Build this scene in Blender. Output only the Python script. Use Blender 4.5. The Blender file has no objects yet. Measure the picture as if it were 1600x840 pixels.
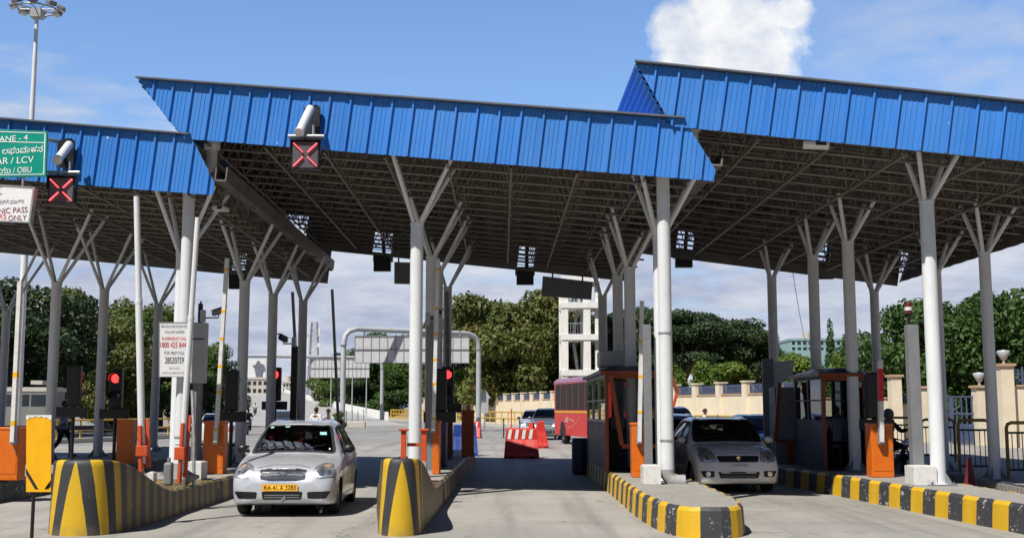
import bpy, bmesh, math, random
from mathutils import Vector, Matrix, Euler
from mathutils.bvhtree import BVHTree
random.seed(11)
R = math.radians
scene = bpy.context.scene
COL = scene.collection

# ------------------------------------------------------------------ camera
FPX, VH, UH, HC = 1800.0, 637.0, 785.0, 1.7
PITCH = math.atan((VH - 420) / FPX)
YAW = math.atan((800 - UH) / FPX)
cam_d = bpy.data.cameras.new('camera')
cam_d.sensor_width = 36.0
cam_d.lens = 36.0 * FPX / 1600.0
cam_d.clip_end = 5000
cam = bpy.data.objects.new('camera', cam_d)
COL.objects.link(cam)
cam.location = (0, 0, HC)
cam.rotation_euler = (math.pi / 2 + PITCH, 0, -YAW)
scene.camera = cam
CR = Euler(cam.rotation_euler).to_matrix()

def ray(u, v):
    """direction in the world of a point surveyed in the photograph"""
    return (CR @ Vector(((u - 800) / FPX, -(v - 420) / FPX, -1))).normalized()
def P(u, v, Y):
    d = ray(u, v); t = Y / d.y
    return Vector((d.x * t, Y, HC + d.z * t))
def G(u, v, z=0.0):
    d = ray(u, v); t = (z - HC) / d.z
    return Vector((d.x * t, d.y * t, z))
def PX(u, Y):
    return (u - UH) * Y / FPX
ROW = -0.24                       # the plaza rows run along (1, ROW)
def F(u, v, y0=20.5):
    """survey point on the vertical plane Y = y0 + ROW * X"""
    d = ray(u, v); t = y0 / (d.y - ROW * d.x)
    return Vector((d.x * t, d.y * t, HC + d.z * t))

# ------------------------------------------------------------------ object helpers
def tag(o, label=None, cat=None, group=None, kind=None):
    if label: o['label'] = label
    if cat: o['category'] = cat
    if group: o['group'] = group
    if kind: o['kind'] = kind
    return o
def thing(name, label, cat, loc=(0, 0, 0), rz=0.0, group=None):
    o = bpy.data.objects.new(name, None)
    o.empty_display_size = 0.3
    COL.objects.link(o)
    o.location = loc; o.rotation_euler = (0, 0, rz)
    return tag(o, label, cat, group)
def wloc(o):
    p = Vector((0, 0, 0))
    while o is not None:
        p += Vector(o.location); o = o.parent
    return p
def copy_tree(o, parent=None):
    c = o.copy(); COL.objects.link(c); c.parent = parent
    for ch in list(o.children):
        copy_tree(ch, c)
    return c

class MB:
    """collects faces and links them as ONE mesh object"""
    def __init__(self):
        self.v = []; self.f = []; self.m = []; self.s = []
    def add(self, vs, fs, mi=0, smooth=False):
        b = len(self.v)
        self.v += [Vector(p) for p in vs]
        for f in fs:
            self.f.append([b + i for i in f]); self.m.append(mi); self.s.append(smooth)
        return self
    def box(self, c, s, rz=0.0, mi=0, rot=None):
        c = Vector(c); hx, hy, hz = s[0] / 2, s[1] / 2, s[2] / 2
        M = rot if rot is not None else Matrix.Rotation(rz, 3, 'Z')
        vs = [c + M @ Vector((sx * hx, sy * hy, sz * hz)) for sz in (-1, 1) for sy in (-1, 1) for sx in (-1, 1)]
        return self.add(vs, [(0, 2, 3, 1), (4, 5, 7, 6), (0, 1, 5, 4), (2, 6, 7, 3), (0, 4, 6, 2), (1, 3, 7, 5)], mi)
    def bx(self, x0, x1, y0, y1, z0, z1, mi=0):
        return self.box(((x0 + x1) / 2, (y0 + y1) / 2, (z0 + z1) / 2), (abs(x1 - x0), abs(y1 - y0), abs(z1 - z0)), 0, mi)
    def beam(self, p0, p1, w, h, mi=0):
        """square bar from p0 to p1"""
        p0 = Vector(p0); p1 = Vector(p1); d = p1 - p0
        rot = d.to_track_quat('Z', 'Y').to_matrix()
        return self.box((p0 + p1) / 2, (w, h, d.length), 0, mi, rot)
    def tube(self, p0, p1, r0, r1=None, n=12, mi=0, cap=True):
        r1 = r0 if r1 is None else r1
        p0 = Vector(p0); p1 = Vector(p1)
        q = (p1 - p0).to_track_quat('Z', 'Y').to_matrix()
        ring = [q @ Vector((math.cos(2 * math.pi * i / n), math.sin(2 * math.pi * i / n), 0)) for i in range(n)]
        vs = [p0 + r * r0 for r in ring] + [p1 + r * r1 for r in ring]
        self.add(vs, [(i, (i + 1) % n, n + (i + 1) % n, n + i) for i in range(n)], mi, True)
        if cap:
            self.add(vs[:n], [tuple(range(n - 1, -1, -1))], mi)
            self.add(vs[n:], [tuple(range(n))], mi)
        return self
    def path(self, pts, r, n=10, mi=0, closed=False):
        pts = [Vector(p) for p in pts]; k = len(pts)
        rs = r if isinstance(r, (list, tuple)) else [r] * k
        vs = []; up = None
        for i, p in enumerate(pts):
            a = pts[i - 1] if (i > 0 or closed) else p
            b = pts[(i + 1) % k] if (i < k - 1 or closed) else p
            d = (b - a).normalized()
            if up is None:
                up = d.orthogonal().normalized()
            up = (up - d * up.dot(d)).normalized()
            w = d.cross(up)
            vs += [p + (up * math.cos(2 * math.pi * j / n) + w * math.sin(2 * math.pi * j / n)) * rs[i] for j in range(n)]
        fs = []
        for i in range(k if closed else k - 1):
            i2 = (i + 1) % k
            for j in range(n):
                fs.append((i * n + j, i * n + (j + 1) % n, i2 * n + (j + 1) % n, i2 * n + j))
        self.add(vs, fs, mi, True)
        if not closed:
            self.add(vs[:n], [tuple(range(n - 1, -1, -1))], mi)
            self.add(vs[-n:], [tuple(range(n))], mi)
        return self
    def prism(self, poly, ext, mi=0):
        poly = [Vector(p) for p in poly]; ext = Vector(ext); n = len(poly)
        self.add(poly + [p + ext for p in poly],
                 [tuple(range(n - 1, -1, -1)), tuple(range(n, 2 * n))] +
                 [(i, (i + 1) % n, n + (i + 1) % n, n + i) for i in range(n)], mi)
        return self
    def lathe(self, prof, c=(0, 0, 0), n=20, mi=0, axis='Z', smooth=True):
        """profile of (r, h)"""
        c = Vector(c); vs = []
        for r, h in prof:
            for i in range(n):
                a = 2 * math.pi * i / n
                p = Vector((r * math.cos(a), r * math.sin(a), h))
                if axis == 'X': p = Vector((h, p.x, p.y))
                if axis == 'Y': p = Vector((p.x, h, p.y))
                vs.append(c + p)
        fs = []
        for k in range(len(prof) - 1):
            for i in range(n):
                fs.append((k * n + i, k * n + (i + 1) % n, (k + 1) * n + (i + 1) % n, (k + 1) * n + i))
        self.add(vs, fs, mi, smooth)
        return self
    def ball(self, c, r, n=12, mi=0, sc=(1, 1, 1)):
        c = Vector(c); vs = []; fs = []; m = n // 2
        for j in range(m + 1):
            t = math.pi * j / m
            for i in range(n):
                a = 2 * math.pi * i / n
                vs.append(c + Vector((r * sc[0] * math.sin(t) * math.cos(a), r * sc[1] * math.sin(t) * math.sin(a), r * sc[2] * math.cos(t))))
        for j in range(m):
            for i in range(n):
                fs.append((j * n + i, (j + 1) * n + i, (j + 1) * n + (i + 1) % n, j * n + (i + 1) % n))
        return self.add(vs, fs, mi, True)
    def grid(self, rows, mi=0, smooth=True, closed=False):
        n = len(rows[0]); vs = [p for r in rows for p in r]; fs = []
        for i in range(len(rows) - 1):
            for j in range(n if closed else n - 1):
                fs.append((i * n + j, i * n + (j + 1) % n, (i + 1) * n + (j + 1) % n, (i + 1) * n + j))
        return self.add(vs, fs, mi, smooth)
    def build(self, name, mats, parent=None, bevel=0.0, world=True, fix=True, kind=None, merge=False):
        off = wloc(parent) if (parent is not None and world) else Vector((0, 0, 0))
        me = bpy.data.meshes.new(name)
        me.from_pydata([tuple(p - off) for p in self.v], [], self.f)
        if not isinstance(mats, (list, tuple)): mats = [mats]
        for m in mats: me.materials.append(m)
        me.polygons.foreach_set('material_index', self.m)
        me.polygons.foreach_set('use_smooth', self.s)
        if fix:
            bm = bmesh.new(); bm.from_mesh(me)
            if merge: bmesh.ops.remove_doubles(bm, verts=bm.verts, dist=1e-5)
            bmesh.ops.recalc_face_normals(bm, faces=bm.faces)
            bm.to_mesh(me); bm.free()
        me.update()
        o = bpy.data.objects.new(name, me); COL.objects.link(o)
        if parent is not None: o.parent = parent
        if bevel:
            b = o.modifiers.new('bevel', 'BEVEL'); b.width = bevel; b.segments = 2
            b.limit_method = 'ANGLE'; b.angle_limit = R(40)
        if kind: o['kind'] = kind
        return o

def text_mesh(name, body, height, loc, mat, parent=None, width=None, rx=90, rz=0, align='CENTER', depth=0.003, world=True):
    cu = bpy.data.curves.new('lettering', 'FONT')
    cu.body = body; cu.size = 1.0; cu.extrude = 0.0; cu.align_x = align; cu.align_y = 'CENTER'
    to = bpy.data.objects.new('lettering_source', cu); COL.objects.link(to)
    bpy.context.view_layer.update()
    dg = bpy.context.evaluated_depsgraph_get()
    me = bpy.data.meshes.new_from_object(to.evaluated_get(dg))
    bpy.data.objects.remove(to); bpy.data.curves.remove(cu)
    xs = [v.co.x for v in me.vertices] or [0, 1]; ys = [v.co.y for v in me.vertices] or [0, 1]
    sx = sy = height / max(1e-6, (max(ys) - min(ys)))
    if width: sx = width / max(1e-6, max(xs) - min(xs))
    cy = (max(ys) + min(ys)) / 2
    cx = {'CENTER': (max(xs) + min(xs)) / 2, 'LEFT': min(xs), 'RIGHT': max(xs)}[align]
    M = Matrix.Rotation(R(rz), 3, 'Z') @ Matrix.Rotation(R(rx), 3, 'X')
    off = wloc(parent) if (parent is not None and world) else Vector((0, 0, 0))
    for v in me.vertices:
        v.co = M @ Vector(((v.co.x - cx) * sx, (v.co.y - cy) * sy, 0)) + Vector(loc) - off
    me.materials.clear(); me.materials.append(mat)
    me.name = name
    o = bpy.data.objects.new(name, me); COL.objects.link(o)
    if parent is not None: o.parent = parent
    return o

# ------------------------------------------------------------------ materials
def nt_new(name):
    m = bpy.data.materials.new(name); m.use_nodes = True
    nt = m.node_tree
    return m, nt, nt.nodes['Principled BSDF']
def _lk(nt, a, b): nt.links.new(a, b)
def node(nt, t, **kw):
    n = nt.nodes.new(t)
    for k, v in kw.items():
        if k in n.inputs: n.inputs[k].default_value = v
        else: setattr(n, k, v)
    return n
def math_n(nt, op, a, b=None, c=None, clamp=False):
    n = nt.nodes.new('ShaderNodeMath'); n.operation = op; n.use_clamp = clamp
    for i, x in enumerate((a, b, c)):
        if x is None: continue
        if isinstance(x, (int, float)): n.inputs[i].default_value = x
        else: nt.links.new(x, n.inputs[i])
    return n.outputs[0]
def mix_c(nt, fac, a, b, mode='MIX'):
    n = nt.nodes.new('ShaderNodeMix'); n.data_type = 'RGBA'; n.blend_type = mode
    for i, x in ((0, fac), (6, a), (7, b)):
        if isinstance(x, (int, float)): n.inputs[i].default_value = x
        elif isinstance(x, (tuple, list)): n.inputs[i].default_value = (*x[:3], 1)
        else: nt.links.new(x, n.inputs[i])
    return n.outputs[2]
def ramp(nt, src, p0, p1, c0=(0, 0, 0), c1=(1, 1, 1)):
    n = nt.nodes.new('ShaderNodeValToRGB')
    n.color_ramp.elements[0].position = p0; n.color_ramp.elements[1].position = p1
    n.color_ramp.elements[0].color = (*c0, 1); n.color_ramp.elements[1].color = (*c1, 1)
    nt.links.new(src, n.inputs[0]); return n.outputs[0]
def noise(nt, vec, scale, detail=4, rough=.55):
    n = node(nt, 'ShaderNodeTexNoise', Scale=scale, Detail=detail, Roughness=rough)
    if vec is not None: nt.links.new(vec, n.inputs['Vector'])
    return n.outputs['Fac']
def coords(nt, kind='Object', scale=None):
    tc = nt.nodes.new('ShaderNodeTexCoord'); o = tc.outputs[kind]
    if scale:
        mp = nt.nodes.new('ShaderNodeMapping'); mp.inputs['Scale'].default_value = scale
        nt.links.new(o, mp.inputs['Vector']); o = mp.outputs[0]
    return o
def mat(name, col, rough=.6, metal=0.0, var=.18, scale=2.5, bump=0.0, bscale=40, coat=0.0, dirt=None, dirt_amt=.35, stretch=None, spec=None):
    m, nt, b = nt_new(name)
    v = coords(nt, 'Object', stretch)
    n1 = noise(nt, v, scale, 6, .6)
    hi = tuple(min(1, c * (1 + var)) for c in col); lo = tuple(c * (1 - var) for c in col)
    c = mix_c(nt, ramp(nt, n1, .3, .7), lo, hi)
    if dirt is not None:
        n2 = noise(nt, v, scale * 3.1, 8, .7)
        c = mix_c(nt, math_n(nt, 'MULTIPLY', ramp(nt, n2, .48, .72), dirt_amt), c, dirt)
    _lk(nt, c, b.inputs['Base Color'])
    b.inputs['Metallic'].default_value = metal
    r = ramp(nt, noise(nt, v, scale * 2, 5), .3, .75, (max(.02, rough - .1),) * 3, (min(1, rough + .12),) * 3)
    _lk(nt, r, b.inputs['Roughness'])
    if coat:
        b.inputs['Coat Weight'].default_value = coat; b.inputs['Coat Roughness'].default_value = .06
    if spec is not None: b.inputs['Specular IOR Level'].default_value = spec
    if bump:
        bp = node(nt, 'ShaderNodeBump', Strength=bump, Distance=.02)
        _lk(nt, noise(nt, v, bscale, 6, .65), bp.inputs['Height']); _lk(nt, bp.outputs[0], b.inputs['Normal'])
    return m
def emit(name, col, strength, base=(.05, .02, .02)):
    m, nt, b = nt_new(name)
    b.inputs['Base Color'].default_value = (*base, 1)
    b.inputs['Emission Color'].default_value = (*col, 1)
    b.inputs['Emission Strength'].default_value = strength
    return m
def glass_mat(name, tint=(.12, .14, .14), refl=.09, rough=.02):
    m, nt, b = nt_new(name)
    nt.nodes.remove(b)
    out = nt.nodes['Material Output']
    tr = node(nt, 'ShaderNodeBsdfTransparent'); tr.inputs[0].default_value = (*tint, 1)
    gl = node(nt, 'ShaderNodeBsdfGlossy'); gl.inputs['Color'].default_value = (.9, .95, 1, 1); gl.inputs['Roughness'].default_value = rough
    fr = node(nt, 'ShaderNodeFresnel', IOR=1.5)
    f = math_n(nt, 'ADD', fr.outputs[0], refl - .04, clamp=True)
    mx = nt.nodes.new('ShaderNodeMixShader'); _lk(nt, f, mx.inputs[0]); _lk(nt, tr.outputs[0], mx.inputs[1]); _lk(nt, gl.outputs[0], mx.inputs[2])
    _lk(nt, mx.outputs[0], out.inputs['Surface'])
    return m
# ------------------------------------------------------------------ the palette
def kerb_paint(name, col, chip, base2):
    """thick brushed road paint, chipped through to plaster and grime"""
    m, nt, b = nt_new(name)
    v = coords(nt)
    grime = ramp(nt, noise(nt, v, 1.7, 8, .7), .35, .75)
    c = mix_c(nt, math_n(nt, 'MULTIPLY', grime, .30), col, base2)
    sp = ramp(nt, noise(nt, v, 9, 9, .75), chip, chip + .02)
    c = mix_c(nt, sp, c, (.55, .53, .48))
    sp2 = ramp(nt, noise(nt, coords(nt, 'Object', (1, 1, .35)), 14, 6, .7), .62, .7)
    c = mix_c(nt, math_n(nt, 'MULTIPLY', sp2, .5), c, (.09, .08, .065))
    _lk(nt, c, b.inputs['Base Color']); b.inputs['Roughness'].default_value = .55
    bp = node(nt, 'ShaderNodeBump', Strength=.35, Distance=.02)
    _lk(nt, noise(nt, v, 22, 6, .7), bp.inputs['Height']); _lk(nt, bp.outputs[0], b.inputs['Normal'])
    return m
M = {}
M['yellow_kerb'] = kerb_paint('yellow_kerb_paint', (.70, .42, .012), .66, (.40, .24, .03))
M['black_kerb'] = kerb_paint('black_kerb_paint', (.04, .044, .052), .585, (.08, .075, .07))
M['yellow_old'] = kerb_paint('faded_yellow_kerb', (.30, .22, .06), .60, (.09, .08, .06))
M['black_old'] = kerb_paint('faded_black_kerb', (.04, .04, .042), .60, (.07, .065, .06))
M['col_paint'] = mat('column_paint', (.76, .79, .82), .42, 0, .05, 1.5, .05, 30, dirt=(.42, .41, .38), dirt_amt=.3, stretch=(1, 1, .25))
M['post_grey'] = mat('grey_post_paint', (.21, .215, .23), .5, 0, .1, 2, .08, 40, dirt=(.12, .11, .10))
M['pipe_white'] = mat('white_plastic_pipe', (.70, .72, .74), .35, 0, .04, 2, 0, dirt=(.5, .48, .44), dirt_amt=.25)
M['pipe_grey'] = mat('grey_cement_pipe', (.33, .33, .33), .7, 0, .15, 5, .2)
M['white_paint'] = mat('white_paint', (.74, .74, .72), .5, 0, .06, 4, .1, 30, dirt=(.35, .33, .28), dirt_amt=.5)
M['orange'] = mat('orange_cabinet_paint', (.72, .155, .008), .38, 0, .06, 2, .03, 30, dirt=(.32, .10, .03), dirt_amt=.3)
M['orange_red'] = mat('orange_red_paint', (.62, .085, .02), .45, 0, .12, 3, .05, 30, dirt=(.2, .06, .03), dirt_amt=.5)
M['orange_dark'] = mat('orange_frame_paint', (.25, .05, .010), .5, 0, .12, 3, .05, 30, dirt=(.15, .05, .02), dirt_amt=.4)
M['black'] = mat('black_paint', (.012, .012, .014), .4, 0, .3, 4)
M['rubber'] = mat('black_rubber', (.018, .018, .018), .8, 0, .25, 8, .2, 60)
M['steel'] = mat('galvanised_steel', (.42, .43, .44), .45, .6, .12, 6, .05)
M['truss'] = mat('truss_paint', (.20, .175, .15), .55, 0, .2, 2, dirt=(.10, .06, .04), dirt_amt=.5)
M['navy'] = mat('navy_booth_paint', (.028, .04, .10), .4, 0, .2, 2, .05, 20, dirt=(.10, .09, .08), dirt_amt=.35)
M['blue_plastic'] = mat('blue_plastic', (.012, .05, .26), .5, 0, .2, 3, .1, 15, dirt=(.12, .12, .13), dirt_amt=.3)
M['red_plastic'] = mat('red_plastic', (.58, .035, .025), .45, 0, .12, 3, .1, 15, dirt=(.25, .08, .06), dirt_amt=.4)
M['maroon'] = mat('maroon_plastic', (.14, .016, .02), .5, 0, .2, 4)
M['yellow_sign'] = mat('yellow_reflective_sheet', (.92, .46, .002), .45, 0, .05, 3, .04, 60, dirt=(.55, .28, .02), dirt_amt=.25)
M['yellow_rail'] = mat('yellow_rail_paint', (.60, .36, .03), .5, 0, .15, 3, dirt=(.30, .18, .06), dirt_amt=.5)
M['brown_rail'] = mat('weathered_yellow_rail', (.33, .20, .04), .55, 0, .2, 3, dirt=(.12, .08, .04), dirt_amt=.6)
M['sign_green'] = mat('green_sign_sheet', (.0, .27, .20), .4, 0, .05, 2)
M['sign_white'] = mat('white_sign_sheet', (.76, .77, .78), .4, 0, .04, 2, dirt=(.5, .5, .48), dirt_amt=.25)
M['sign_grey'] = mat('bare_sign_back', (.46, .47, .49), .5, .15, .08, 1.2, dirt=(.3, .3, .3), dirt_amt=.3)
M['ink_grey'] = mat('grey_ink', (.16, .17, .22), .5)
M['ink_red'] = mat('red_ink', (.62, .02, .03), .5)
M['ink_maroon'] = mat('maroon_ink', (.22, .02, .06), .5)
M['ink_black'] = mat('black_ink', (.02, .02, .022), .5)
M['ink_white'] = mat('white_ink', (.85, .86, .86), .45)
M['led_red'] = emit('red_led_strip', (1, .09, .11), 2.2)
M['lamp_red'] = emit('red_signal_lamp', (1, .03, .03), 3.2)
M['led_off'] = mat('unlit_led_panel', (.07, .075, .09), .6, 0, .5, 60, .3, 120)
M['chrome'] = mat('chrome', (.72, .73, .75), .12, 1.0, .04, 4)
M['glass'] = glass_mat('vehicle_glass', (.30, .33, .33), .055)
M['glass_dark'] = glass_mat('tinted_glass', (.07, .08, .085), .08)
M['booth_glass'] = glass_mat('booth_glass', (.62, .66, .66), .06)
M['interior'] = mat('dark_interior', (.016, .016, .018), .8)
M['seat_cloth'] = mat('seat_cloth', (.035, .036, .04), .9)
M['seat_red'] = mat('red_seat_cover', (.32, .03, .025), .8)
M['sticker_teal'] = mat('teal_sticker', (.30, .62, .58), .5)
M['plate_yellow'] = mat('yellow_number_plate', (.85, .44, .01), .45, 0, .04)
M['amber'] = mat('amber_lens', (.75, .16, .01), .2, coat=.5)
M['tail_red'] = mat('red_tail_lens', (.45, .012, .015), .2, coat=.5)
M['wall_cream'] = mat('cream_wall_plaster', (.76, .67, .51), .8, 0, .07, .5, .15, 12, dirt=(.42, .33, .22), dirt_amt=.3)
M['wall_brown'] = mat('brown_wall_coping', (.50, .33, .20), .8, 0, .12, 1)
M['blue_iron'] = mat('blue_grey_iron', (.075, .10, .19), .5, 0, .15, 3)
M['dark_iron'] = mat('dark_iron', (.05, .055, .07), .5, 0, .15, 3)
M['white_conc'] = mat('white_painted_concrete', (.84, .84, .82), .7, 0, .05, .6, .1, 10, dirt=(.45, .43, .38), dirt_amt=.35, stretch=(1, 1, .4))
M['bldg_pale'] = mat('pale_plaster', (.52, .49, .44), .8, 0, .12, .3)
M['bldg_teal'] = mat('teal_facade', (.26, .42, .45), .5, 0, .12, .2)
M['bldg_glass'] = mat('dark_window_glass', (.03, .04, .05), .15, 0, .2, .4)
M['hill_road'] = mat('ramp_concrete', (.35, .345, .34), .85, 0, .1, .2)
M['skin'] = mat('brown_skin', (.16, .08, .05), .55, 0, .08, 6)
M['hair'] = mat('black_hair', (.012, .011, .011), .6)
M['shirt_blue'] = mat('pale_blue_shirt', (.38, .45, .55), .85, 0, .1, 6, .2, 30)
M['shirt_white'] = mat('white_shirt', (.75, .75, .76), .85, 0, .06, 6, .2, 30)
M['cloth_dark'] = mat('dark_trousers', (.02, .022, .03), .85, 0, .2, 6, .2, 30)
M['bark'] = mat('bark', (.12, .085, .055), .9, 0, .3, 3, .5, 14)

def car_paint(name, col, metal=.0, rough=.3, dirt=(.25, .22, .18), amt=.18):
    m = mat(name, col, rough, metal, .03, 1.5, 0, coat=.8, dirt=dirt, dirt_amt=amt)
    return m
M['silver'] = car_paint('silver_car_paint', (.65, .675, .72), .4, .30)
M['pearl'] = car_paint('pearl_white_car_paint', (.90, .90, .875), .0, .3, amt=.06)
M['white_car'] = car_paint('white_car_paint', (.72, .72, .70), .0, .3)
M['grey_car'] = car_paint('blue_grey_car_paint', (.15, .18, .21), .4, .32)
M['navy_car'] = car_paint('dark_blue_car_paint', (.012, .03, .13), .2, .28)
M['slate_car'] = car_paint('dark_slate_car_paint', (.03, .035, .06), .2, .3)
M['bus_red'] = mat('bus_red_paint', (.62, .03, .022), .5, 0, .08, 1.2, 0, coat=.1, dirt=(.25, .07, .05), dirt_amt=.3)
M['bus_roof'] = car_paint('bus_maroon_paint', (.30, .02, .045), .0, .45)
M['bus_yellow'] = mat('bus_yellow_band', (.75, .42, .02), .5)
M['bus_pink'] = mat('bus_faded_swoosh', (.62, .20, .17), .5)

def fascia_mat():
    m, nt, b = nt_new('blue_profiled_sheet')
    v = coords(nt)
    n1 = noise(nt, v, .45, 5, .6)
    c = mix_c(nt, ramp(nt, n1, .3, .7), (.028, .185, .58), (.040, .225, .68))
    spx = nt.nodes.new('ShaderNodeSeparateXYZ'); _lk(nt, v, spx.inputs[0])
    wn = nt.nodes.new('ShaderNodeTexWhiteNoise'); wn.noise_dimensions = '1D'
    _lk(nt, math_n(nt, 'FLOOR', math_n(nt, 'DIVIDE', math_n(nt, 'ADD', spx.outputs[0], math_n(nt, 'MULTIPLY', spx.outputs[2], .08)), .81)), wn.inputs['W'])
    c = mix_c(nt, math_n(nt, 'MULTIPLY', wn.outputs['Value'], .28), c, (.06, .22, .52))
    dustn = ramp(nt, noise(nt, coords(nt, 'Object', (1, 1, 1)), 1.4, 8, .7), .45, .8)
    c = mix_c(nt, math_n(nt, 'MULTIPLY', dustn, .22), c, (.16, .25, .42))
    streak = noise(nt, coords(nt, 'Object', (5, 5, .35)), 2.2, 6, .7)
    c = mix_c(nt, math_n(nt, 'MULTIPLY', ramp(nt, streak, .55, .8), .35), c, (.12, .30, .60))
    vo = node(nt, 'ShaderNodeTexVoronoi', Scale=1.1); _lk(nt, v, vo.inputs['Vector'])
    spot = math_n(nt, 'LESS_THAN', vo.outputs['Distance'], .028)
    c = mix_c(nt, spot, c, (.5, .55, .62))
    _lk(nt, c, b.inputs['Base Color'])
    b.inputs['Roughness'].default_value = .42
    return m
M['fascia'] = fascia_mat()
M['fascia_trim'] = mat('roof_edge_trim', (.12, .13, .15), .5, .2, .15, 2)
def deck_mat():
    m, nt, b = nt_new('roof_deck_underside')
    v = coords(nt)
    wv = node(nt, 'ShaderNodeTexWave', Scale=2.2, Distortion=.0); wv.wave_profile = 'SIN'; wv.bands_direction = 'Y'
    _lk(nt, v, wv.inputs['Vector'])
    c = mix_c(nt, ramp(nt, noise(nt, v, .6, 6, .6), .3, .75), (.135, .125, .115), (.21, .195, .18))
    c = mix_c(nt, math_n(nt, 'MULTIPLY', ramp(nt, noise(nt, v, 2.4, 8, .7), .55, .75), .4), c, (.08, .055, .04))
    _lk(nt, c, b.inputs['Base Color']); b.inputs['Roughness'].default_value = .6
    bp = node(nt, 'ShaderNodeBump', Strength=.7, Distance=.05)
    _lk(nt, wv.outputs['Fac'], bp.inputs['Height']); _lk(nt, bp.outputs[0], b.inputs['Normal'])
    return m
M['deck'] = deck_mat()
def nose_mat():
    """chevrons on the island noses: uv.x is metres round the nose, uv.y is 0..1 height"""
    m, nt, b = nt_new('chevron_nose_paint')
    uv = coords(nt, 'UV'); sp = nt.nodes.new('ShaderNodeSeparateXYZ'); _lk(nt, uv, sp.inputs[0])
    v = coords(nt)
    wob = math_n(nt, 'MULTIPLY', math_n(nt, 'SUBTRACT', noise(nt, v, 5, 4), .5), .022)
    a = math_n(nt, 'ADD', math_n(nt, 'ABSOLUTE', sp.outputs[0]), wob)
    h = sp.outputs[1]
    dn = math_n(nt, 'POWER', math_n(nt, 'SUBTRACT', 1.0, h, clamp=True), .86)
    fade = math_n(nt, 'SUBTRACT', 1.0, math_n(nt, 'MULTIPLY', a, .72), clamp=True)
    side_dirt_shade = math_n(nt, 'MULTIPLY', ramp(nt, a, .55, 1.1), math_n(nt, 'MULTIPLY_ADD', noise(nt, v, 3.0, 8, .7), .95, .22), clamp=True)  # flank grime, deepened to paint the sides' shade into the colour
    q = math_n(nt, 'SUBTRACT', a, math_n(nt, 'MULTIPLY', math_n(nt, 'MULTIPLY', dn, .235), fade))
    # first band (q<0) is yellow, then black .2, yellow .22 ...
    ph = math_n(nt, 'FRACT', math_n(nt, 'DIVIDE', q, .385))
    blk = math_n(nt, 'MULTIPLY', math_n(nt, 'LESS_THAN', ph, .52), math_n(nt, 'GREATER_THAN', q, 0.0))
    g = ramp(nt, noise(nt, v, 1.6, 8, .7), .35, .75)
    yel = mix_c(nt, math_n(nt, 'MULTIPLY', g, .5), (.68, .42, .010), (.46, .30, .03))
    blc = mix_c(nt, math_n(nt, 'MULTIPLY', g, .6), (.028, .031, .038), (.085, .08, .075))
    c = mix_c(nt, blk, yel, blc)
    c = mix_c(nt, side_dirt_shade, c, (.055, .05, .042))
    foot = math_n(nt, 'SUBTRACT', 1.0, math_n(nt, 'MULTIPLY', h, 6.0), clamp=True)
    soil = math_n(nt, 'MULTIPLY', foot, ramp(nt, noise(nt, v, 6, 7, .7), .3, .7))
    c = mix_c(nt, math_n(nt, 'MULTIPLY', soil, .6), c, (.20, .16, .11))
    chip = ramp(nt, noise(nt, v, 10, 9, .75), .66, .69)
    c = mix_c(nt, chip, c, (.42, .40, .35))
    _lk(nt, c, b.inputs['Base Color']); b.inputs['Roughness'].default_value = .5
    bp = node(nt, 'ShaderNodeBump', Strength=.35, Distance=.02)
    _lk(nt, noise(nt, v, 14, 7, .7), bp.inputs['Height']); _lk(nt, bp.outputs[0], b.inputs['Normal'])
    return m
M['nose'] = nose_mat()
def concrete_mat(name, lo, hi, joints=True):
    m, nt, b = nt_new(name)
    v = coords(nt)
    c = mix_c(nt, ramp(nt, noise(nt, v, .35, 8, .62), .3, .72), lo, hi)
    track = noise(nt, coords(nt, 'Object', (1.6, .08, 1)), 1.0, 5, .6)
    c = mix_c(nt, math_n(nt, 'MULTIPLY', ramp(nt, track, .46, .66), .55), c, (.17, .162, .15))
    oil = ramp(nt, noise(nt, coords(nt, 'Object', (1, .4, 1)), 1.5, 9, .72), .57, .70)
    c = mix_c(nt, math_n(nt, 'MULTIPLY', oil, .5), c, (.13, .125, .115))
    dust = ramp(nt, noise(nt, v, 2.4, 9, .7), .58, .8)
    c = mix_c(nt, math_n(nt, 'MULTIPLY', dust, .4), c, (.50, .46, .39))
    if joints:
        sp = nt.nodes.new('ShaderNodeSeparateXYZ'); _lk(nt, v, sp.inputs[0])
        y = math_n(nt, 'ADD', sp.outputs[1], math_n(nt, 'MULTIPLY', sp.outputs[0], .02))
        jy = math_n(nt, 'LESS_THAN', math_n(nt, 'FRACT', math_n(nt, 'DIVIDE', math_n(nt, 'ADD', y, 1000 - .9), 4.6)), .008)
        c = mix_c(nt, math_n(nt, 'MULTIPLY', jy, .55), c, (.10, .095, .09))
    vo = node(nt, 'ShaderNodeTexVoronoi', Scale=.22, feature='DISTANCE_TO_EDGE')
    mp = nt.nodes.new('ShaderNodeMapping'); _lk(nt, v, mp.inputs[0])
    nz = node(nt, 'ShaderNodeTexNoise', Scale=1.2, Detail=6.0); _lk(nt, v, nz.inputs['Vector'])
    va = nt.nodes.new('ShaderNodeVectorMath'); va.operation = 'ADD'; _lk(nt, v, va.inputs[0]); _lk(nt, nz.outputs['Color'], va.inputs[1]); _lk(nt, va.outputs[0], vo.inputs['Vector'])
    crk = math_n(nt, 'LESS_THAN', vo.outputs['Distance'], .0022)
    c = mix_c(nt, math_n(nt, 'MULTIPLY', crk, .6), c, (.09, .085, .08))
    _lk(nt, c, b.inputs['Base Color']); b.inputs['Roughness'].default_value = .85
    bp = node(nt, 'ShaderNodeBump', Strength=.25, Distance=.02)
    _lk(nt, noise(nt, v, 30, 8, .7), bp.inputs['Height']); _lk(nt, bp.outputs[0], b.inputs['Normal'])
    return m
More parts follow.
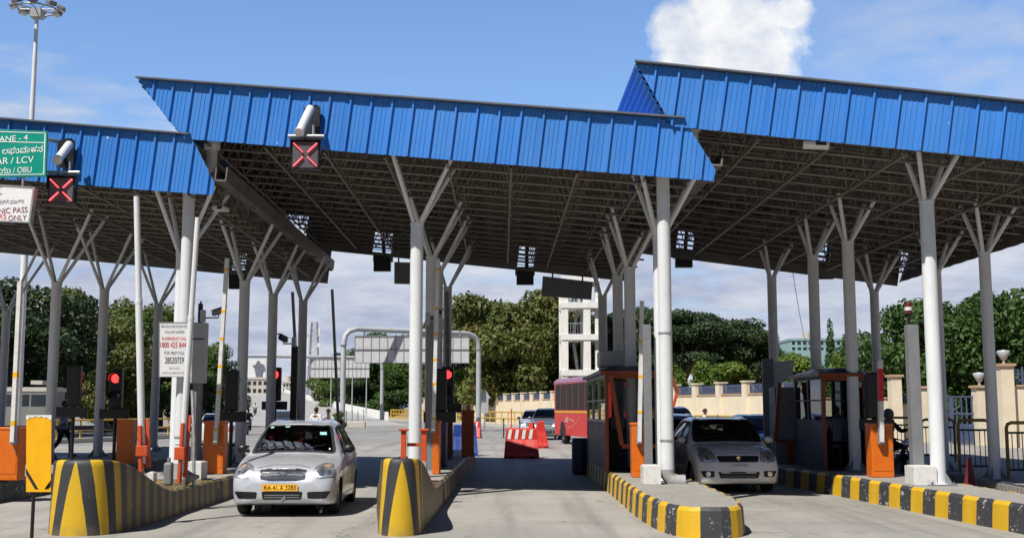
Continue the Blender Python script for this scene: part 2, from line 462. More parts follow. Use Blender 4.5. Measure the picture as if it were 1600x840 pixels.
M['lane'] = concrete_mat('lane_concrete', (.27, .258, .236), (.40, .385, .355))
M['road'] = concrete_mat('road_surface', (.235, .23, .222), (.31, .305, .295), False)
M['earth'] = mat('bare_earth_verge', (.24, .19, .13), .95, 0, .25, .3, .3, 6, dirt=(.10, .13, .05), dirt_amt=.6)
def paver_mat():
    m, nt, b = nt_new('island_pavers')
    v = coords(nt, 'Object', (1, 1, 1))
    br = node(nt, 'ShaderNodeTexBrick', Scale=4.2); br.inputs['Mortar Size'].default_value = .022
    br.inputs['Color1'].default_value = (.36, .34, .31, 1); br.inputs['Color2'].default_value = (.30, .285, .26, 1); br.inputs['Mortar'].default_value = (.13, .12, .105, 1)
    mp = nt.nodes.new('ShaderNodeMapping'); mp.inputs['Rotation'].default_value = (0, 0, R(80)); _lk(nt, v, mp.inputs[0]); _lk(nt, mp.outputs[0], br.inputs['Vector'])
    c = mix_c(nt, math_n(nt, 'MULTIPLY', ramp(nt, noise(nt, v, 1.3, 8, .7), .4, .75), .5), br.outputs['Color'], (.42, .39, .34))
    _lk(nt, c, b.inputs['Base Color']); b.inputs['Roughness'].default_value = .85
    bp = node(nt, 'ShaderNodeBump', Strength=.4, Distance=.02); bp.invert = True
    _lk(nt, br.outputs['Fac'], bp.inputs['Height']); _lk(nt, bp.outputs[0], b.inputs['Normal'])
    return m
M['paver'] = paver_mat()
def leaf_mat(name, c0, c1, c2, scale=.35):
    m, nt, b = nt_new(name)
    v = coords(nt)
    c = mix_c(nt, ramp(nt, noise(nt, v, scale, 3, .5), .36, .64), c0, c1)
    c = mix_c(nt, ramp(nt, noise(nt, v, scale * 2.7, 4, .6), .55, .75), c, c2)
    _lk(nt, c, b.inputs['Base Color']); b.inputs['Roughness'].default_value = .55
    tl = node(nt, 'ShaderNodeBsdfTranslucent'); _lk(nt, c, tl.inputs[0])
    mx = nt.nodes.new('ShaderNodeMixShader'); mx.inputs[0].default_value = .28
    _lk(nt, b.outputs[0], mx.inputs[1]); _lk(nt, tl.outputs[0], mx.inputs[2]); _lk(nt, mx.outputs[0], nt.nodes['Material Output'].inputs['Surface'])
    return m
M['leaf_mixed'] = leaf_mat('russet_green_leaves', (.075, .115, .024), (.15, .17, .036), (.27, .15, .05))
M['leaf_green'] = leaf_mat('mid_green_leaves', (.055, .11, .02), (.11, .18, .03), (.16, .21, .045))
M['leaf_dark'] = leaf_mat('dark_green_leaves', (.022, .048, .018), (.045, .085, .025), (.07, .11, .035))
M['leaf_bright'] = leaf_mat('bright_green_leaves', (.09, .16, .018), (.15, .23, .025), (.20, .25, .04))
M['leaf_deep'] = leaf_mat('deep_green_leaves', (.03, .075, .015), (.07, .15, .022), (.11, .19, .035))

M['gutter'] = mat('weathered_gutter', (.15, .14, .125), .6, .1, .25, 2.5, .1, 10, dirt=(.10, .08, .06), dirt_amt=.6)

M['gantry'] = mat('gantry_paint', (.44, .48, .51), .5, 0, .08, .6, 0, dirt=(.3, .31, .31), dirt_amt=.4)
M['panel_pale'] = mat('pale_panel_back', (.60, .61, .63), .5, .1, .06, 1.2, 0, dirt=(.42, .42, .42), dirt_amt=.3)
M['bus_glass_hi'] = mat('hazy_bus_glass', (.30, .33, .37), .12, 0, .25, .7)
M['shade_grey'] = mat('dull_grey_coachwork', (.20, .20, .19), .6, 0, .2, .6)
M['bus_glass_lo'] = mat('clear_bus_glass', (.10, .12, .13), .12, 0, .5, 2.0)
# ------------------------------------------------------------------ canopy
LROOF = 14.7
NF = Vector((ROW, -1, 0)).normalized()          # the way the front cladding faces
class Section:
    def __init__(s, poly, y0):
        s.P = [F(u, v, y0) for u, v in poly]     # BL, BR, R, TR, TL, (L)
        s.o = s.P[0]; s.ex = (s.P[1] - s.P[0]); s.W = s.ex.length; s.ex.normalize()
        s.eh = -(s.ex.cross(NF)).normalized()
        s.q = [((p - s.o).dot(s.ex), (p - s.o).dot(s.eh)) for p in s.P]
        s.H = s.q[3][1]
    def at(s, e, h, d=0.0, n=0.0):
        return s.o + s.ex * e + s.eh * h + Vector((0, d, 0)) + NF * n
    def zbot(s, X):
        t = (X - s.P[0].x) / (s.P[1].x - s.P[0].x)
        return s.P[0].z + t * (s.P[1].z - s.P[0].z)
SEC = [Section([(-1100, 194.7), (333, 305), (336, 286), (299, 213), (-1100, 95.5)], 20.54),
       Section([(290, 217), (1115, 283), (1118, 265), (1070, 188), (218, 125), (262, 187)], 20.5),
       Section([(1050, 197.5), (1900, 282), (1900, 194), (995, 100)], 20.46)]
SEC_X = [-5.75, 3.35]
def sec_of(X): return SEC[0] if X < SEC_X[0] else SEC[1] if X < SEC_X[1] else SEC[2]

def corrugated(name, s, parent):
    bm = bmesh.new(); es = [q[0] for q in s.q]; hs = [q[1] for q in s.q]
    e0, e1, h0, h1 = min(es) - .5, max(es) + .5, min(hs) - .3, max(hs) + .3
    prof = [(0, 0), (.012, .05), (.045, .05), (.057, 0), (.13, 0), (.138, .008), (.15, .008), (.158, 0), (.215, 0), (.223, .008), (.235, .008), (.243, 0),
            (.30, 0), (.308, .008), (.32, .008), (.328, 0)]
    per = .415; k = 0; prev = None; e = e0
    while e < e1:
        jit = random.uniform(-.010, .010)
        for de, n in prof:
            a = bm.verts.new(s.at(e + de, h0, 0, n + jit)); b = bm.verts.new(s.at(e + de, h1, 0, n + jit + random.uniform(-.003, .003)))
            if prev: bm.faces.new((prev[0], a, b, prev[1]))
            prev = (a, b)
        e += per
    n = len(s.q)
    for i in range(n):
        a = s.q[i]; b = s.q[(i + 1) % n]
        pa = s.at(*a); d = s.at(*b) - pa
        out = d.cross(NF).normalized()
        cen = s.at(sum(es) / n, sum(hs) / n)
        if out.dot(cen - pa) > 0: out = -out
        bmesh.ops.bisect_plane(bm, geom=bm.verts[:] + bm.edges[:] + bm.faces[:], plane_co=pa, plane_no=out, clear_outer=True)
    off = wloc(parent)
    for v in bm.verts: v.co -= off
    me = bpy.data.meshes.new(name); bm.to_mesh(me); bm.free(); me.materials.append(M['fascia'])
    o = bpy.data.objects.new(name, me); COL.objects.link(o); o.parent = parent
    return o

HOLES = {1: [(582, 615, 364, 393), (808, 837, 387, 417)], 2: [(1056, 1086, 364, 391), (1274, 1300, 380, 410)], 0: [(362, 386, 397, 424)]}
labels = ['blue clad toll roof section, lowest in the picture, at the far left',
          'blue clad middle roof section of the toll plaza, above the silver taxi',
          'blue clad right roof section, its corrugated gable stepping above the middle roof']
for k, s in enumerate(SEC):
    base = Vector((s.at(s.W / 2, 0, LROOF / 2).x, s.at(s.W / 2, 0, LROOF / 2).y, s.zbot(s.at(s.W / 2, 0).x)))
    t = thing('canopy_roof', labels[k], 'toll roof', base, 0, 'roof sections of the toll plaza')
    corrugated('front_cladding', s, t)
    q = s.q; TL, TR = q[4 if len(q) > 4 else 3], q[3 if len(q) > 4 else 2]
    if len(q) == 4: TL, TR = q[3], q[2]
    b = MB()
    b.prism([s.at(TL[0] - .03, TL[1] + .015, 0, .12), s.at(TR[0], TR[1] + .015, 0, .12), s.at(TR[0], TR[1] + .045, 0, .12), s.at(TL[0] - .03, TL[1] + .045, 0, .12)], -NF * .4)
    b.build('edge_trim', M['fascia_trim'], t)
    # roof sheet
    if k == 2: TR = (s.W + .25, TR[1])
    b = MB(); hz = s.H - .05
    b.add([s.at(TL[0] + .03, hz, .03), s.at(TR[0], TR[1] - .05, .03), s.at(TR[0], TR[1] - .05, LROOF), s.at(TL[0] + .03, hz, LROOF)], [(0, 1, 2, 3)])
    b.add([s.at(TL[0] + .03, hz + .04, .03), s.at(TR[0], TR[1] - .01, .03), s.at(TR[0], TR[1] - .01, LROOF), s.at(TL[0] + .03, hz + .04, LROOF)], [(0, 1, 2, 3)], 1)
    for i in range(14):                       # purlins under the deck
        d = .5 + i * 1.05
        b.beam(s.at(TL[0] + .2, hz - .05, d), s.at(TR[0] - .1, TR[1] - .1, d), .06, .09)
    b.build('roof_deck', [M['deck'], M['fascia']], t)
    # high end wall, ribs running back from the front
    L = q[5] if len(q) == 6 else q[0]
    if k > 0:
        b = MB(); rows = []; n = 10
        for i in range(n * 4 + 1):
            f = i / (n * 4); ee = TL[0] + (q[0][0] - TL[0]) * f; hh = TL[1] + (q[0][1] - TL[1]) * f
            bump = .055 if i % 4 in (1, 2) else 0
            rows.append([s.at(ee - bump, hh, .0), s.at(ee - bump, hh, LROOF)])
        b.grid(rows, 0, False); b.build('gable_cladding', M['fascia'], t)
    if k == 2:
        b = MB(); rows = []
        for i in range(40):
            dd = .05 + (LROOF - .05) * i / 39; bump = .03 if i % 2 else 0
            rows.append([s.at(s.W + bump, -.02, dd), s.at(s.W + .2 + bump, s.H, dd)])
        b.grid(rows, 0, False); b.build('end_cladding', M['deck'], t)
    # rear cladding with the cut outs for the lane signals
    b = MB(); cuts = sorted([tuple(F(u, v, 35.2 + (.04 if k == 0 else 0)) for u, v in ((a, d_), (b_, c_))) for a, b_, c_, d_ in HOLES[k]], key=lambda c: c[0].x)
    def eh(p):
        r = p - s.o - Vector((0, LROOF, 0)); return r.dot(s.ex), r.dot(s.eh)
    e0 = q[0][0]; hb = -.12
    def quad(ea, eb, ha, hb_): b.prism([s.at(ea, ha, LROOF), s.at(eb, ha, LROOF), s.at(eb, hb_, LROOF), s.at(ea, hb_, LROOF)], (0, .03, 0))
    cur = e0 - (.2 if k else 0)
    for a, c in cuts:
        (ea, ha), (eb, hb2) = eh(a), eh(c)
        quad(cur, ea, hb, s.H); quad(ea, eb, hb2, s.H)
        if ha > hb + .03: quad(ea, eb, hb, ha)
        cur = eb
        for j in range(4):
            hh = ha + (hb2 - ha) * (j + .6) / 4.4
            b.tube(s.at(ea, hh, LROOF + .06), s.at(eb, hh, LROOF + .06), .014, n=6)
    quad(cur, s.W, hb, s.H)
    b.build('rear_cladding', M['deck'], t)
    # space frame: trusses along the row and trusses running back
    e_a = max(.35, q[0][0] + .35); e_b = s.W - .3
    for i in range(17):
        d = .32 + i * .878; b = MB()
        b.tube(s.at(e_a - .2, .1, d), s.at(e_b + .1, .1, d), .03, n=6, cap=False)
        b.tube(s.at(e_a - .2, s.H - .22, d), s.at(e_b - .25, s.H - .22, d), .03, n=6, cap=False)
        n = max(4, int((e_b - e_a) / .62)); st = (e_b - e_a) / n
        for j in range(n):
            x0 = e_a + j * st
            b.tube(s.at(x0, .1, d), s.at(x0 + st / 2, s.H - .22, d), .016, n=5, cap=False)
            b.tube(s.at(x0 + st / 2, s.H - .22, d), s.at(x0 + st, .1, d), .016, n=5, cap=False)
        b.build('cross_truss', M['truss'], t, fix=False)
    m = int((e_b - e_a) / 1.24)
    for i in range(m + 1):
        e = e_a + i * 1.24; b = MB()
        b.tube(s.at(e, .03, .3), s.at(e, .03, LROOF - .1), .026, n=6, cap=False)
        for j in range(12):
            d = .32 + j * 1.17
            b.tube(s.at(e, .05, d), s.at(e + .36, s.H - .22, d + .585), .016, n=5, cap=False)
            b.tube(s.at(e + .36, s.H - .22, d + .585), s.at(e, .05, d + 1.17), .016, n=5, cap=False)
            b.tube(s.at(e, .05, d), s.at(e - .36, s.H - .22, d + .585), .016, n=5, cap=False)
            b.tube(s.at(e - .36, s.H - .22, d + .585), s.at(e, .05, d + 1.17), .016, n=5, cap=False)
        b.build('long_truss', M['truss'], t, fix=False)
    if k < 2:                                  # rain gutter hung under the low end
        g = MB(); eg = s.W + .02
        pr = [(-.02, .36), (-.02, .08), (.24, .08), (.24, .36), (.21, .36), (.21, .11), (.01, .11), (.01, .36)]
        g.prism([s.at(eg + a - .1, h + .25, .25) for a, h in pr], (0, LROOF - .3, 0))
        for i in range(9):
            d = 1 + i * 1.6
            g.beam(s.at(eg - .26, .22, d), s.at(eg + .24, .22, d), .05, .05)
        g.build('gutter', M['gutter'], t)

# ------------------------------------------------------------------ tree columns
def tree_column(u, vc, D, label, low=False, base=.4, r=.125, lean=.12, group='grey tree columns carrying the roof'):
    X = PX(u, D); zc = P(u, vc, D).z
    t = thing('roof_column', label, 'column', (X, D, base), 0, group)
    b = MB(); b.tube((X, D, base), (X, D, zc), r, r, 24, 0, True); b.tube((X, D, zc - .02), (X, D, zc + .015), r + .012, n=24)
    b.tube((X, D, base), (X, D, base + .03), r + .06, n=16)
    b.build('pole', M['col_paint'], t)
    b = MB(); b.bx(X - .24, X + .24, D - .24, D + .24, base, base + .018)
    for i in range(4):
        a = math.pi / 4 + i * math.pi / 2; ca, sa = math.cos(a), math.sin(a); nn = Vector((-sa, ca, 0)) * .006
        p0 = Vector((X + ca * r * .9, D + sa * r * .9, base + .018)); p1 = Vector((X + ca * (r + .13), D + sa * (r + .13), base + .018)); p2 = p0 + Vector((0, 0, .22))
        b.prism([p0 - nn, p1 - nn, p2 - nn], nn * 2); b.tube((X + (.19 if ca > 0 else -.19), D + (.19 if sa > 0 else -.19), base + .018), (X + (.19 if ca > 0 else -.19), D + (.19 if sa > 0 else -.19), base + .06), .016, n=6)
    b.build('base_plate', M['post_grey'], t)
    s = sec_of(X)
    for sy in (-1, 1):
        for sx in (-1, 1):
            zt = s.zbot(X) + .12; rise = max(.6, zt - zc)
            tip = Vector((X + sx * .52 * rise + lean, D + sy * .5 * min(rise, 1.1), 0)); tip.z = s.zbot(tip.x) + .32
            m = MB(); m.tube((X + sx * .05, D + sy * .05, zc - .01), tip, .043, n=12)
            m.build('strut', M['col_paint'], t)
    return t
COLS = [(650, 350, 22.1, 'sunlit white tree column behind the striped nose of the middle island'),
        (673, 402, 26.7, 'shaded grey tree column just right of the sunlit column behind the striped middle nose'),
        (684, 425, 29.2, 'third shaded tree column in the row behind the middle striped nose'),
        (699, 449, 33.6, 'rearmost dark tree column of the row behind the middle striped nose'),
        (1033, 371, 20.95, 'tree column behind the white rain pipe in front of the booth beside the white hatchback'),
        (985, 420, 25.5, 'shaded thick tree column standing in front of the left toll booth door'),
        (966, 432, 28.0, 'shaded tree column rising behind the roof of the left toll booth'),
        (942, 462, 32.4, 'rear tree column beside the hanging sign board and the red bus'),
        (1459, 315, 19.9, 'sunlit white tree column beside the white pedestal on the right island'),
        (1331, 378, 24.5, 'shaded tree column in front of the manned toll booth'),
        (1275, 400, 27.0, 'shaded tree column rising behind the manned toll booth'),
        (1209, 432, 31.3, 'shaded tree column beside the grey panels left of the manned booth'),
        (282, 397, 23.2, 'tree column behind the white rain pipe and the emergency call board'),
        (381, 440, 27.9, 'shaded tree column behind the orange barrier cabinet left of the taxi'),
        (426, 460, 31.4, 'shaded tree column left of the red signal behind the taxi roof'),
        (473, 470, 33.4, 'nearly black tree column directly behind the taxi roof'),
        (87, 442, 28.9, 'shaded tree column right behind the yellow hazard board'),
        (162, 452, 31.4, 'shaded tree column above the left striped nose, left of the red signal'),
        (247, 475, 35.7, 'black tree column behind the emergency call board'),
        (11, 486, 36.8, 'shaded tree column at the left border above the orange cabinet')]
for u, v, D, l in COLS:
    tree_column(u, v, D, l, base=.4)
for u, v, D, l in [(1547, 395, 23.1, 'grey tree column on the right walkway between two pedestrian railings'),
                   (1469, 423, 26.2, 'grey tree column on the right walkway directly behind the sunlit right column'),
                   (1370, 455, 29.8, 'slim shaded tree column behind the short red and white barrier arm')]:
    tree_column(u, v, D, l, base=.3, r=.115)

# rain pipes beside the low ends of the roof sections
def rain_pipe(u, D, v_head, label, top_u, elbow=True, base=.4):
    X = PX(u, D); zt = P(u, v_head, D).z
    t = thing('rain_pipe', label, 'rain pipe', (X, D, base), 0, 'white rain pipes')
    b = MB(); b.tube((X, D, base + .22), (X, D, zt - .9), .118, n=24)
    Xt = PX(top_u, D); 
    b.path([(X, D, zt - .9), (X, D, zt - .8), (X + (Xt - X) * .5, D, zt - .65), (Xt, D, zt - .5), (Xt, D, zt - .1)], .112, 20)
    b.build('pipe', M['pipe_white'], t)
    c = MB(); c.lathe([(0.01, .0), (.15, 0), (.17, .1), (.17, .28), (.15, .3), (.01, .3)], (Xt, D, zt - .16), 20); c.build('pipe_head', M['pipe_white'], t)
    for z in (base + .72, base + 2.6):
        c = MB(); c.tube((X, D, z), (X, D, z + .035), .127, n=20); c.build('clamp', M['steel'], t)
    e = MB()
    e.path([(X, D, base + .24), (X, D, base + .14), (X + .05, D - .02, base + .06), (X + .16, D - .03, base + .03), (X + .3, D - .04, base + .03)] if elbow else
           [(X, D, base + .24), (X, D, base)], .122 if not elbow else [.124, .124, .12, .118, .118], 18)
    e.build('elbow', M['pipe_grey'], t)
rain_pipe(1040, 20.4, 192, 'white rain pipe with a grey elbow at its foot, beside the white box', 1088)
rain_pipe(289, 22.7, 222, 'white rain pipe carrying the emergency call board', 323, False)

# ------------------------------------------------------------------ ground
g = MB(); g.add([(-1500, -60, 0), (1500, -60, 0), (1500, 2600, 0), (-1500, 2600, 0)], [(0, 1, 2, 3)])
g.build('ground', M['earth'], kind='structure')
g = MB(); g.add([(-60, -20, .004), (30, -20, .004), (16, 54, .004), (-60, 54, .004)], [(0, 1, 2, 3)])
g.build('toll_lanes', M['lane'], kind='structure')
def WX(Y): return 19 - .235 * (Y - 43)            # foot of the compound wall
g = MB(); g.add([(-60, 54, .006), (15, 54, .006), (WX(120) - 4.6, 120, .006), (WX(240) - 6.5, 240, .006), (-150, 260, .006), (-60, 100, .006)], [(0, 1, 2, 3, 4, 5)])
g.build('road', M['road'], kind='structure')
def rampz(Y): return max(0.0, (Y - 115) / 185.0) ** 1.15 * 4.6
def RX(Y): return -17.5 - .235 * (Y - 150)
ys = [112 + i * 14 for i in range(22)]
g = MB(); g.grid([[Vector((RX(y) - 22, y, rampz(y) + .012)), Vector((RX(y), y, rampz(y) + .012))] for y in ys])
g.grid([[Vector((RX(y), y, rampz(y) + .012)), Vector((RX(y), y, -.1))] for y in ys]); g.grid([[Vector((RX(y) - 22, y, rampz(y) + .012)), Vector((RX(y) - 22, y, -.1))] for y in ys])
g.build('flyover_ramp', M['hill_road'], kind='structure')

# ------------------------------------------------------------------ islands
def catmull(pts, n=6, closed=False):
    pts = [Vector(p) for p in pts]; out = []; k = len(pts)
    for i in range(k if closed else k - 1):
        p0 = pts[i - 1] if (i > 0 or closed) else pts[0]; p1 = pts[i]; p2 = pts[(i + 1) % k]; p3 = pts[(i + 2) % k] if (i < k - 2 or closed) else pts[-1]
        for j in range(n):
            t = j / n
            out.append(.5 * ((2 * p1) + (p2 - p0) * t + (2 * p0 - 5 * p1 + 4 * p2 - p3) * t * t + (3 * p1 - p0 - 3 * p2 + p3) * t ** 3))
    if not closed: out.append(pts[-1])
    return out
def resample(pts, step):
    out = [pts[0].copy()]; acc = 0.0
    for a, b in zip(pts, pts[1:]):
        L = (b - a).length; pos = 0.0
        while acc + (L - pos) >= step:
            pos += step - acc; acc = 0.0; out.append(a.lerp(b, pos / L))
        acc += L - pos
    out.append(pts[-1].copy()); return out
def kerb(parent, line, h=.4, stripe=.45, first=0, name='kerb', w=.075, cols=None):
    """striped kerb swept along a plan line (island on the right hand side of the travel direction)"""
    pts = resample([Vector(p) for p in line], stripe / 3); rnd = random.Random(7 + len(pts))
    b = MB(); rows = []
    for i, p in enumerate(pts):
        a = pts[max(0, i - 1)]; c = pts[min(len(pts) - 1, i + 1)]; d = (c - a).normalized()
        nin = Vector((-d.y, d.x, 0))
        j = rnd.uniform(-.006, .006); jz = rnd.uniform(-.006, .006)
        rows.append([p + nin * o + Vector((0, 0, z)) for o, z in ((-.012 + j, 0), (0 + j, h * .5), (.012 + j, h - .045 + jz), (.045 + j, h + jz), (w, h + .004 + jz), (w, h - .1))])
    for i in range(len(rows) - 1):
        mi = ((i // 3) + first) % 2
        n = len(rows[0])
        b.add(rows[i] + rows[i + 1], [(k, k + 1, n + k + 1, n + k) for k in range(n - 1)], mi)
    for r, mi in ((rows[0], first % 2), (rows[-1], ((len(rows) - 2) // 3 + first) % 2)):
        b.add(r, [tuple(range(len(r)))], mi)
    return b.build(name, cols or [M['yellow_kerb'], M['black_kerb']], parent, fix=True, merge=True)
def inset(line, d):
    out = []
    for i, p in enumerate(line):
        a = line[max(0, i - 1)]; c = line[min(len(line) - 1, i + 1)]; t = (Vector(c) - Vector(a)).normalized()
        out.append(Vector(p) + Vector((-t.y, t.x, 0)) * d)
    return out
def paving(parent, line, h=.4, d=.06):
    b = MB(); q = [p + Vector((0, 0, h - .004)) for p in inset(line, d)]
    b.add(q, [tuple(range(len(q)))]); return b.build('paving', M['paver'], parent)
def nose(parent, per, hi, lo, ya, yb):
    pts = resample(catmull(per, 8), .12); n = len(pts)
    L = [0]
    for a, c in zip(pts, pts[1:]): L.append(L[-1] + (c - a).length)
    front = min(range(n), key=lambda i: pts[i].y); nv = 12
    def top(y):
        t = min(1, max(0, (y - ya) / (yb - ya))); t = t * t * (3 - 2 * t); return hi + (lo - hi) * t
    me = bpy.data.meshes.new('striped_nose'); vs = []; fs = []; uvs = []
    off = wloc(parent)
    cx = sum(p.x for p in pts) / n
    for i, p in enumerate(pts):
        a = pts[max(0, i - 1)]; c = pts[min(n - 1, i + 1)]; d = (c - a).normalized(); nin = Vector((-d.y, d.x, 0))
        h = top(p.y)
        for k in range(nv + 3):
            if k <= nv:
                f = k / nv; q = p + nin * (.028 * f * h) + Vector((0, 0, h * f - (.0 if k < nv else .02))); uv = (L[i] - L[front], f)
            elif k == nv + 1: q = p + nin * (.028 * h + .022) + Vector((0, 0, h)); uv = (L[i] - L[front], 1)
            else: q = p + nin * (.028 * h + .07) + Vector((0, 0, h + .006)); uv = (L[i] - L[front], 1.02)
            vs.append(q - off); uvs.append(uv)
    m = nv + 3
    for i in range(n - 1):
        for k in range(m - 1): fs.append((i * m + k, (i + 1) * m + k, (i + 1) * m + k + 1, i * m + k + 1))
    # cap
    half = n // 2
    cap = []
    i, j = 0, n - 1
    while i < j:
        if i + 1 < j: cap.append((i * m + m - 1, (i + 1) * m + m - 1, (j - 1) * m + m - 1, j * m + m - 1) if i + 1 != j - 1 else (i * m + m - 1, (i + 1) * m + m - 1, j * m + m - 1))
        i += 1; j -= 1
    fs += cap
    me.from_pydata([tuple(v) for v in vs], [], fs)
    ul = me.uv_layers.new(name='UVMap')
    for l in me.loops: ul.data[l.index].uv = uvs[l.vertex_index]
    for p in me.polygons: p.use_smooth = True
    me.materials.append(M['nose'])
    bm = bmesh.new(); bm.from_mesh(me); bmesh.ops.recalc_face_normals(bm, faces=bm.faces); bm.to_mesh(me); bm.free()
    o = bpy.data.objects.new('striped_nose', me); COL.objects.link(o); o.parent = parent
    return o
V3 = lambda *a: Vector((*a, 0)) if len(a) == 2 else Vector(a)
OLD = [M['yellow_old'], M['black_old']]
ISL = 'concrete islands between the toll lanes'
# island under the leftmost columns
t = thing('traffic_island', 'left traffic island carrying the orange cabinet at the left border', 'traffic island', (-10.2, 26, 0), 0, ISL)
ln = catmull([V3(-11.6, 40), V3(-11.6, 30), V3(-11.4, 19), V3(-10.9, 16.2), V3(-10.2, 15.6), V3(-9.5, 16.2), V3(-9.15, 18.5), V3(-9.05, 24), V3(-9.0, 32), V3(-9.0, 40)], 6)
kerb(t, ln, first=1, cols=[M['black_kerb'], M['black_kerb']]); paving(t, ln)
# island with the big left nose
t = thing('traffic_island', 'traffic island with a large chevron painted nose, left of the silver taxi', 'traffic island', (-6.2, 24, 0), 0, ISL)
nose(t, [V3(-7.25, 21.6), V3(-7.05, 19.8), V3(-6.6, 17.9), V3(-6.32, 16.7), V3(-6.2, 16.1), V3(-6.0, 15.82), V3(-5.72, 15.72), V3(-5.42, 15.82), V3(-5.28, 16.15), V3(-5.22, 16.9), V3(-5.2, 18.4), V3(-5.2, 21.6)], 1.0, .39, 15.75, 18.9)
ln = [V3(-7.25, 38), V3(-7.25, 21.4)]; kerb(t, ln, cols=OLD); ln2 = [V3(-5.2, 21.4), V3(-5.2, 30), V3(-5.15, 38)]; kerb(t, ln2, first=1, cols=OLD)
paving(t, ln + ln2)
# middle island
t = thing('traffic_island', 'traffic island with a narrow chevron painted nose, right of the silver taxi', 'traffic island', (-1.6, 24, 0), 0, ISL)
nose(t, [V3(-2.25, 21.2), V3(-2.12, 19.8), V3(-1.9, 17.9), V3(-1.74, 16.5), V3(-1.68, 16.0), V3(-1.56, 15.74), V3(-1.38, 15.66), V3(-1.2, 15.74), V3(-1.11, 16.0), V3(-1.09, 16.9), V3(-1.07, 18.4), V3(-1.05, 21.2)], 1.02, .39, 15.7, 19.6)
ln = [V3(-2.25, 38), V3(-2.25, 21.0)]; kerb(t, ln, cols=OLD); ln2 = [V3(-1.05, 21.0), V3(-.95, 30), V3(-.85, 36)]; kerb(t, ln2, first=1, cols=OLD)
paving(t, ln + ln2)
# island with the left booth
t = thing('traffic_island', 'paved traffic island with a worn yellow and black kerb, left of the white hatchback', 'traffic island', (2.8, 24, 0), 0, ISL)
ln = catmull([V3(2.17, 35), V3(2.17, 28), V3(2.15, 22), V3(2.12, 19), V3(2.14, 17.4), V3(2.22, 16.2), V3(2.42, 15.52), V3(2.78, 15.38), V3(3.1, 15.5), V3(3.32, 16.1), V3(3.44, 17.3), V3(3.5, 20), V3(3.52, 26), V3(3.52, 35)], 7)
kerb(t, ln, first=0, stripe=.42); paving(t, ln)
# right island
t = thing('traffic_island', 'right traffic island with a long yellow and black kerb, carrying the manned booth', 'traffic island', (7.3, 22, 0), 0, ISL)
ln = catmull([V3(5.75, 36), V3(6.05, 28), V3(6.42, 24), V3(6.62, 21.6), V3(6.86, 18.4), V3(7.08, 15.6), V3(7.24, 13), V3(7.45, 11.4), V3(7.75, 11.2), V3(7.95, 12.2), V3(8.05, 16), V3(8.02, 21), V3(7.9, 28), V3(7.8, 36)], 8)
kerb(t, ln, first=1); paving(t, ln)
# walkway along the right
g = MB(); q = [V3(9.0, 12), V3(9.12, 20), V3(9.62, 25), V3(9.75, 40), V3(9.4, 52), V3(WX(52) - .3, 52), V3(WX(36) - .3, 36), V3(30, 12)]
g.prism([p for p in q], (0, 0, .3)); g.build('pavement', M['paver'], kind='structure')
t = thing('kerb_wall', 'low dark kerb along the right walkway under the railings', 'kerb', (9.5, 26, 0))
kerb(t, [V3(9.75, 44), V3(9.75, 36), V3(9.66, 26), V3(9.56, 24.4), V3(9.12, 19.6), V3(9.0, 12)][::-1][::-1], h=.33, cols=[M['black_kerb'], M['black_kerb']])
# ------------------------------------------------------------------ barriers
def banded(b, p0, p1, w, h, bands, mi_a=0, mi_b=1):
    """square arm with painted bands: bands = list of (t0, t1)"""
    p0 = Vector(p0); p1 = Vector(p1); cur = 0
    for a, c in bands:
        if a > cur: b.beam(p0.lerp(p1, cur), p0.lerp(p1, a), w, h, mi_a)
        b.beam(p0.lerp(p1, a), p0.lerp(p1, c), w + .003, h + .003, mi_b); cur = c
    if cur < 1: b.beam(p0.lerp(p1, cur), p1, w, h, mi_a)
def barrier(u0, u1, vb, label, z0=.4, hgt=None, vt=657, arm=None, bands=None, arm_r=.055, depth=.36, tape='yellow_sign', group='automatic barriers with orange cabinets', D=None, bracket=True):
    g = G((u0 + u1) / 2, vb, z0); D = D or g.y
    x0, x1 = PX(u0, D), PX(u1, D); zt = P(u0, vt, D).z
    t = thing('barrier', label, 'barrier gate', ((x0 + x1) / 2, D + depth / 2, z0), 0, group)
    b = MB(); b.bx(x0, x1, D, D + depth, z0, zt - .02)
    b.build('cabinet', M['orange'], t, bevel=.012)
    b = MB(); b.bx(x0 - .012, x1 + .012, D - .012, D + depth + .012, zt - .045, zt); b.build('cabinet_lid', M['orange'], t, bevel=.01)
    b = MB(); b.bx(x0 + .03, x1 - .03, D - .006, D - .001, z0 + .12, zt - .18); b.bx(x1 - .06, x1 - .04, D - .014, D - .004, z0 + .5, z0 + .56, 1)
    b.build('cabinet_door', [M['orange'], M['steel']], t)
    if arm:
        (ua, va), (ub, vbb) = arm
        p0 = P(ua, va, D - .1); p1 = P(ub, vbb, D - .1)
        b = MB(); banded(b, p0, p1, arm_r * 2, arm_r * 1.3, bands or [])
        b.build('arm', [M['white_paint'], M[tape]], t)
        if bracket:
            b = MB(); b.bx(p0.x - .05, p0.x + .05, D - .13, D - .012, p0.z - .04, p0.z + .3); b.build('arm_bracket', M['steel'], t)
            b = MB(); b.tube((p0.x, D - .15, p0.z + .14), (p0.x, D - .02, p0.z + .14), .03, n=10); b.build('pivot', M['steel'], t)
    return t
yb = [(.06, .075), (.26, .275), (.40, .415), (.55, .565), (.70, .715), (.93, .945)]
barrier(324, 355, 740, 'orange barrier cabinet with a raised yellow banded arm, left of the taxi', arm=((337, 690), (355, 404)), bands=yb)
barrier(677, 688, 740, 'narrow orange cabinet with a raised yellow banded arm on the middle island', arm=((677, 672), (684.5, 405)), bands=yb, depth=.5)
barrier(986, 1005, 745, 'orange barrier cabinet in front of the left booth, beside the white box', arm=((999, 690), (1003, 470)), bands=[(.2, .22), (.45, .47), (.70, .72)], vt=660)
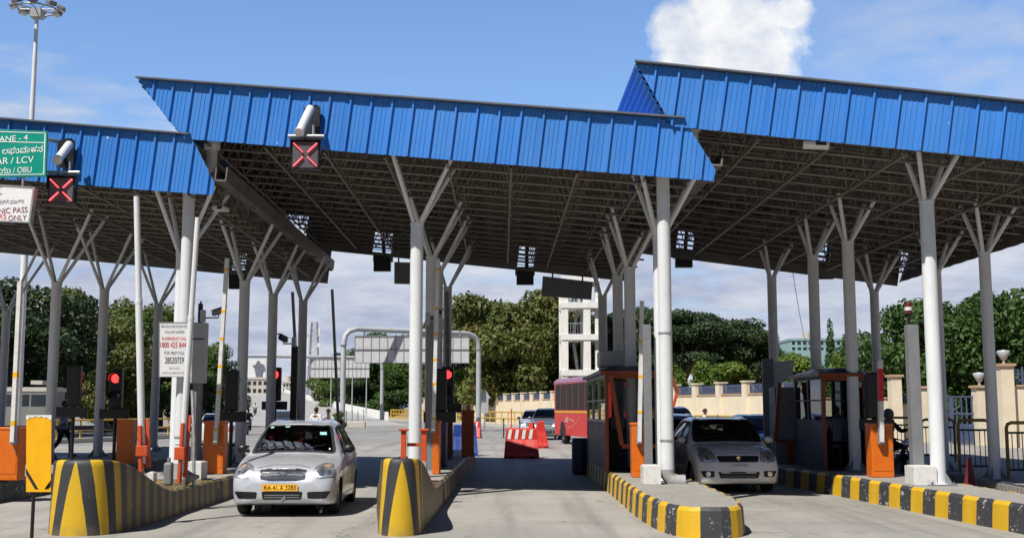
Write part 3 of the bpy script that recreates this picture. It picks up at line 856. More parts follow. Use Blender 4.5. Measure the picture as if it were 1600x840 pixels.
barrier(1357, 1391, 745, 'bright orange cabinet with a short red striped arm beside the manned booth', arm=((1377, 690), (1375, 563)), bands=[(.5, .9)], tape='ink_red', vt=661, arm_r=.06)
barrier(-12, 40, 750, 'wide orange barrier cabinet at the left border behind the hazard board', arm=((20, 690), (32, 440)), bands=[(.1, .13), (.4, .43)], vt=667)
barrier(190, 214, 718, 'dark orange cabinet in the shade beside the left red signal', vt=655, D=27.6, depth=.4)
barrier(722, 741, 709, 'distant orange cabinet at the far end of the middle island', vt=640, D=31.5, z0=.4)

# hand worked booms on the left island
def hand_boom(base, top_uv, D, label, orange_v):
    pt = P(*top_uv, D); zb = base[2]; p0 = Vector(base)
    ax = (pt - p0); zo = P(0, orange_v, D).z; f = (zo - zb) / ax.z
    t = thing('boom_gate', label, 'boom gate', base, 0, 'white booms raised on orange stands')
    b = MB(); b.beam(p0 + ax * .012 + Vector((0, -.05, 0)), p0 + ax * f + Vector((0, -.05, 0)), .13, .05); b.beam(p0 + Vector((.075, .02, .15)), p0 + ax * f * 1.12 + Vector((.075, .02, 0)), .03, .07)
    b.build('stand', M['orange_red'], t, bevel=.006)
    b = MB(); b.bx(p0.x - .075, p0.x + .095, D - .14, D - .02, zb + (zo - zb) * .42, zb + (zo - zb) * .62); b.build('hinge_box', M['orange_red'], t, bevel=.008)
    b = MB(); q0 = p0 + ax * .05; q1 = p0 + ax * .62
    b.tube(q0, q1, .052, .052, 14); b.tube(q1, pt, .046, .044, 14); b.tube(q1 - ax.normalized() * .03, q1 + ax.normalized() * .03, .056, n=14)
    b.build('boom', M['pipe_white'], t)
    b = MB(); b.tube((p0.x - .09, D, zo - .35), (p0.x + .12, D, zo - .35), .02, n=8); b.build('pivot', M['steel'], t)
b0 = P(223, 738, 17.2); hand_boom((b0.x, 17.2, .68), (213.5, 307), 17.2, 'tall white boom on an orange stand, left of the emergency call board', 664)
b0 = P(281, 757, 19.6); hand_boom((b0.x, 19.6, .40), (309, 340), 19.6, 'leaning white boom on an orange stand, crossing in front of the emergency call board', 660)
# orange stand around the middle column
t = thing('gate_stand', 'two orange posts with flat caps on either side of the sunlit middle column', 'gate stand', (PX(648, 20.7), 20.7, .4))
for u in (632.5, 664):
    X = PX(u, 20.7); z = P(u, 672, 20.7).z
    b = MB(); b.bx(X - .045, X + .045, 20.66, 20.75, .4, z); b.build('post', M['orange_red'], t, bevel=.006)
    b = MB(); b.bx(X - .085, X + .085, 20.62, 20.79, z, z + .03); b.build('cap', M['orange_red'], t, bevel=.004)
b = MB(); b.bx(PX(632.5, 20.7) + .046, PX(664, 20.7) - .046, 20.88, 20.94, 1.02, 1.08); b.build('rail', M['orange_red'], t)
# raised dark booms far behind
for (ua, va, ub, vbb, D, l) in [(529, 655, 519, 452, 34.5, 'dark raised boom leaning behind the right edge of the taxi roof'),
                                (468, 660, 457, 456, 33.0, 'thin dark raised boom beside the black column behind the taxi'),
                                (700, 650, 698, 455, 30.8, 'shaded banded boom raised in front of the far middle column')]:
    p0 = P(ua, va, D); p1 = P(ub, vbb, D)
    t = thing('boom_gate', l, 'boom gate', (p0.x, D, .4))
    b = MB(); b.bx(p0.x - .12, p0.x + .12, D, D + .3, .4, 1.35); b.build('cabinet', M['orange_dark'], t, bevel=.01)
    b = MB(); banded(b, p0 + Vector((0, -.06, 0)), p1, .09, .06, [(.3, .315), (.55, .565), (.8, .815)]); b.build('boom', [M['post_grey'], M['yellow_rail']], t)

# ------------------------------------------------------------------ signals
def signal(u, v, D, label, facing=1, arm=True, zbase=.4, group='two lamp lane signals on black poles'):
    X = PX(u, D); z = P(u, v, D).z
    t = thing('traffic_light', label, 'traffic light', (X, D, zbase), 0, group)
    b = MB(); b.tube((X, D, zbase), (X, D, z - .72), .042, n=12); b.bx(X - .13, X + .13, D - .13, D + .13, zbase, zbase + .02); b.build('pole', M['black'], t)
    b = MB(); b.bx(X - .15, X + .15, D - .1, D + .1, z - .72, z + .2); b.build('housing', M['black'], t, bevel=.03)
    for k, (dz, m) in enumerate(((0, M['lamp_red'] if facing > 0 else M['interior']), (-.42, M['interior']))):
        y = D - .1 * facing
        b = MB(); b.lathe([(.0, -.03 * facing), (.06, -.025 * facing), (.105, 0)], (X, y, z + dz), 20, 0, 'Y'); b.build('lamp', m, t)
        b = MB(); rows = []
        for r, L in ((.125, 0), (.125, .17)):
            rows.append([Vector((X + r * math.cos(a), y - L * facing, z + dz + r * math.sin(a))) for a in [R(-30 + 240 * i / 16) for i in range(17)]])
        b.grid(rows); b.build('visor', M['black'], t)
    if arm:
        b = MB(); b.bx(X - .34, X + .36, D - .16, D - .12, z - .96, z - .73); b.build('count_panel', M['black'], t, bevel=.01)
    return t
signal(187, 591, 28, 'red signal on a black pole in front of the trees at the left')
signal(433, 585, 32, 'red signal half hidden by a shaded column behind the taxi roof')
signal(700, 585, 29.6, 'red signal on the middle island near the gantry posts')
signal(122, 585, 26.5, 'unlit black signal seen from behind at the left border', -1)
signal(366, 592, 26.4, 'unlit black signal seen from behind, right of the banded barrier arm', -1)
signal(688, 590, 25.2, 'unlit black signal seen from behind beside the sunlit middle column', -1)
signal(1362, 597, 23.2, 'unlit black signal seen from behind the short striped arm', -1)
# red cross signals hung in front of the roof
def cross_signal(u, v, w, label, y0, pipe, hole):
    c = F(u, v, y0); s = FPX / c.y; hw = w / 2 / s; hh = hw * 1.02
    t = thing('lane_signal', label, 'lane signal', c, 0, 'red cross lane signals at the roof edge')
    b = MB(); b.bx(c.x - hw, c.x + hw, c.y, c.y + .16, c.z - hh, c.z + hh); b.build('housing', M['black'], t, bevel=.012)
    b = MB(); b.bx(c.x - hw * .88, c.x + hw * .88, c.y - .005, c.y - .001, c.z - hh * .9, c.z + hh * .9); b.build('panel', M['led_off'], t)
    for a in (45, -45):
        for sgn in (-1, 1):
            b = MB(); ca, sa = math.cos(R(a)), math.sin(R(a))
            for i in range(1):
                d0, d1 = hw * .24 * sgn, hw * 1.16 * sgn
                b.beam((c.x + ca * d0, c.y - .014, c.z + sa * d0), (c.x + ca * d1, c.y - .014, c.z + sa * d1), hw * .27, .016)
            b.build('led_strip', M['led_red'], t)
    b = MB()                                                     # visor, hood bars
    b.bx(c.x - hw * 1.1, c.x + hw * 1.1, c.y - .06, c.y + .12, c.z + hh + .005, c.z + hh + .03)
    b.bx(c.x - hw * 1.1, c.x - hw * 1.04, c.y - .02, c.y + .12, c.z + hh * .1, c.z + hh * 1.02); b.bx(c.x + hw * 1.04, c.x + hw * 1.1, c.y - .02, c.y + .12, c.z + hh * .1, c.z + hh * 1.02)
    b.build('hood', M['black'], t)
    b = MB(); b.tube((c.x - hw * 1.25, c.y + .03, c.z + hh + .09), (c.x + hw * 1.3, c.y + .03, c.z + hh + .09), .035, n=10)
    b.tube((c.x - hw * .4, c.y + .05, c.z + hh), (c.x - hw * .4, c.y + .05, c.z + hh + .22), .022, n=8); b.tube((c.x + hw * .5, c.y + .05, c.z + hh), (c.x + hw * .5, c.y + .05, c.z + hh + .3), .022, n=8)
    b.build('cross_bar', M['steel'], t)
    (ua, va), (ub, vb) = pipe
    p0 = F(ua, va, y0 + .55); p1 = F(ub, vb, y0 - .1)
    b = MB(); b.tube(p0, p1, .08, n=18); b.tube(p1, p1 + (p1 - p0).normalized() * .03, .09, n=18); b.build('bracket_pipe', M['pipe_white'], t)
    (u0, v0), (u1, v1) = hole
    q0 = F(u0, v1, 20.36); q1 = F(u1, v0, 20.36)
    b = MB(); b.prism([q0, Vector((q1.x, q1.y, q0.z)), q1, Vector((q1.x - .06, q1.y, q1.z + .05)), Vector((q0.x + .06, q0.y, q1.z + .05)), Vector((q0.x, q0.y, q1.z))], (0, .06, 0)); b.build('mounting_plate', M['black'], t)
cross_signal(477, 242, 45, 'red cross lane signal on the middle roof edge, above the taxi', 19.6, ((485, 170), (468, 206)), ((474, 168), (500, 214)))
cross_signal(95.5, 297, 42, 'red cross lane signal beside the green lane sign at the left', 19.6, ((108, 226), (90, 250)), ((88, 220), (116, 262)))
# their backs at the far edge
for u, v, w, l in [(597, 410, 27, 'left of the sunlit middle column'), (820.5, 431, 27, 'above the red bus lane'), (1069, 404, 27, 'above the white hatchback'), (1291, 423, 25, 'above the manned booth'), (371, 437, 28, 'above the banded barrier arm')]:
    c = F(u, v, 35.45); s = FPX / c.y; hw = w / 2 / s
    t = thing('lane_signal', 'black back of a lane signal under the far eave ' + l, 'lane signal', c, 0, 'lane signals hung at the far roof edge')
    b = MB(); b.bx(c.x - hw, c.x + hw, c.y, c.y + .2, c.z - hw, c.z + hw * .95); b.bx(c.x - hw * 1.15, c.x + hw * 1.15, c.y + .2, c.y + .4, c.z + hw * .2, c.z + hw * 1.05); b.build('housing', M['black'], t, bevel=.01)
    b = MB(); b.tube((c.x + .05, c.y + .1, c.z + hw * .9), (c.x + .05, c.y - .3, c.z + hw * .9 + .62), .06, n=12); b.tube((c.x - hw * 1.2, c.y + .1, c.z + hw * 1.02), (c.x + hw * 1.2, c.y + .1, c.z + hw * 1.02), .03, n=8); b.build('bracket', M['black'], t)
# sign boards hung at the far edge, seen from behind
for pts, l in [([(848, 431), (926, 440), (924, 468), (846, 462)], 'dark back of a tilted sign board hung in front of the white tower'),
               ([(616, 409), (650, 410), (650, 444), (616, 443)], 'dark back of a square sign board behind the sunlit middle column')]:
    q = [F(u, v, 34.6) for u, v in pts]; c = sum(q, Vector()) / 4
    t = thing('hanging_sign', l, 'sign board', c, 0)
    b = MB(); b.prism(q, (0, .05, 0)); b.build('board', M['post_grey'], t)
    for f in (.2, .8):
        b = MB(); p = q[0].lerp(q[1], f); b.tube(p + Vector((0, .02, -.1)), p + Vector((0, .02, .62)), .025, n=8); b.build('hanger', M['truss'], t)

# ------------------------------------------------------------------ lane sign and pass sign (left border)
def flat_board(name, label, cat, q, th, mat_, group=None):
    c = sum(q, Vector()) / len(q)
    t = thing(name, label, cat, c, 0, group)
    b = MB(); b.prism(q, Vector((0, th, 0))); b.build('board', mat_, t, bevel=.004)
    return t, c
Y0 = 19.2
A = [F(-95, 278.5, Y0), F(71.5, 275.5, Y0), F(74, 205, Y0), F(-93, 199, Y0)]
t, c = flat_board('lane_sign', 'green lane four sign with white lettering at the left roof edge', 'lane sign', A, .05, M['sign_green'])
nrm = Vector((ROW, -1, 0)).normalized(); rzs = math.degrees(math.atan2(ROW, 1))
def on(q, a, b_):      # a, b_ in 0..1 across / up the board
    return q[0].lerp(q[1], a).lerp(q[3].lerp(q[2], a), b_)
b = MB()
for (a0, b0, a1, b1) in ((.015, .04, .985, .055), (.015, .945, .985, .96), (.012, .04, .02, .96), (.978, .04, .986, .96), (.02, .735, .98, .75)):
    b.prism([on(A, a0, b0) + nrm * .004, on(A, a1, b0) + nrm * .004, on(A, a1, b1) + nrm * .004, on(A, a0, b1) + nrm * .004], nrm * .003)
b.build('border', M['ink_white'], t)
def put(t, q, a, b_, body, h, m, w=None, align='CENTER', n=.006):
    text_mesh('lettering', body, h, on(q, a, b_) + nrm * n, m, t, width=w, rz=rzs, align=align)
W = (A[1] - A[0]).length
put(t, A, .825, .85, 'LANE - 4', .105, M['ink_white'], W * .30, 'RIGHT')
put(t, A, .965, .60, 'ಕಾರು / ಲಘುವಾಹನ', .15, M['ink_white'], W * .60, 'RIGHT')
put(t, A, .886, .375, 'CAR / LCV', .125, M['ink_white'], W * .41, 'RIGHT')
put(t, A, .87, .165, 'ಒಬಿಯು / OBU', .125, M['ink_white'], W * .43, 'RIGHT')
for a in (.25, .8):
    b = MB(); p = on(A, a, .9) - nrm * .06; b.tube(p, p - nrm * .9 + Vector((0, 0, .1)), .04, n=10); b.build('bracket', M['steel'], t)
B = [F(-80, 342, Y0), F(46.5, 347.5, Y0), F(54, 293, Y0), F(-80, 284, Y0)]
t, c = flat_board('pass_sign', 'white electronic pass users sign hung below the green lane sign', 'notice board', B, .08, M['sign_white'])
W = (B[1] - B[0]).length
put(t, B, .90, .60, 'ಪಾಸ್ ಬಳಸುವವರಿಗೆ ಮಾತ್ರ', .085, M['ink_grey'], W * .64, 'RIGHT')
put(t, B, .955, .36, 'ELECTRONIC PASS', .105, M['ink_maroon'], W * .72, 'RIGHT')
put(t, B, .71, .14, 'USERS', .10, M['ink_red'], W * .25, 'RIGHT')
put(t, B, .955, .14, 'ONLY', .10, M['ink_maroon'], W * .22, 'RIGHT')
b = MB(); cc = on(B, .62, .86) + nrm * .008
b.lathe([(.075, -.001), (.075, .002), (.062, .002), (.062, -.001)], (0, 0, 0), 24, 0, 'Y')
b.v = [cc + p for p in b.v]; b.build('emblem_ring', M['ink_grey'], t)
b = MB()
for (a0, b0, a1, b1) in ((-.006, -.01, 1.006, .02), (-.006, .98, 1.006, 1.012), (.985, .02, 1.006, .98), (-.006, .02, .01, .98)):
    b.prism([on(B, a0, b0) + nrm * .012, on(B, a1, b0) + nrm * .012, on(B, a1, b1) + nrm * .012, on(B, a0, b1) + nrm * .012], -nrm * .1)
b.build('frame', M['steel'], t)
for a in (.3, .85):
    b = MB(); p = on(B, a, .98) - nrm * .04; b.tube(p, p + Vector((0, 0, .35)), .025, n=8); b.build('hanger', M['steel'], t)

# emergency call board on the left rain pipe
D = 22.42; q = [P(248, 588.5, D), P(300, 588.5, D), P(300, 503, D), P(248.5, 503, D)]
t, c = flat_board('notice_board', 'white emergency call board with red and black numbers on the left column', 'notice board', q, .03, M['sign_white'])
Wb = q[1].x - q[0].x
nrm_s, rz_s = nrm, rzs; nrm = Vector((0, -1, 0)); rzs = 0
for b_, s_, m_, h_, w_ in ((.925, 'BANGALORE ELEVATED', 'ink_grey', .052, .84), (.82, 'TOLLWAY LIMITED', 'ink_grey', .052, .64), (.70, 'IN EMERGENCY CALL', 'ink_red', .06, .78),
                           (.585, '1800 425 8444', 'ink_red', .105, .90), (.44, 'FOR HELP CALL', 'ink_grey', .062, .64), (.305, '28520759', 'ink_black', .12, .60), (.16, 'REACH US AT', 'ink_grey', .035, .32), (.075, 'tollbooth@tollway.in', 'ink_grey', .04, .80)):
    put(t, q, .47, b_, s_, h_, M[m_], Wb * w_ * .94)
b = MB()
for (a0, b0, a1, b1) in ((.0, .0, 1, .012), (.0, .988, 1, 1), (0, .012, .02, .988), (.98, .012, 1, .988)):
    b.prism([on(q, a0, b0) + nrm * .002, on(q, a1, b0) + nrm * .002, on(q, a1, b1) + nrm * .002, on(q, a0, b1) + nrm * .002], nrm * .006)
b.build('frame', M['steel'], t)
nrm, rzs = nrm_s, rz_s
D = 23.6; t = thing('control_box', 'grey back of a control cabinet behind the emergency call board', 'control box', (PX(306, D), D, .4))
b = MB(); b.bx(PX(291, D), PX(321, D), D, D + .3, P(0, 598, D).z, P(0, 503, D).z); b.build('box', M['sign_grey'], t, bevel=.015)
b = MB(); b.bx(PX(303, D), PX(311, D), D + .1, D + .2, .4, P(0, 598, D).z); b.build('stand', M['post_grey'], t)
b = MB(); b.bx(PX(292, D), PX(320, D), D - .004, D - .001, P(0, 530, D).z, P(0, 528, D).z); b.build('seam', M['black'], t)

# yellow hazard board at the left
D = 13.6; q = [P(40.5, 768, D), P(79.5, 768, D), P(80.5, 647.5, D), P(41, 648, D)]
t = thing('hazard_board', 'yellow hazard board on a thin black pole at the lower left', 'hazard board', (PX(65, D), D, 0))
b = MB(); b.prism(q, (0, .012, 0)); b.build('board', M['yellow_sign'], t, bevel=.003)
b = MB()
for a0, b0, a1, b1, wd in ((.0, .31, .42, .05, .075), (1.0, .155, .80, .05, .075)):
    b.prism([on(q, a0, b0) + Vector((0, -.003, 0)), on(q, a0, b0 - wd) + Vector((0, -.003, 0)), on(q, max(.0, a1 - .06), b1 - .01) + Vector((0, -.003, 0)), on(q, min(1, a1 + .08), b1 - .01) + Vector((0, -.003, 0))], (0, -.002, 0))
b.build('stripe', M['ink_black'], t)
b = MB(); rnd = random.Random(3)
top = [on(q, i / 14, .985 - rnd.uniform(0, .03) - (.035 if i in (0, 1, 13, 14) else 0)) + Vector((0, -.003, 0)) for i in range(15)]
b.prism([on(q, 0, 1) + Vector((0, -.003, 0)), on(q, 1, 1) + Vector((0, -.003, 0))] + top[::-1], (0, -.002, 0)); b.build('worn_edge', M['sign_white'], t)
X = PX(65, D); b = MB(); b.tube((X, D + .04, 0), (X, D + .04, P(0, 690, D).z), .021, n=10); b.build('pole', M['black'], t)

# ------------------------------------------------------------------ square posts, boxes and cameras
def square_post(u0, u1, vt, D, label, zb=.4, name='square_post', mt='post_grey'):
    x0, x1 = PX(u0, D), PX(u1, D); t = thing(name, label, 'post', ((x0 + x1) / 2, D, zb), 0, 'grey square posts on the islands')
    w_ = x1 - x0; b = MB(); b.bx(x0, x1, D, D + w_, zb, P(0, vt, D).z); b.build('shaft', M[mt], t, bevel=.006)
    b = MB(); b.bx(x0 - .05, x1 + .05, D - .05, D + w_ + .05, zb, zb + .015); b.build('base_plate', M['steel'], t)
    return t
p1 = square_post(308, 318.5, 503, 26.6, 'grey square post beside the emergency call board, carrying a camera')
p2 = square_post(666, 677, 492, 24.6, 'grey square post right of the sunlit middle column, carrying a camera')
p3 = square_post(1005.5, 1017.5, 506, 20.75, 'grey square post standing behind the white box at the left booth', zb=.4)
p4 = square_post(1421, 1438, 506, 20.2, 'grey square post on the white pedestal beside the right sunlit column')
p5 = square_post(456, 466, 540, 32.2, 'black looking square post with a camera behind the taxi roof', mt='black')
b = MB(); X = PX(1423, 20.3); z = P(0, 506, 20.3).z; b.tube((X, 20.3, z), (X, 20.3, z + .2), .03, n=10); b.build('beacon_stem', M['black'], p4)
b = MB(); b.tube((X, 20.3, z + .2), (X, 20.3, z + .40), .06, .055, n=14); b.build('beacon', M['maroon'], p4)
b = MB(); b.tube((X, 20.3, z + .25), (X, 20.3, z + .31), .066, n=14); b.build('beacon_band', M['white_paint'], p4)
def cctv(u, v, D, label, post_u, yaw, mt='post_grey', size=1.0, tilt=-12):
    X = PX(u, D); z = P(0, v, D).z; xp = PX(post_u, D)
    t = thing('camera', label, 'security camera', (X, D, z), 0, 'security cameras watching the lanes')
    Mx = Matrix.Rotation(R(yaw), 3, 'Z') @ Matrix.Rotation(R(tilt), 3, 'X'); c = Vector((X, D, z))
    b = MB(); b.box(c, (.10 * size, .34 * size, .11 * size), rot=Mx); b.build('housing', M[mt], t, bevel=.02)
    b = MB(); b.box(c + Mx @ Vector((0, -.03, .075 * size)), (.13 * size, .42 * size, .012), rot=Mx); b.build('sunshield', M[mt], t)
    b = MB(); b.lathe([(0, 0), (.035 * size, 0), (.035 * size, .01)], (0, 0, 0), 14, 0, 'Y'); b.v = [c + Mx @ (p + Vector((0, -.18 * size, 0))) for p in b.v]; b.build('lens', M['bldg_glass'], t)
    b = MB(); b.path([c + Vector((0, .02, -.06 * size)), c + Vector((0, .02, -.13)), Vector((xp, D + .05, z - .13))], .02, 8); b.bx(xp - .05, xp + .05, D, D + .12, z - .22, z + .05)
    b.build('arm', M['steel'], t)
cctv(341, 487, 26.3, 'grey camera on an arm beside the banded barrier arm', 316, 60)
cctv(686, 491, 24.4, 'small camera on an arm against the banded arm right of the middle column', 668, 15, 'post_grey', .8)
cctv(443, 529, 32, 'black camera on a short arm behind the taxi roof', 459, -20, 'black', 1.1)
t = thing('pole_stub', 'thin black steel stub on top of the camera post', 'pole', (PX(313, 26.7), 26.7, P(0, 503, 26.7).z))
b = MB(); b.bx(PX(310, 26.7), PX(316, 26.7), 26.65, 26.75, P(0, 503, 26.7).z, P(0, 474, 26.7).z); b.tube((PX(313, 26.7), 26.7, P(0, 474, 26.7).z), (PX(313, 26.7), 26.7, P(0, 470, 26.7).z), .02, n=6); b.build('stub', M['black'], t)
def block(u0, u1, v0, v1, D, label, mt='white_paint', zb=.4, depth=.45, name='plinth', bev=.015):
    x0, x1 = PX(u0, D), PX(u1, D)
    b = MB(); b.bx(x0, x1, D, D + depth, zb, P(0, v0, D).z); b.bx(x0 + .03, x1 - .03, D + .03, D + depth - .03, P(0, v0, D).z, P(0, v0, D).z + .012)
    o = b.build(name, M[mt], bevel=bev)
    c = Vector(((x0 + x1) / 2, D + depth / 2, zb))
    for v in o.data.vertices: v.co -= c
    o.location = c
    return tag(o, label, 'concrete block')
block(1003, 1030, 728, 752, 20.0, 'white painted block behind the foot of the rain pipe with the elbow')
block(1421, 1457, 729, 755, 19.75, 'white painted pedestal under the square post on the right island')
block(239, 249, 738, 752, 18.6, 'small white block at the foot of the tall white boom', zb=.52, depth=.2)
block(296, 322, 722, 745, 21.4, 'stained pale block behind the leaning white boom')
block(656, 668, 722, 752, 19.9, 'grey painted steel stub behind the narrow striped nose', 'pipe_grey', .41, .18)
b = MB(); D = 19.9; X = PX(270, D); b.bx(X - .07, X + .07, D, D + .16, .4, .78); b.tube((X, D + .08, .78), (X, D + .08, .86), .03, n=10); o = b.build('junction_box', M['post_grey'], bevel=.03); tag(o, 'small grey rounded junction box left of the leaning boom stand', 'junction box')
b = MB(); p = P(303, 752, 19.9); b.path([(p.x, 19.9, .40), (p.x - .05, 20.0, 1.2), (p.x - .16, 20.2, 2.0)], .03, 8); o = b.build('stay_rod', M['steel']); tag(o, 'thin grey stay rod leaning beside the leaning boom stand', 'rod')
b = MB(); p = P(293, 749, 19.8); b.lathe([(.0, 0), (.12, 0), (.14, .03), (.05, .16), (.03, .24), (0, .24)], (0, 0, 0), 16, 0, 'X'); Mx = Matrix.Rotation(R(25), 3, 'Z'); b.v = [Mx @ v + Vector((p.x - .05, 19.8, .54)) for v in b.v]; o = b.build('loudspeaker_horn', M['post_grey']); tag(o, 'grey horn lying at the foot of the leaning boom stand', 'horn')
# light fittings under the roof edge
def roof_lamp(u, v, y0, w_, label):
    c = F(u, v, y0); t = thing('roof_lamp', label, 'lamp', c, 0, 'floodlights under the roof')
    rx = Matrix.Rotation(math.atan(ROW), 3, 'Z') @ Matrix.Rotation(R(5), 3, 'Y')
    b = MB(); b.box(c, (w_, .3, .09), rot=rx); b.build('case', M['sign_white'], t, bevel=.02)
    b = MB(); b.box(c + rx @ Vector((w_ * .18, -.153, .0)), (w_ * .4, .006, .06), rot=rx); b.build('glass', M['bldg_glass'], t)
    b = MB(); b.tube(c, c + Vector((0, .1, .3)), .02, n=8); b.build('bracket', M['steel'], t)
roof_lamp(1275, 227, 20.75, .44, 'pale box lamp under the front edge of the right roof section')
roof_lamp(345, 326, 22.2, .26, 'small pale floodlight under the low corner beside the left roof section')
# ------------------------------------------------------------------ toll booths
def booth(x0, x1, y0, y1, zb, zt, label, man=False):
    t = thing('toll_booth', label, 'toll booth', ((x0 + x1) / 2, (y0 + y1) / 2, zb), 0, 'toll booths on the islands')
    sill = zb + 1.0; p = .07
    # roof with overhang, slightly domed
    b = MB(); rows = []
    for y in (y0 - .14, y0 + .1, (y0 + y1) / 2, y1 - .1, y1 + .12):
        k = 0 if y in (y0 - .14, y1 + .12) else .10 if y != (y0 + y1) / 2 else .15
        rows.append([Vector((x, y, zt + kk)) for x, kk in ((x0 - .1, 0), (x0 + .12, k * .7), ((x0 + x1) / 2, k), (x1 - .12, k * .7), (x1 + .1, 0))])
    b.grid(rows); b.bx(x0 - .1, x1 + .1, y0 - .14, y1 + .12, zt - .07, zt - .001); b.build('roof', M['navy'], t)
    b = MB(); b.bx(x0 - .104, x1 + .104, y0 - .144, y0 - .13, zt - .075, zt - .01); b.build('roof_trim', M['orange_dark'], t)
    # corner posts
    for (x, y, m) in ((x0, y0, 'orange_dark'), (x1, y0, 'orange_dark'), (x0, y1, 'navy'), (x1, y1, 'navy')):
        b = MB(); b.bx(x - (p if x == x1 else 0), x + (p if x == x0 else 0), y - (p if y == y1 else 0), y + (p if y == y0 else 0), zb, zt - .07); b.build('corner_post', M[m], t, bevel=.008)
    # side walls: panel, windows with mullions
    for x, sg in ((x0, 1), (x1, -1)):
        b = MB(); b.bx(x + .012 * sg, x + .05 * sg, y0 + p, y1 - p, zb, sill); b.build('wall_panel', M['navy'] if man else M['maroon_panel'], t)
        n = 3 if (y1 - y0) > 3 else 2
        for i in range(n):
            a = y0 + p + (y1 - y0 - 2 * p) * i / n; c = y0 + p + (y1 - y0 - 2 * p) * (i + 1) / n
            f = MB()
            f.bx(x + .0 * sg, x + .06 * sg, a, a + .05, sill, zt - .07); f.bx(x, x + .06 * sg, c - .05, c, sill, zt - .07)
            f.bx(x, x + .06 * sg, a + .05, c - .05, sill, sill + .05); f.bx(x, x + .06 * sg, a + .05, c - .05, zt - .13, zt - .07); f.bx(x, x + .05 * sg, a + .05, c - .05, sill + .45, sill + .48)
            fo = f.build('window', M['steel'] if not man else M['dark_iron'], t)
            g = MB(); g.bx(x + .028 * sg, x + .034 * sg, a + .05, c - .05, sill + .05, zt - .13); g.build('pane', M['booth_glass'], fo)
    # rear wall
    b = MB(); b.bx(x0 + p, x1 - p, y1 - .05, y1 - .02, zb, sill); b.build('rear_panel', M['navy'], t)
    f = MB(); f.bx(x0 + p, x1 - p, y1 - .05, y1, sill, sill + .05); f.bx(x0 + p, x1 - p, y1 - .05, y1, zt - .13, zt - .07); f.bx((x0 + x1) / 2 - .03, (x0 + x1) / 2 + .03, y1 - .05, y1, sill + .05, zt - .13)
    fo = f.build('window', M['dark_iron'], t); g = MB(); g.bx(x0 + p, x1 - p, y1 - .03, y1 - .024, sill + .05, zt - .13); g.build('pane', M['booth_glass'], fo)
    # front: open door, with a header
    b = MB(); b.bx(x0 + p, x1 - p, y0, y0 + .05, zt - .16, zt - .07); b.build('door_header', M['orange_dark'], t)
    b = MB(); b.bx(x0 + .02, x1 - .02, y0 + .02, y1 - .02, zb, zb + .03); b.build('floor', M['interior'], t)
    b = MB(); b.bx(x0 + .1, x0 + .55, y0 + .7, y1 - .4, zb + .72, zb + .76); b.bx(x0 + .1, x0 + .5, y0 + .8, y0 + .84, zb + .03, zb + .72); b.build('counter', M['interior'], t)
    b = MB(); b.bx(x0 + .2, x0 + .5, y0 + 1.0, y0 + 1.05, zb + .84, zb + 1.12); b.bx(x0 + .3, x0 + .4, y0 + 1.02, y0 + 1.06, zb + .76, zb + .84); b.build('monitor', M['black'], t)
    return t
M['maroon_panel'] = mat('worn_dark_panel', (.075, .06, .065), .5, 0, .3, 3, .1, 20, dirt=(.16, .13, .12), dirt_amt=.5)
b1 = booth(2.13, 3.44, 24.0, 29.2, .4, 2.47, 'left toll booth with orange door frame and long dark windowed side, beside the red bus')
b2 = booth(6.78, 7.72, 24.5, 26.9, .4, 2.44, 'right toll booth with orange frame, a man seated inside it', True)
# crash frames in front of the booths
def crash_frame(x0, x1, y, zt, label, lean=.22):
    t = thing('crash_frame', label, 'guard frame', ((x0 + x1) / 2, y, .4), 0, 'orange guard frames at the booths')
    b = MB(); b.beam((x0, y, zt), (x0 + lean, y, .95), .09, .09); b.build('leaning_post', M['orange_dark'], t, bevel=.008)
    b = MB(); b.beam((x0 + lean, y, .93), (x1, y, .93), .09, .09); b.build('rail', M['orange_dark'], t, bevel=.008)
    for x in (x0 + lean + .28, x1 - .06):
        b = MB(); b.beam((x, y, .4), (x, y, .885), .09, .09); b.build('leg', M['orange_dark'], t, bevel=.008)
crash_frame(2.22, 3.40, 23.75, 2.38, 'orange guard frame leaning across the door of the left booth')
crash_frame(6.52, 6.85, 27.2, 2.3, 'dark orange guard frame behind the manned booth, at the grey panels', -.12)
# things on the roofs
b = MB(); b.bx(2.2, 2.75, 26.0, 26.8, 2.63, 2.98); o = b.build('cooler_box', M['sign_grey'], bevel=.02); tag(o, 'pale grey box on the roof of the left booth', 'box')
b = MB(); b.bx(2.72, 3.15, 27.6, 28.2, 2.63, 2.98); o = b.build('cooler_box', M['steel'], bevel=.02); tag(o, 'smaller grey box on the left booth roof, between two columns', 'box')
# chair and the clerk's station
t = thing('office_chair', 'dark blue office chair in the manned booth', 'chair', (7.26, 25.0, .43))
b = MB(); b.bx(7.02, 7.48, 24.80, 25.2, .86, .93); b.build('seat', M['navy_seat'] if 'navy_seat' in M else M['navy'], t, bevel=.03)
b = MB(); b.bx(7.04, 7.46, 24.74, 24.80, .98, 1.50); b.build('backrest', M['navy'], t, bevel=.03)
b = MB(); b.tube((7.26, 25, .5), (7.26, 25, .86), .03); b.path([(7.26, 25, .84), (7.26, 24.72, .84), (7.26, 24.72, 1.2)], .02, 8)
for i in range(5):
    a = i * 2 * math.pi / 5; b.tube((7.26, 25, .5), (7.26 + .26 * math.cos(a), 25 + .26 * math.sin(a), .46), .018, n=8)
b.build('base', M['black'], t)
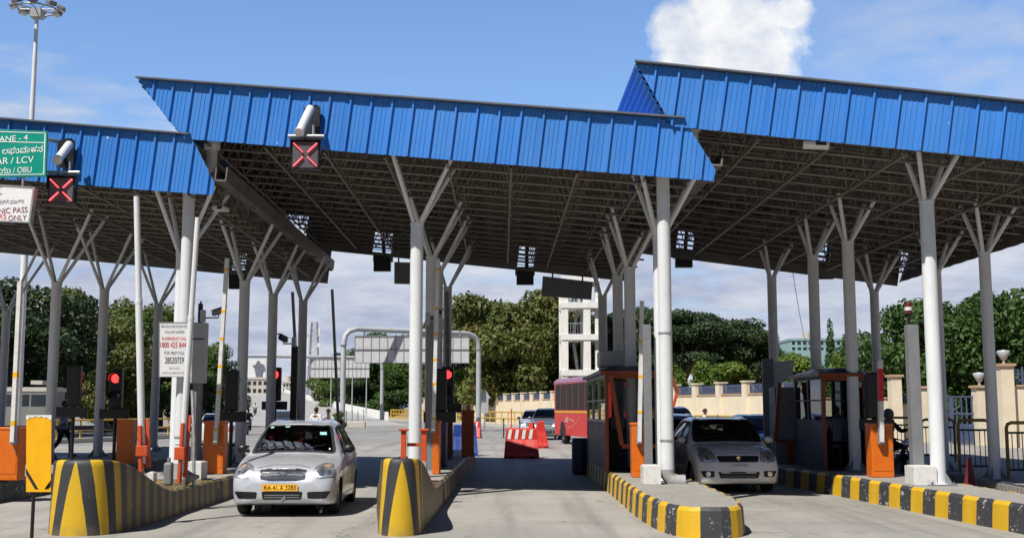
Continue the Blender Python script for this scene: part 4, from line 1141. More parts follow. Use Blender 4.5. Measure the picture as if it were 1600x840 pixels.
# grey panels behind the manned booth
D = 29.0; t = thing('steel_screen', 'tall grey steel screen left of the manned booth, behind the white hatchback', 'screen', (PX(1208, D), D, .4))
b = MB(); b.bx(PX(1191, D), PX(1208, D), D, D + .08, 1.0, P(0, 560, D).z); b.build('panel', M['post_grey'], t)
b = MB(); b.bx(PX(1191, D) + .05, PX(1191, D) + .11, D + .01, D + .07, .4, 1.0); b.build('leg', M['yellow_rail'], t)
b = MB(); b.prism([P(1210, 565, D - .3), P(1240, 562, D - .3), P(1239, 588, D - .3), P(1210, 603, D - .3)], (0, .05, 0)); b.build('awning', M['sign_grey'], t)
D = 27.6; t = thing('equipment_cabinet', 'grey equipment cabinet between the steel screen and the manned booth', 'cabinet', (PX(1226, D), D, .4))
b = MB(); b.bx(PX(1209, D), PX(1242, D), D, D + .6, .4, P(0, 604, D).z); b.build('body', M['sign_grey_dark'] if 'sign_grey_dark' in M else M['post_grey'], t, bevel=.01)
b = MB(); b.bx(PX(1211, D), PX(1240, D), D - .006, D - .001, .55, P(0, 610, D).z); b.bx(PX(1236, D), PX(1238, D), D - .03, D - .006, 1.3, 1.5); b.build('door', M['post_grey'], t)
# navy drum at the rear corner of the left booth
b = MB(); b.lathe([(0, .4), (.2, .4), (.22, .5), (.22, 1.25), (.2, 1.32), (0, 1.32)], (2.02, 30.2, -.39), 20); o = b.build('drum', M['navy']); tag(o, 'dark blue drum on the road at the rear corner of the left booth', 'drum')
# middle island: blue chair like box and a blue jersey barrier
D = 26.0; t = thing('cash_desk', 'tall blue cabin box in the shade on the middle island', 'cabinet', (PX(690, D) + .1, D, .4))
b = MB(); b.bx(PX(679, D), PX(698, D), D, D + .7, .4, P(0, 640, D).z); b.build('body', M['navy'], t, bevel=.02)
b = MB(); b.bx(PX(679, D) + .01, PX(698, D) - .01, D - .02, D - .001, 1.1, P(0, 643, D).z); b.build('panel', M['blue_plastic'], t, bevel=.01)
def jersey(cx, cy, w_, h_, th, label, m0, m1=None, rz=0.0, stripes=0, group=None, zb=0.0, name='plastic_barrier', taper=.14):
    t = thing(name, label, 'road barrier', (cx, cy, zb), rz, group)
    b = MB(); prof = [(-th, 0), (-th, .1 * h_), (-th * .82, .2 * h_), (-th * .36, .62 * h_), (-th * .30, h_ * .97), (-th * .2, h_), (th * .2, h_), (th * .30, h_ * .97), (th * .36, .62 * h_), (th * .82, .2 * h_), (th, .1 * h_), (th, 0)]
    n = 8; rows = []
    for i in range(n + 1):
        f = i / n; x = -w_ / 2 + w_ * f
        rows.append([Vector((x * (1.0 - taper * (z / h_)) , y * (1 + .02 * math.sin(i * 2.1)), z)) for y, z in prof])
    b.grid(rows, 0, False); b.add(rows[0], [tuple(range(len(prof)))]); b.add(rows[-1], [tuple(range(len(prof)))])
    b.build('body', m0, t, world=False, bevel=.012)
    if stripes:
        s = MB()
        for i in range(stripes):
            x = -w_ * .40 + i * w_ * .80 / stripes; dx = w_ * .80 / stripes * .45
            s.add([(x, -th * .37, .64 * h_), (x + dx, -th * .37, .64 * h_), (x + dx * 1.5, -th * .315, .955 * h_), (x + dx * .5, -th * .315, .955 * h_)], [(0, 1, 2, 3)])
        s.build('stripe', m1, t, world=False)
    for sx in (-.28, .28):
        k = MB(); k.bx(sx * w_ - .08, sx * w_ + .08, -th - .012, -th + .02, .0, .07); k.build('foot_slot', M['interior'], t, world=False)
    return t
g = G(815, 716)
jersey(g.x, g.y + .4, 1.2, 1.02, .5, 'red plastic barrier with white stripes standing in the empty lane', M['red_plastic'], M['sign_white'], 0, 4)
g = G(845, 700); jersey(g.x, g.y + .3, .62, 1.15, .34, 'small red plastic barrier beside the striped red barrier', M['red_plastic'], M['sign_white'], R(8), 0, taper=.6)
g = G(832, 697); jersey(g.x, g.y + 1.2, .6, 1.05, .3, 'red plastic barrier half hidden behind the striped red barrier', M['red_plastic'], M['sign_white'], R(70), 0, taper=.6)
g = G(738, 684); jersey(g.x, g.y + .3, 1.0, .95, .34, 'red and white striped barrier behind the blue barrier on the middle island', M['red_plastic'], M['sign_white'], R(-10), 4)
g = G(725, 712); jersey(g.x + .02, g.y + .1, .92, 1.12, .4, 'blue plastic barrier at the far end of the middle island', M['blue_plastic'], None, R(5))
for (u, vb, vt, l) in [(723, 706, 655, 'black marker post in front of the blue barrier'), (787, 684, 655, 'thin dark marker post left of the striped red barrier'), (799, 682, 640, 'thin orange marker post behind the striped red barrier'), (812, 684, 657, 'thin dark marker post right behind the striped red barrier')]:
    p = G(u, vb); b = MB(); b.tube(p, (p.x, p.y, P(0, vt, p.y).z), .035, n=8); b.lathe([(0, .03), (.13, .025), (.15, 0)], p, 14); b.bx(p.x - .05, p.x + .05, p.y - .05, p.y + .05, P(0, vt, p.y).z, P(0, vt, p.y).z + .06)
    o = b.build('marker_post', M['orange_red'] if 'orange' in l else M['black']); tag(o, l, 'marker post')
# dark cone on the right
p = G(1507, 752, .0); t = thing('traffic_cone', 'dark red traffic cone beside the right walkway kerb', 'traffic cone', (PX(1508, 21.6), 21.6, 0))
b = MB(); b.lathe([(.0, .78), (.035, .78), (.045, .74), (.15, .04), (.15, .04), (0, .04)], (PX(1508, 21.6), 21.6, 0), 20); b.build('cone', M['maroon'], t)
b = MB(); b.bx(PX(1508, 21.6) - .2, PX(1508, 21.6) + .2, 21.4, 21.8, 0.005, .04); b.build('base', M['maroon'], t, bevel=.01)
# stone slab in the left lane
b = MB(); D = 35.4; b.bx(PX(86, D), PX(131, D), D, D + 1.2, 0, .2); o = b.build('stone_slab', M['white_conc'], bevel=.03); tag(o, 'pale stone slab under the walking man', 'stone slab')
# ------------------------------------------------------------------ cars: one lofted shell per car, panels and lamps laid on it
def pchip(xs, ys):
    n = len(xs); h = [xs[i + 1] - xs[i] for i in range(n - 1)]; dl = [(ys[i + 1] - ys[i]) / h[i] for i in range(n - 1)]
    m = [dl[0]] + [0] * (n - 2) + [dl[-1]]
    for i in range(1, n - 1):
        if dl[i - 1] * dl[i] > 0:
            w1 = 2 * h[i] + h[i - 1]; w2 = h[i] + 2 * h[i - 1]; m[i] = (w1 + w2) / (w1 / dl[i - 1] + w2 / dl[i])
    def f(x):
        x = min(max(x, xs[0]), xs[-1]); i = 0
        while i < n - 2 and x > xs[i + 1]: i += 1
        t = (x - xs[i]) / h[i]; t2 = t * t; t3 = t2 * t
        return (2 * t3 - 3 * t2 + 1) * ys[i] + (t3 - 2 * t2 + t) * h[i] * m[i] + (-2 * t3 + 3 * t2) * ys[i + 1] + (t3 - t2) * h[i] * m[i + 1]
    return f
class Shell:
    def __init__(s, st):
        s.L = st[-1][0]; xs = [a[0] for a in st]; s.fn = [pchip(xs, [a[k] for a in st]) for k in range(1, 11)]; s.cache = {}
    def sec(s, y):
        k = round(y, 4)
        if k not in s.cache:
            zt, we, ze, wb, zb, wm, zm, ws, zs, zu = [f(y) for f in s.fn]
            s.cache[k] = [(0, zt), (.62 * we, zt - .22 * (zt - ze)), (we, ze), (wb, zb), (wm, zm), (ws, zs), (ws - .06, zu), (0, zu)]
        return s.cache[k]
    def at(s, y, tau):
        """tau 0 = centre line on top ... 7 = centre line below; negative = other side"""
        sg = 1 if tau >= 0 else -1; t = min(6.999, abs(tau)); p = s.sec(y); i = int(t); f = t - i
        p1, p2 = p[i], p[i + 1]
        p0 = p[i - 1] if i > 0 else (-p[1][0], p[1][1]); p3 = p[i + 2] if i < 6 else (-p[6][0], p[6][1])
        r = []
        for k in (0, 1):
            m1 = (p2[k] - p0[k]) * .5; m2 = (p3[k] - p1[k]) * .5; d = p2[k] - p1[k]
            if i in (2, 5): m1 = m1 * .35 + d * .65; m2 = m2 * .35 + d * .65
            # keep tangents of tiny segments tame
            lim = 1.6 * math.hypot(p2[0] - p1[0], p2[1] - p1[1])
            m1 = max(-lim, min(lim, m1)); m2 = max(-lim, min(lim, m2))
            f2 = f * f; f3 = f2 * f
            r.append((2 * f3 - 3 * f2 + 1) * p1[k] + (f3 - 2 * f2 + f) * m1 + (-2 * f3 + 3 * f2) * p2[k] + (f3 - f2) * m2)
        return Vector((sg * max(0, r[0]) if i else sg * r[0], y, r[1]))
    def nrm(s, y, tau):
        e = .01; y0, y1 = max(0, y - e), min(s.L, y + e); t0, t1 = tau - e, tau + e
        a = s.at(y1, tau) - s.at(y0, tau); b = s.at(y, t1) - s.at(y, t0)
        n = b.cross(a)
        c = Vector((0, min(max(y, .9), s.L - .9), .55)); p = s.at(y, tau)
        n = n.normalized() if n.length > 1e-9 else Vector((0, 0, 1))
        return n if n.dot(p - c) > 0 else -n
def in_poly(p, poly):
    x, y = p; c = False; n = len(poly)
    for i in range(n):
        x0, y0 = poly[i]; x1, y1 = poly[i - 1]
        if (y0 > y) != (y1 > y) and x < (x1 - x0) * (y - y0) / (y1 - y0) + x0: c = not c
    return c
def round_poly(poly, r=.18, n=4):
    out = []; k = len(poly)
    for i in range(k):
        p = Vector(poly[i]); a = Vector(poly[i - 1]); b = Vector(poly[(i + 1) % k])
        pa = p.lerp(a, r); pb = p.lerp(b, r)
        for j in range(n + 1):
            t = j / n; out.append(tuple((1 - t) ** 2 * pa + 2 * t * (1 - t) * p + t * t * pb))
    return out
def fill_poly(poly, cuts):
    bm = bmesh.new(); vs = [bm.verts.new((p[0], p[1], 0)) for p in poly]; bm.faces.new(vs)
    bmesh.ops.triangulate(bm, faces=bm.faces)
    xs = [p[0] for p in poly]; ys = [p[1] for p in poly]
    for k in range(1, cuts):
        x = min(xs) + (max(xs) - min(xs)) * k / cuts
        bmesh.ops.bisect_plane(bm, geom=bm.verts[:] + bm.edges[:] + bm.faces[:], plane_co=(x, 0, 0), plane_no=(1, 0, 0))
        y = min(ys) + (max(ys) - min(ys)) * k / cuts
        bmesh.ops.bisect_plane(bm, geom=bm.verts[:] + bm.edges[:] + bm.faces[:], plane_co=(0, y, 0), plane_no=(0, 1, 0))
    bm.verts.index_update()
    r = [v.co.copy() for v in bm.verts], [[v.index for v in f.verts] for f in bm.faces]
    bm.free(); return r

def make_car(name, label, cat, loc, rz, st, paint, spec, interior=True, group=None, scale=None, glass='glass'):
    sh = Shell(st); L = sh.L; oy = -L / 2
    t = thing(name, label, cat, loc, rz, group)
    if scale: t.scale = scale
    arches = spec['arches']; r = spec['r']; Ra = r + .05
    # windows in the (y, tau) chart
    wins = {'windshield': [round_poly(spec['screen'], .10)], 'side_window': [], 'rear_window': [round_poly(spec['rear'], .10)]}
    for poly in spec['side']:
        for sg in (1, -1): wins['side_window'].append([(y, tau * sg) for y, tau in round_poly(poly, .12)])
    holes = [p for k in wins for p in wins[k]]
    # chart grid
    ys = [0, .012, .03, .055, .085, .12, .16]; y = .2
    while y < L - .18: ys.append(y); y += .036
    ys += [L - .16, L - .12, L - .085, L - .055, L - .03, L - .012, L]
    tn = [(-7 + 14 * i / 112) for i in range(113)]
    vs = []; ch = []
    for y in ys:
        for tau in tn: vs.append(sh.at(y, tau)); ch.append((y, tau))
    n = len(tn); orig = [v.copy() for v in vs]
    def arch_r(v):
        if abs(v.x) < .42: return 9
        return min(math.hypot(v.y - a, v.z - r) for a in arches)
    inside = [arch_r(v) < Ra for v in vs]
    for i in range(len(ys)):
        for j in range(n):
            k = i * n + j
            if inside[k]:
                nb = [k2 for k2 in (k - 1, k + 1, k - n, k + n, k - n - 1, k - n + 1, k + n - 1, k + n + 1) if 0 <= k2 < len(vs)]
                if any(not inside[q] for q in nb):
                    v = orig[k]; a = min(arches, key=lambda a: math.hypot(v.y - a, v.z - r)); d = Vector((v.y - a, v.z - r))
                    if d.length > 1e-4: d = d.normalized() * Ra; vs[k] = Vector((v.x, a + d.x, r + d.y))
    fs = []
    for i in range(len(ys) - 1):
        for j in range(n - 1):
            q = (i * n + j, i * n + j + 1, (i + 1) * n + j + 1, (i + 1) * n + j)
            if all(inside[k] for k in q): continue
            c = (sum(ch[k][0] for k in q) / 4, sum(ch[k][1] for k in q) / 4)
            if interior and any(in_poly(c, p) for p in holes): continue
            fs.append(q)
    D = Vector((0, oy, 0)); b = MB(); b.add([v + D for v in vs], fs, 0, True)
    for i0 in (0, len(ys) - 1):
        cen = sum((vs[i0 * n + j] for j in range(n)), Vector()) / n
        b.add([v + D for v in vs[i0 * n:(i0 + 1) * n]] + [cen + D], [(j, j + 1, n) for j in range(n - 1)], 0, True)
    body = b.build('body', paint, t, world=False, merge=True)
    bv = [v for v in orig]; bf = [(i * n + j, i * n + j + 1, (i + 1) * n + j + 1, (i + 1) * n + j) for i in range(len(ys) - 1) for j in range(n - 1)]
    for i0 in (0, len(ys) - 1):
        bv.append(sum((orig[i0 * n + j] for j in range(n)), Vector()) / n); bf += [(i0 * n + j, i0 * n + j + 1, len(bv) - 1) for j in range(n - 1)]
    bvh = BVHTree.FromPolygons(bv, bf)
    if interior:
        b = MB(); b.add([v - sh.nrm(*ch[k]) * .035 + D for k, v in enumerate(orig)], fs, 0, True)
        b.build('lining', M['interior'], t, world=False, fix=False)
    def chart_patch(pname, poly, m, off, parent, cuts=8):
        v2, f2 = fill_poly(poly, cuts); b = MB(); b.add([sh.at(p.x, p.y) + sh.nrm(p.x, p.y) * off + D for p in v2], f2, 0, True)
        return b.build(pname, m, parent, world=False)
    def chart_ring(pname, poly, wy, m, off, parent):
        k = len(poly); cy = sum(p[0] for p in poly) / k; ct = sum(p[1] for p in poly) / k
        b = MB(); rows = []
        pts = []
        for i in range(k):
            a, c = poly[i], poly[(i + 1) % k]; mseg = max(1, int(max(abs(c[0] - a[0]) / .06, abs(c[1] - a[1]) / .12)))
            for j in range(mseg): pts.append((a[0] + (c[0] - a[0]) * j / mseg, a[1] + (c[1] - a[1]) * j / mseg))
        P3 = [sh.at(*p) for p in pts]; kk = len(pts); cen = sum(P3, Vector()) / kk
        for q, p in zip(P3, pts):
            pass
        for i in range(kk):
            nrm = sh.nrm(*pts[i]); tg = (P3[(i + 1) % kk] - P3[i - 1]).normalized(); o = tg.cross(nrm).normalized()
            if o.dot(P3[i] - cen) < 0: o = -o
            rows.append([P3[i] + o * wy[0] + nrm * off + D, P3[i] + o * (wy[0] + wy[1]) * .5 + nrm * (off + .004) + D, P3[i] + o * wy[1] + nrm * off + D])
        rows.append(rows[0]); b.grid(rows); return b.build(pname, m, parent, world=False)
    for wn, polys in wins.items():
        for p in polys:
            g = chart_patch(wn, p, M[glass] if interior else M['bldg_glass'], -.004 if interior else .004, t, 10)
            chart_ring('rubber_frame', p, (-.022, .03), M['rubber'], .003, g)
    def proj(p, axis):
        """axis: 'F' front view (x, z), 'B' rear view (x, z), 'S'/'T' side views (y, z)"""
        if axis == 'F': o, d = Vector((p[0], -2, p[1])), Vector((0, 1, 0))
        elif axis == 'B': o, d = Vector((p[0], L + 2, p[1])), Vector((0, -1, 0))
        elif axis == 'S': o, d = Vector((3, p[0], p[1])), Vector((-1, 0, 0))
        else: o, d = Vector((-3, p[0], p[1])), Vector((1, 0, 0))
        h = bvh.ray_cast(o, d)
        if h[0] is None:
            h = bvh.find_nearest(o + d * (2.05 if axis in 'FB' else 2.3)); return h[0], -d
        nn = h[1] if h[1].dot(d) < 0 else -h[1]; return h[0], nn
    def patch(pname, poly, axis, m, off=.004, parent=None, cuts=8, push=None):
        v2, f2 = fill_poly(poly, cuts); b = MB(); out = []
        for p in v2:
            q, nn = proj((p.x, p.y), axis); out.append(q + nn * off + D)
        b.add(out, f2, 0, True); return b.build(pname, m, parent or t, world=False)
    def line(pname, pts, axis, w_, m, off=.003, parent=None, n_=6):
        b = MB(); rows = []; dense = []
        for a, c in zip(pts, pts[1:]):
            for j in range(n_): dense.append((a[0] + (c[0] - a[0]) * j / n_, a[1] + (c[1] - a[1]) * j / n_))
        dense.append(pts[-1])
        for i, p in enumerate(dense):
            a = dense[max(0, i - 1)]; c = dense[min(len(dense) - 1, i + 1)]; tx, tz = c[0] - a[0], c[1] - a[1]; l = math.hypot(tx, tz) or 1
            ox, oz = -tz / l * w_ / 2, tx / l * w_ / 2; row = []
            for s_ in (-1, 1):
                q, nn = proj((p[0] + ox * s_, p[1] + oz * s_), axis); row.append(q + nn * off + D)
            rows.append(row)
        b.grid(rows); return b.build(pname, m, parent or t, world=False)
    # wheels
    for a in arches:
        for sg in (1, -1):
            x = sg * (spec['track']); y = a + oy; w2 = .085
            b = MB(); b.lathe([(r * .66, -w2), (r * .93, -w2 * 1.02), (r * .985, -w2 * .8), (r, -w2 * .4), (r, w2 * .4), (r * .985, w2 * .8), (r * .93, w2 * 1.02), (r * .66, w2)], (x, y, r), 28, 0, 'X')
            wh = b.build('wheel', M['rubber'], t, world=False)
            b = MB(); s_ = sg
            b.lathe([(0, s_ * w2 * .55), (r * .12, s_ * w2 * .6), (r * .2, s_ * w2 * .45), (r * .55, s_ * w2 * .3), (r * .62, s_ * w2 * .75), (r * .67, s_ * w2 * .9), (r * .67, -s_ * w2)], (x, y, r), 28, 0, 'X'); b.build('rim', M['steel'], wh, world=False)
            b = MB()
            for k in range(8):
                an = k * math.pi / 4; c = Vector((x + s_ * w2 * .5, y + math.cos(an) * r * .38, r + math.sin(an) * r * .38)); b.tube(c, c + Vector((s_ * .012, 0, 0)), r * .075, n=8)
            b.build('rim_holes', M['interior'], wh, world=False)
            b = MB(); arc = [R(-20 + 220 * i / 20) for i in range(21)]; xo = abs(sh.at(a, 4 * sg).x) - .012
            b.grid([[Vector((sg * xx, y + (Ra - .004) * math.cos(q), r + (Ra - .004) * math.sin(q))) for xx in (.36, xo - .02)] for q in arc])
            b.add([Vector((sg * .36, y + Ra * math.cos(q), r + Ra * math.sin(q))) for q in arc], [tuple(range(21))]); b.build('wheel_well', M['interior'], t, world=False)
    b = MB(); b.bx(-.62, .62, oy + .25, -oy - .25, .17, .24); b.build('underbody', M['interior'], t, world=False)
    # side details
    for ax, sg in (('S', 1), ('T', -1)):
        for pts in spec.get('seams', []): line('door_seam', pts, ax, .012, M['interior'])
        for (y, z) in spec.get('handles', []):
            q, nn = proj((y, z), ax); b = MB(); b.box(q + nn * .012 + D, (.03, .17, .03)); b.build('door_handle', paint if not spec.get('black_handles') else M['black'], t, world=False, bevel=.008)
        if 'moulding' in spec: line('moulding', spec['moulding'], ax, .06, M[spec.get('moulding_mat', 'black')], .008)
        # mirror
        y, z = spec['mirror']; q, nn = proj((y, z), ax)
        b = MB(); b.ball(q + Vector((sg * .11, -.02, .05)) + D, .1, 14, 0, (1.0, .62, .72)); mr = b.build('mirror', M[spec['mirror_mat']] if spec.get('mirror_mat') else paint, t, world=False)
        b = MB(); b.beam(q + D, q + Vector((sg * .1, -.01, .03)) + D, .04, .05); b.build('mirror_arm', M['black'], mr, world=False)
        if 'indicator' in spec: patch('side_indicator', [(spec['indicator'][0] + dx, spec['indicator'][1] + dz) for dx, dz in ((-.05, -.022), (.05, -.022), (.05, .022), (-.05, .022))], ax, M['amber'], .008, cuts=2)
    # front lamps and grilles
    for sg in (1, -1):
        hp = [(x * sg, z) for x, z in spec['head']]
        h = patch('headlight', round_poly(hp, .16), 'F', M['lamp_glass'], .006, cuts=10)
        for (cx, cz, cr) in spec['bulbs']:
            patch('reflector', [(cx * sg + cr * math.cos(k * .3927), cz + cr * math.sin(k * .3927)) for k in range(16)], 'F', M['lamp_bright'], .009, h, 4)
            patch('bulb', [(cx * sg + cr * .45 * math.cos(k * .3927), cz + cr * .45 * math.sin(k * .3927)) for k in range(16)], 'F', M['lamp_dark'], .012, h, 3)
        if 'blinker' in spec: patch('turn_lens', [(x * sg, z) for x, z in spec['blinker']], 'F', M['amber_pale'], .009, h, 4)
        line('lamp_seal', hp + [hp[0]], 'F', .006, M['rubber'], .006, h)
        for poly in spec['fogs']:
            f = patch('bumper_vent', round_poly([(x * sg, z) for x, z in poly], .15), 'F', M['black'], .005, cuts=6)
            if 'fog_lamp' in spec:
                cx, cz, cr = spec['fog_lamp']; patch('fog_lamp', [(cx * sg + cr * math.cos(k * .3927), cz + cr * math.sin(k * .3927)) for k in range(16)], 'F', M['lamp_bright'], .010, f, 4)
    gr = patch('grille', round_poly(spec['grille'], .08), 'F', M['black'], .006, cuts=8)
    for z in spec.get('grille_bars', []): line('grille_bar', [(-spec['grille_w'], z), (0, z - .006), (spec['grille_w'], z)], 'F', .014, M['chrome'], .012, gr)
    line('grille_trim', spec['grille'] + [spec['grille'][0]], 'F', .014, M[spec.get('trim', 'chrome')], .010, gr)
    lo = patch('lower_grille', round_poly(spec['lower'], .1), 'F', M['black'], .006, cuts=8)
    for z in spec.get('lower_bars', []): line('grille_bar', [(-spec['lower'][1][0] * .9, z), (spec['lower'][1][0] * .9, z)], 'F', .012, M['post_grey'], .010, lo)
    for pts in spec.get('front_seams', []):
        line('panel_seam', pts, 'F', .005, M['interior'], .0015)
    # rear lamps
    for sg in (1, -1):
        patch('tail_light', round_poly([(x * sg, z) for x, z in spec['tail']], .12), 'B', M['tail_red'], .006, cuts=6)
    if 'rear_plate' in spec: patch('number_plate', spec['rear_plate'], 'B', M['sign_white'], .01, cuts=2)
    # wipers
    for x0, x1 in ((-.62, -.08), (-.05, .52)):
        yc = spec['screen'][0][0]; b = MB(); pts = []
        for k in range(7):
            f = k / 6; xx = x0 + (x1 - x0) * f; o = Vector((xx, -1, 0)); zz = sh.at(yc + .02 + .10 * f, 0).z
            q, nn = proj((xx, zz), 'F'); pts.append(q + nn * .018 + D)
        b.path(pts, .008, 6); b.build('wiper', M['black'], t, world=False)
    if interior:
        yd = spec['dash']; b = MB(); b.bx(-.66, .66, yd + oy + .10, yd + oy + .32, .66, .90); b.build('dashboard', M['interior'], t, world=False, bevel=.04)
        for sx in (.36, -.36):
            s = MB(); s.bx(sx - .24, sx + .24, yd + oy + .85, yd + oy + 1.32, .32, .52); s.box((sx, yd + oy + 1.38, .78), (.46, .13, .6), rot=Matrix.Rotation(R(-14), 3, 'X')); s.box((sx, yd + oy + 1.47, 1.17), (.26, .09, .2), rot=Matrix.Rotation(R(-10), 3, 'X')); s.build('seat', M['seat_cloth'], t, world=False, bevel=.04)
        s = MB(); s.bx(-.6, .6, yd + oy + 1.8, yd + oy + 2.2, .34, .52); s.box((0, yd + oy + 2.25, .78), (1.2, .12, .52), rot=Matrix.Rotation(R(-14), 3, 'X')); s.build('rear_seat', M['seat_cloth'], t, world=False, bevel=.04)
        sw = MB(); cx, cy, cz = -.36, yd + oy + .38, .93; q = Matrix.Rotation(R(62), 3, 'X')
        sw.path([Vector((cx, cy, cz)) + q @ Vector((.19 * math.cos(k * .3142), .19 * math.sin(k * .3142), 0)) for k in range(20)], .016, 8, closed=True)
        for an in (0, math.pi, -math.pi / 2): sw.tube((cx, cy, cz), Vector((cx, cy, cz)) + q @ Vector((.19 * math.cos(an), .19 * math.sin(an), 0)), .015, n=6)
        sw.build('steering_wheel', M['post_grey'], t, world=False)
        mr = MB(); mr.box((0, spec['screen'][1][0] + oy - .05, sh.at(spec['screen'][1][0], 0).z - .14), (.22, .03, .06)); mr.build('rear_view_mirror', M['interior'], t, world=False, bevel=.01)
    t['_'] = 0; del t['_']
    return t, sh, patch, line, proj, D, chart_patch

def lamp_mat(name, col, rough, metal, bump):
    m = mat(name, col, rough, metal, .25, 14, bump, 55, coat=1.0); return m
M['lamp_glass'] = lamp_mat('headlamp_glass', (.62, .64, .66), .18, .7, .5)
M['lamp_bright'] = lamp_mat('headlamp_reflector', (.85, .86, .88), .10, .9, .25)
M['lamp_dark'] = lamp_mat('headlamp_bulb', (.16, .17, .19), .15, .5, 0)
M['amber_pale'] = lamp_mat('pale_amber_lens', (.70, .42, .30), .2, .2, .2)

HATCH_A = [  # y, zt, we, ze, wb, zb, wm, zm, ws, zs, zu   rounded 1990s hatchback
    (0.00, .52, .42, .515, .56, .47, .62, .40, .60, .27, .235), (.05, .655, .57, .64, .69, .55, .735, .44, .71, .23, .21), (.12, .735, .60, .715, .745, .62, .785, .47, .755, .215, .195), (.28, .80, .63, .77, .785, .69, .815, .50, .785, .20, .185),
    (.60, .885, .665, .845, .805, .78, .828, .53, .795, .19, .18), (.98, .955, .70, .915, .818, .86, .832, .56, .80, .185, .18), (1.08, 1.02, .695, .97, .82, .875, .832, .56, .80, .185, .18), (1.4, 1.235, .635, 1.185, .82, .905, .832, .57, .80, .185, .18),
    (1.68, 1.395, .575, 1.345, .818, .92, .832, .57, .80, .185, .18), (1.95, 1.458, .56, 1.408, .816, .93, .832, .57, .80, .185, .18), (2.4, 1.485, .56, 1.435, .815, .94, .832, .57, .80, .185, .18), (2.95, 1.455, .55, 1.405, .81, .955, .83, .58, .80, .19, .18),
    (3.2, 1.38, .56, 1.33, .80, .96, .825, .58, .79, .20, .19), (3.45, 1.10, .62, 1.06, .775, .93, .805, .58, .775, .22, .21), (3.58, .93, .63, .90, .745, .80, .77, .55, .74, .26, .24), (3.66, .66, .5, .64, .6, .56, .64, .48, .60, .32, .30)]
SPEC_A = dict(arches=(.74, 3.14), r=.275, track=.715,
    screen=[(1.035, -1.86), (1.70, -1.80), (1.70, 1.80), (1.035, 1.86)], rear=[(3.16, -1.7), (3.44, -1.7), (3.44, 1.7), (3.16, 1.7)],
    side=[[(1.30, 2.86), (1.78, 2.16), (2.12, 2.13), (2.12, 2.90)], [(2.20, 2.13), (2.92, 2.16), (3.02, 2.88), (2.20, 2.90)]],
    seams=[[(1.12, .90), (1.10, .60), (1.14, .30)], [(2.16, 1.40), (2.16, .95), (2.16, .30)], [(3.02, 1.3), (3.05, .93), (2.86, .62)], [(1.14, .28), (2.7, .27)]],
    handles=[(2.02, .86), (2.82, .87)], moulding=[(1.0, .545), (2.8, .545)], moulding_mat='silver', mirror=(1.34, .97), mirror_mat='black', indicator=(.93, .70),
    head=[(.44, .635), (.50, .775), (.60, .815), (.73, .80), (.785, .70), (.775, .615), (.60, .60)], bulbs=[(.60, .70, .065), (.705, .69, .045)], blinker=[(.62, .79), (.66, .80), (.72, .795), (.70, .755), (.64, .76)],
    grille=[(-.36, .715), (-.34, .60), (-.20, .575), (.20, .575), (.34, .60), (.36, .715), (.18, .74), (-.18, .74)], grille_w=.33, grille_bars=(.685, .64), trim='chrome',
    lower=[(-.30, .275), (.30, .275), (.32, .40), (-.32, .40)], lower_bars=(.31, .345), fogs=[[(.40, .29), (.68, .29), (.755, .405), (.39, .395)]],
    front_seams=[[(-.42, .755), (-.2, .80), (.2, .80), (.42, .755)]], tail=[(.62, .72), (.78, .74), (.76, 1.02), (.66, 1.0)], dash=1.0)
HATCH_B = [  # upright hatchback with a wrapped screen
    (0.00, .50, .40, .495, .58, .46, .64, .40, .62, .29, .25), (.05, .655, .58, .645, .715, .56, .765, .44, .73, .245, .215), (.14, .765, .635, .75, .775, .655, .82, .48, .78, .225, .195), (.34, .865, .67, .84, .812, .755, .838, .51, .80, .205, .185),
    (.65, .945, .69, .915, .825, .83, .845, .54, .805, .195, .18), (.94, .995, .71, .965, .832, .885, .848, .56, .81, .19, .18), (1.02, 1.055, .715, 1.02, .835, .90, .848, .56, .81, .19, .18), (1.28, 1.265, .685, 1.225, .835, .93, .848, .57, .81, .19, .18),
    (1.55, 1.435, .63, 1.39, .832, .945, .848, .57, .81, .19, .18), (1.8, 1.488, .605, 1.44, .83, .955, .848, .57, .81, .19, .18), (2.3, 1.505, .595, 1.455, .828, .965, .848, .57, .81, .19, .18), (2.95, 1.475, .585, 1.42, .822, .985, .848, .58, .81, .19, .18),
    (3.25, 1.40, .60, 1.34, .81, .985, .84, .58, .80, .20, .19), (3.45, 1.16, .65, 1.12, .79, .95, .82, .58, .78, .22, .21), (3.60, .92, .65, .89, .76, .80, .78, .55, .74, .27, .25), (3.69, .66, .5, .64, .62, .56, .66, .48, .62, .34, .32)]
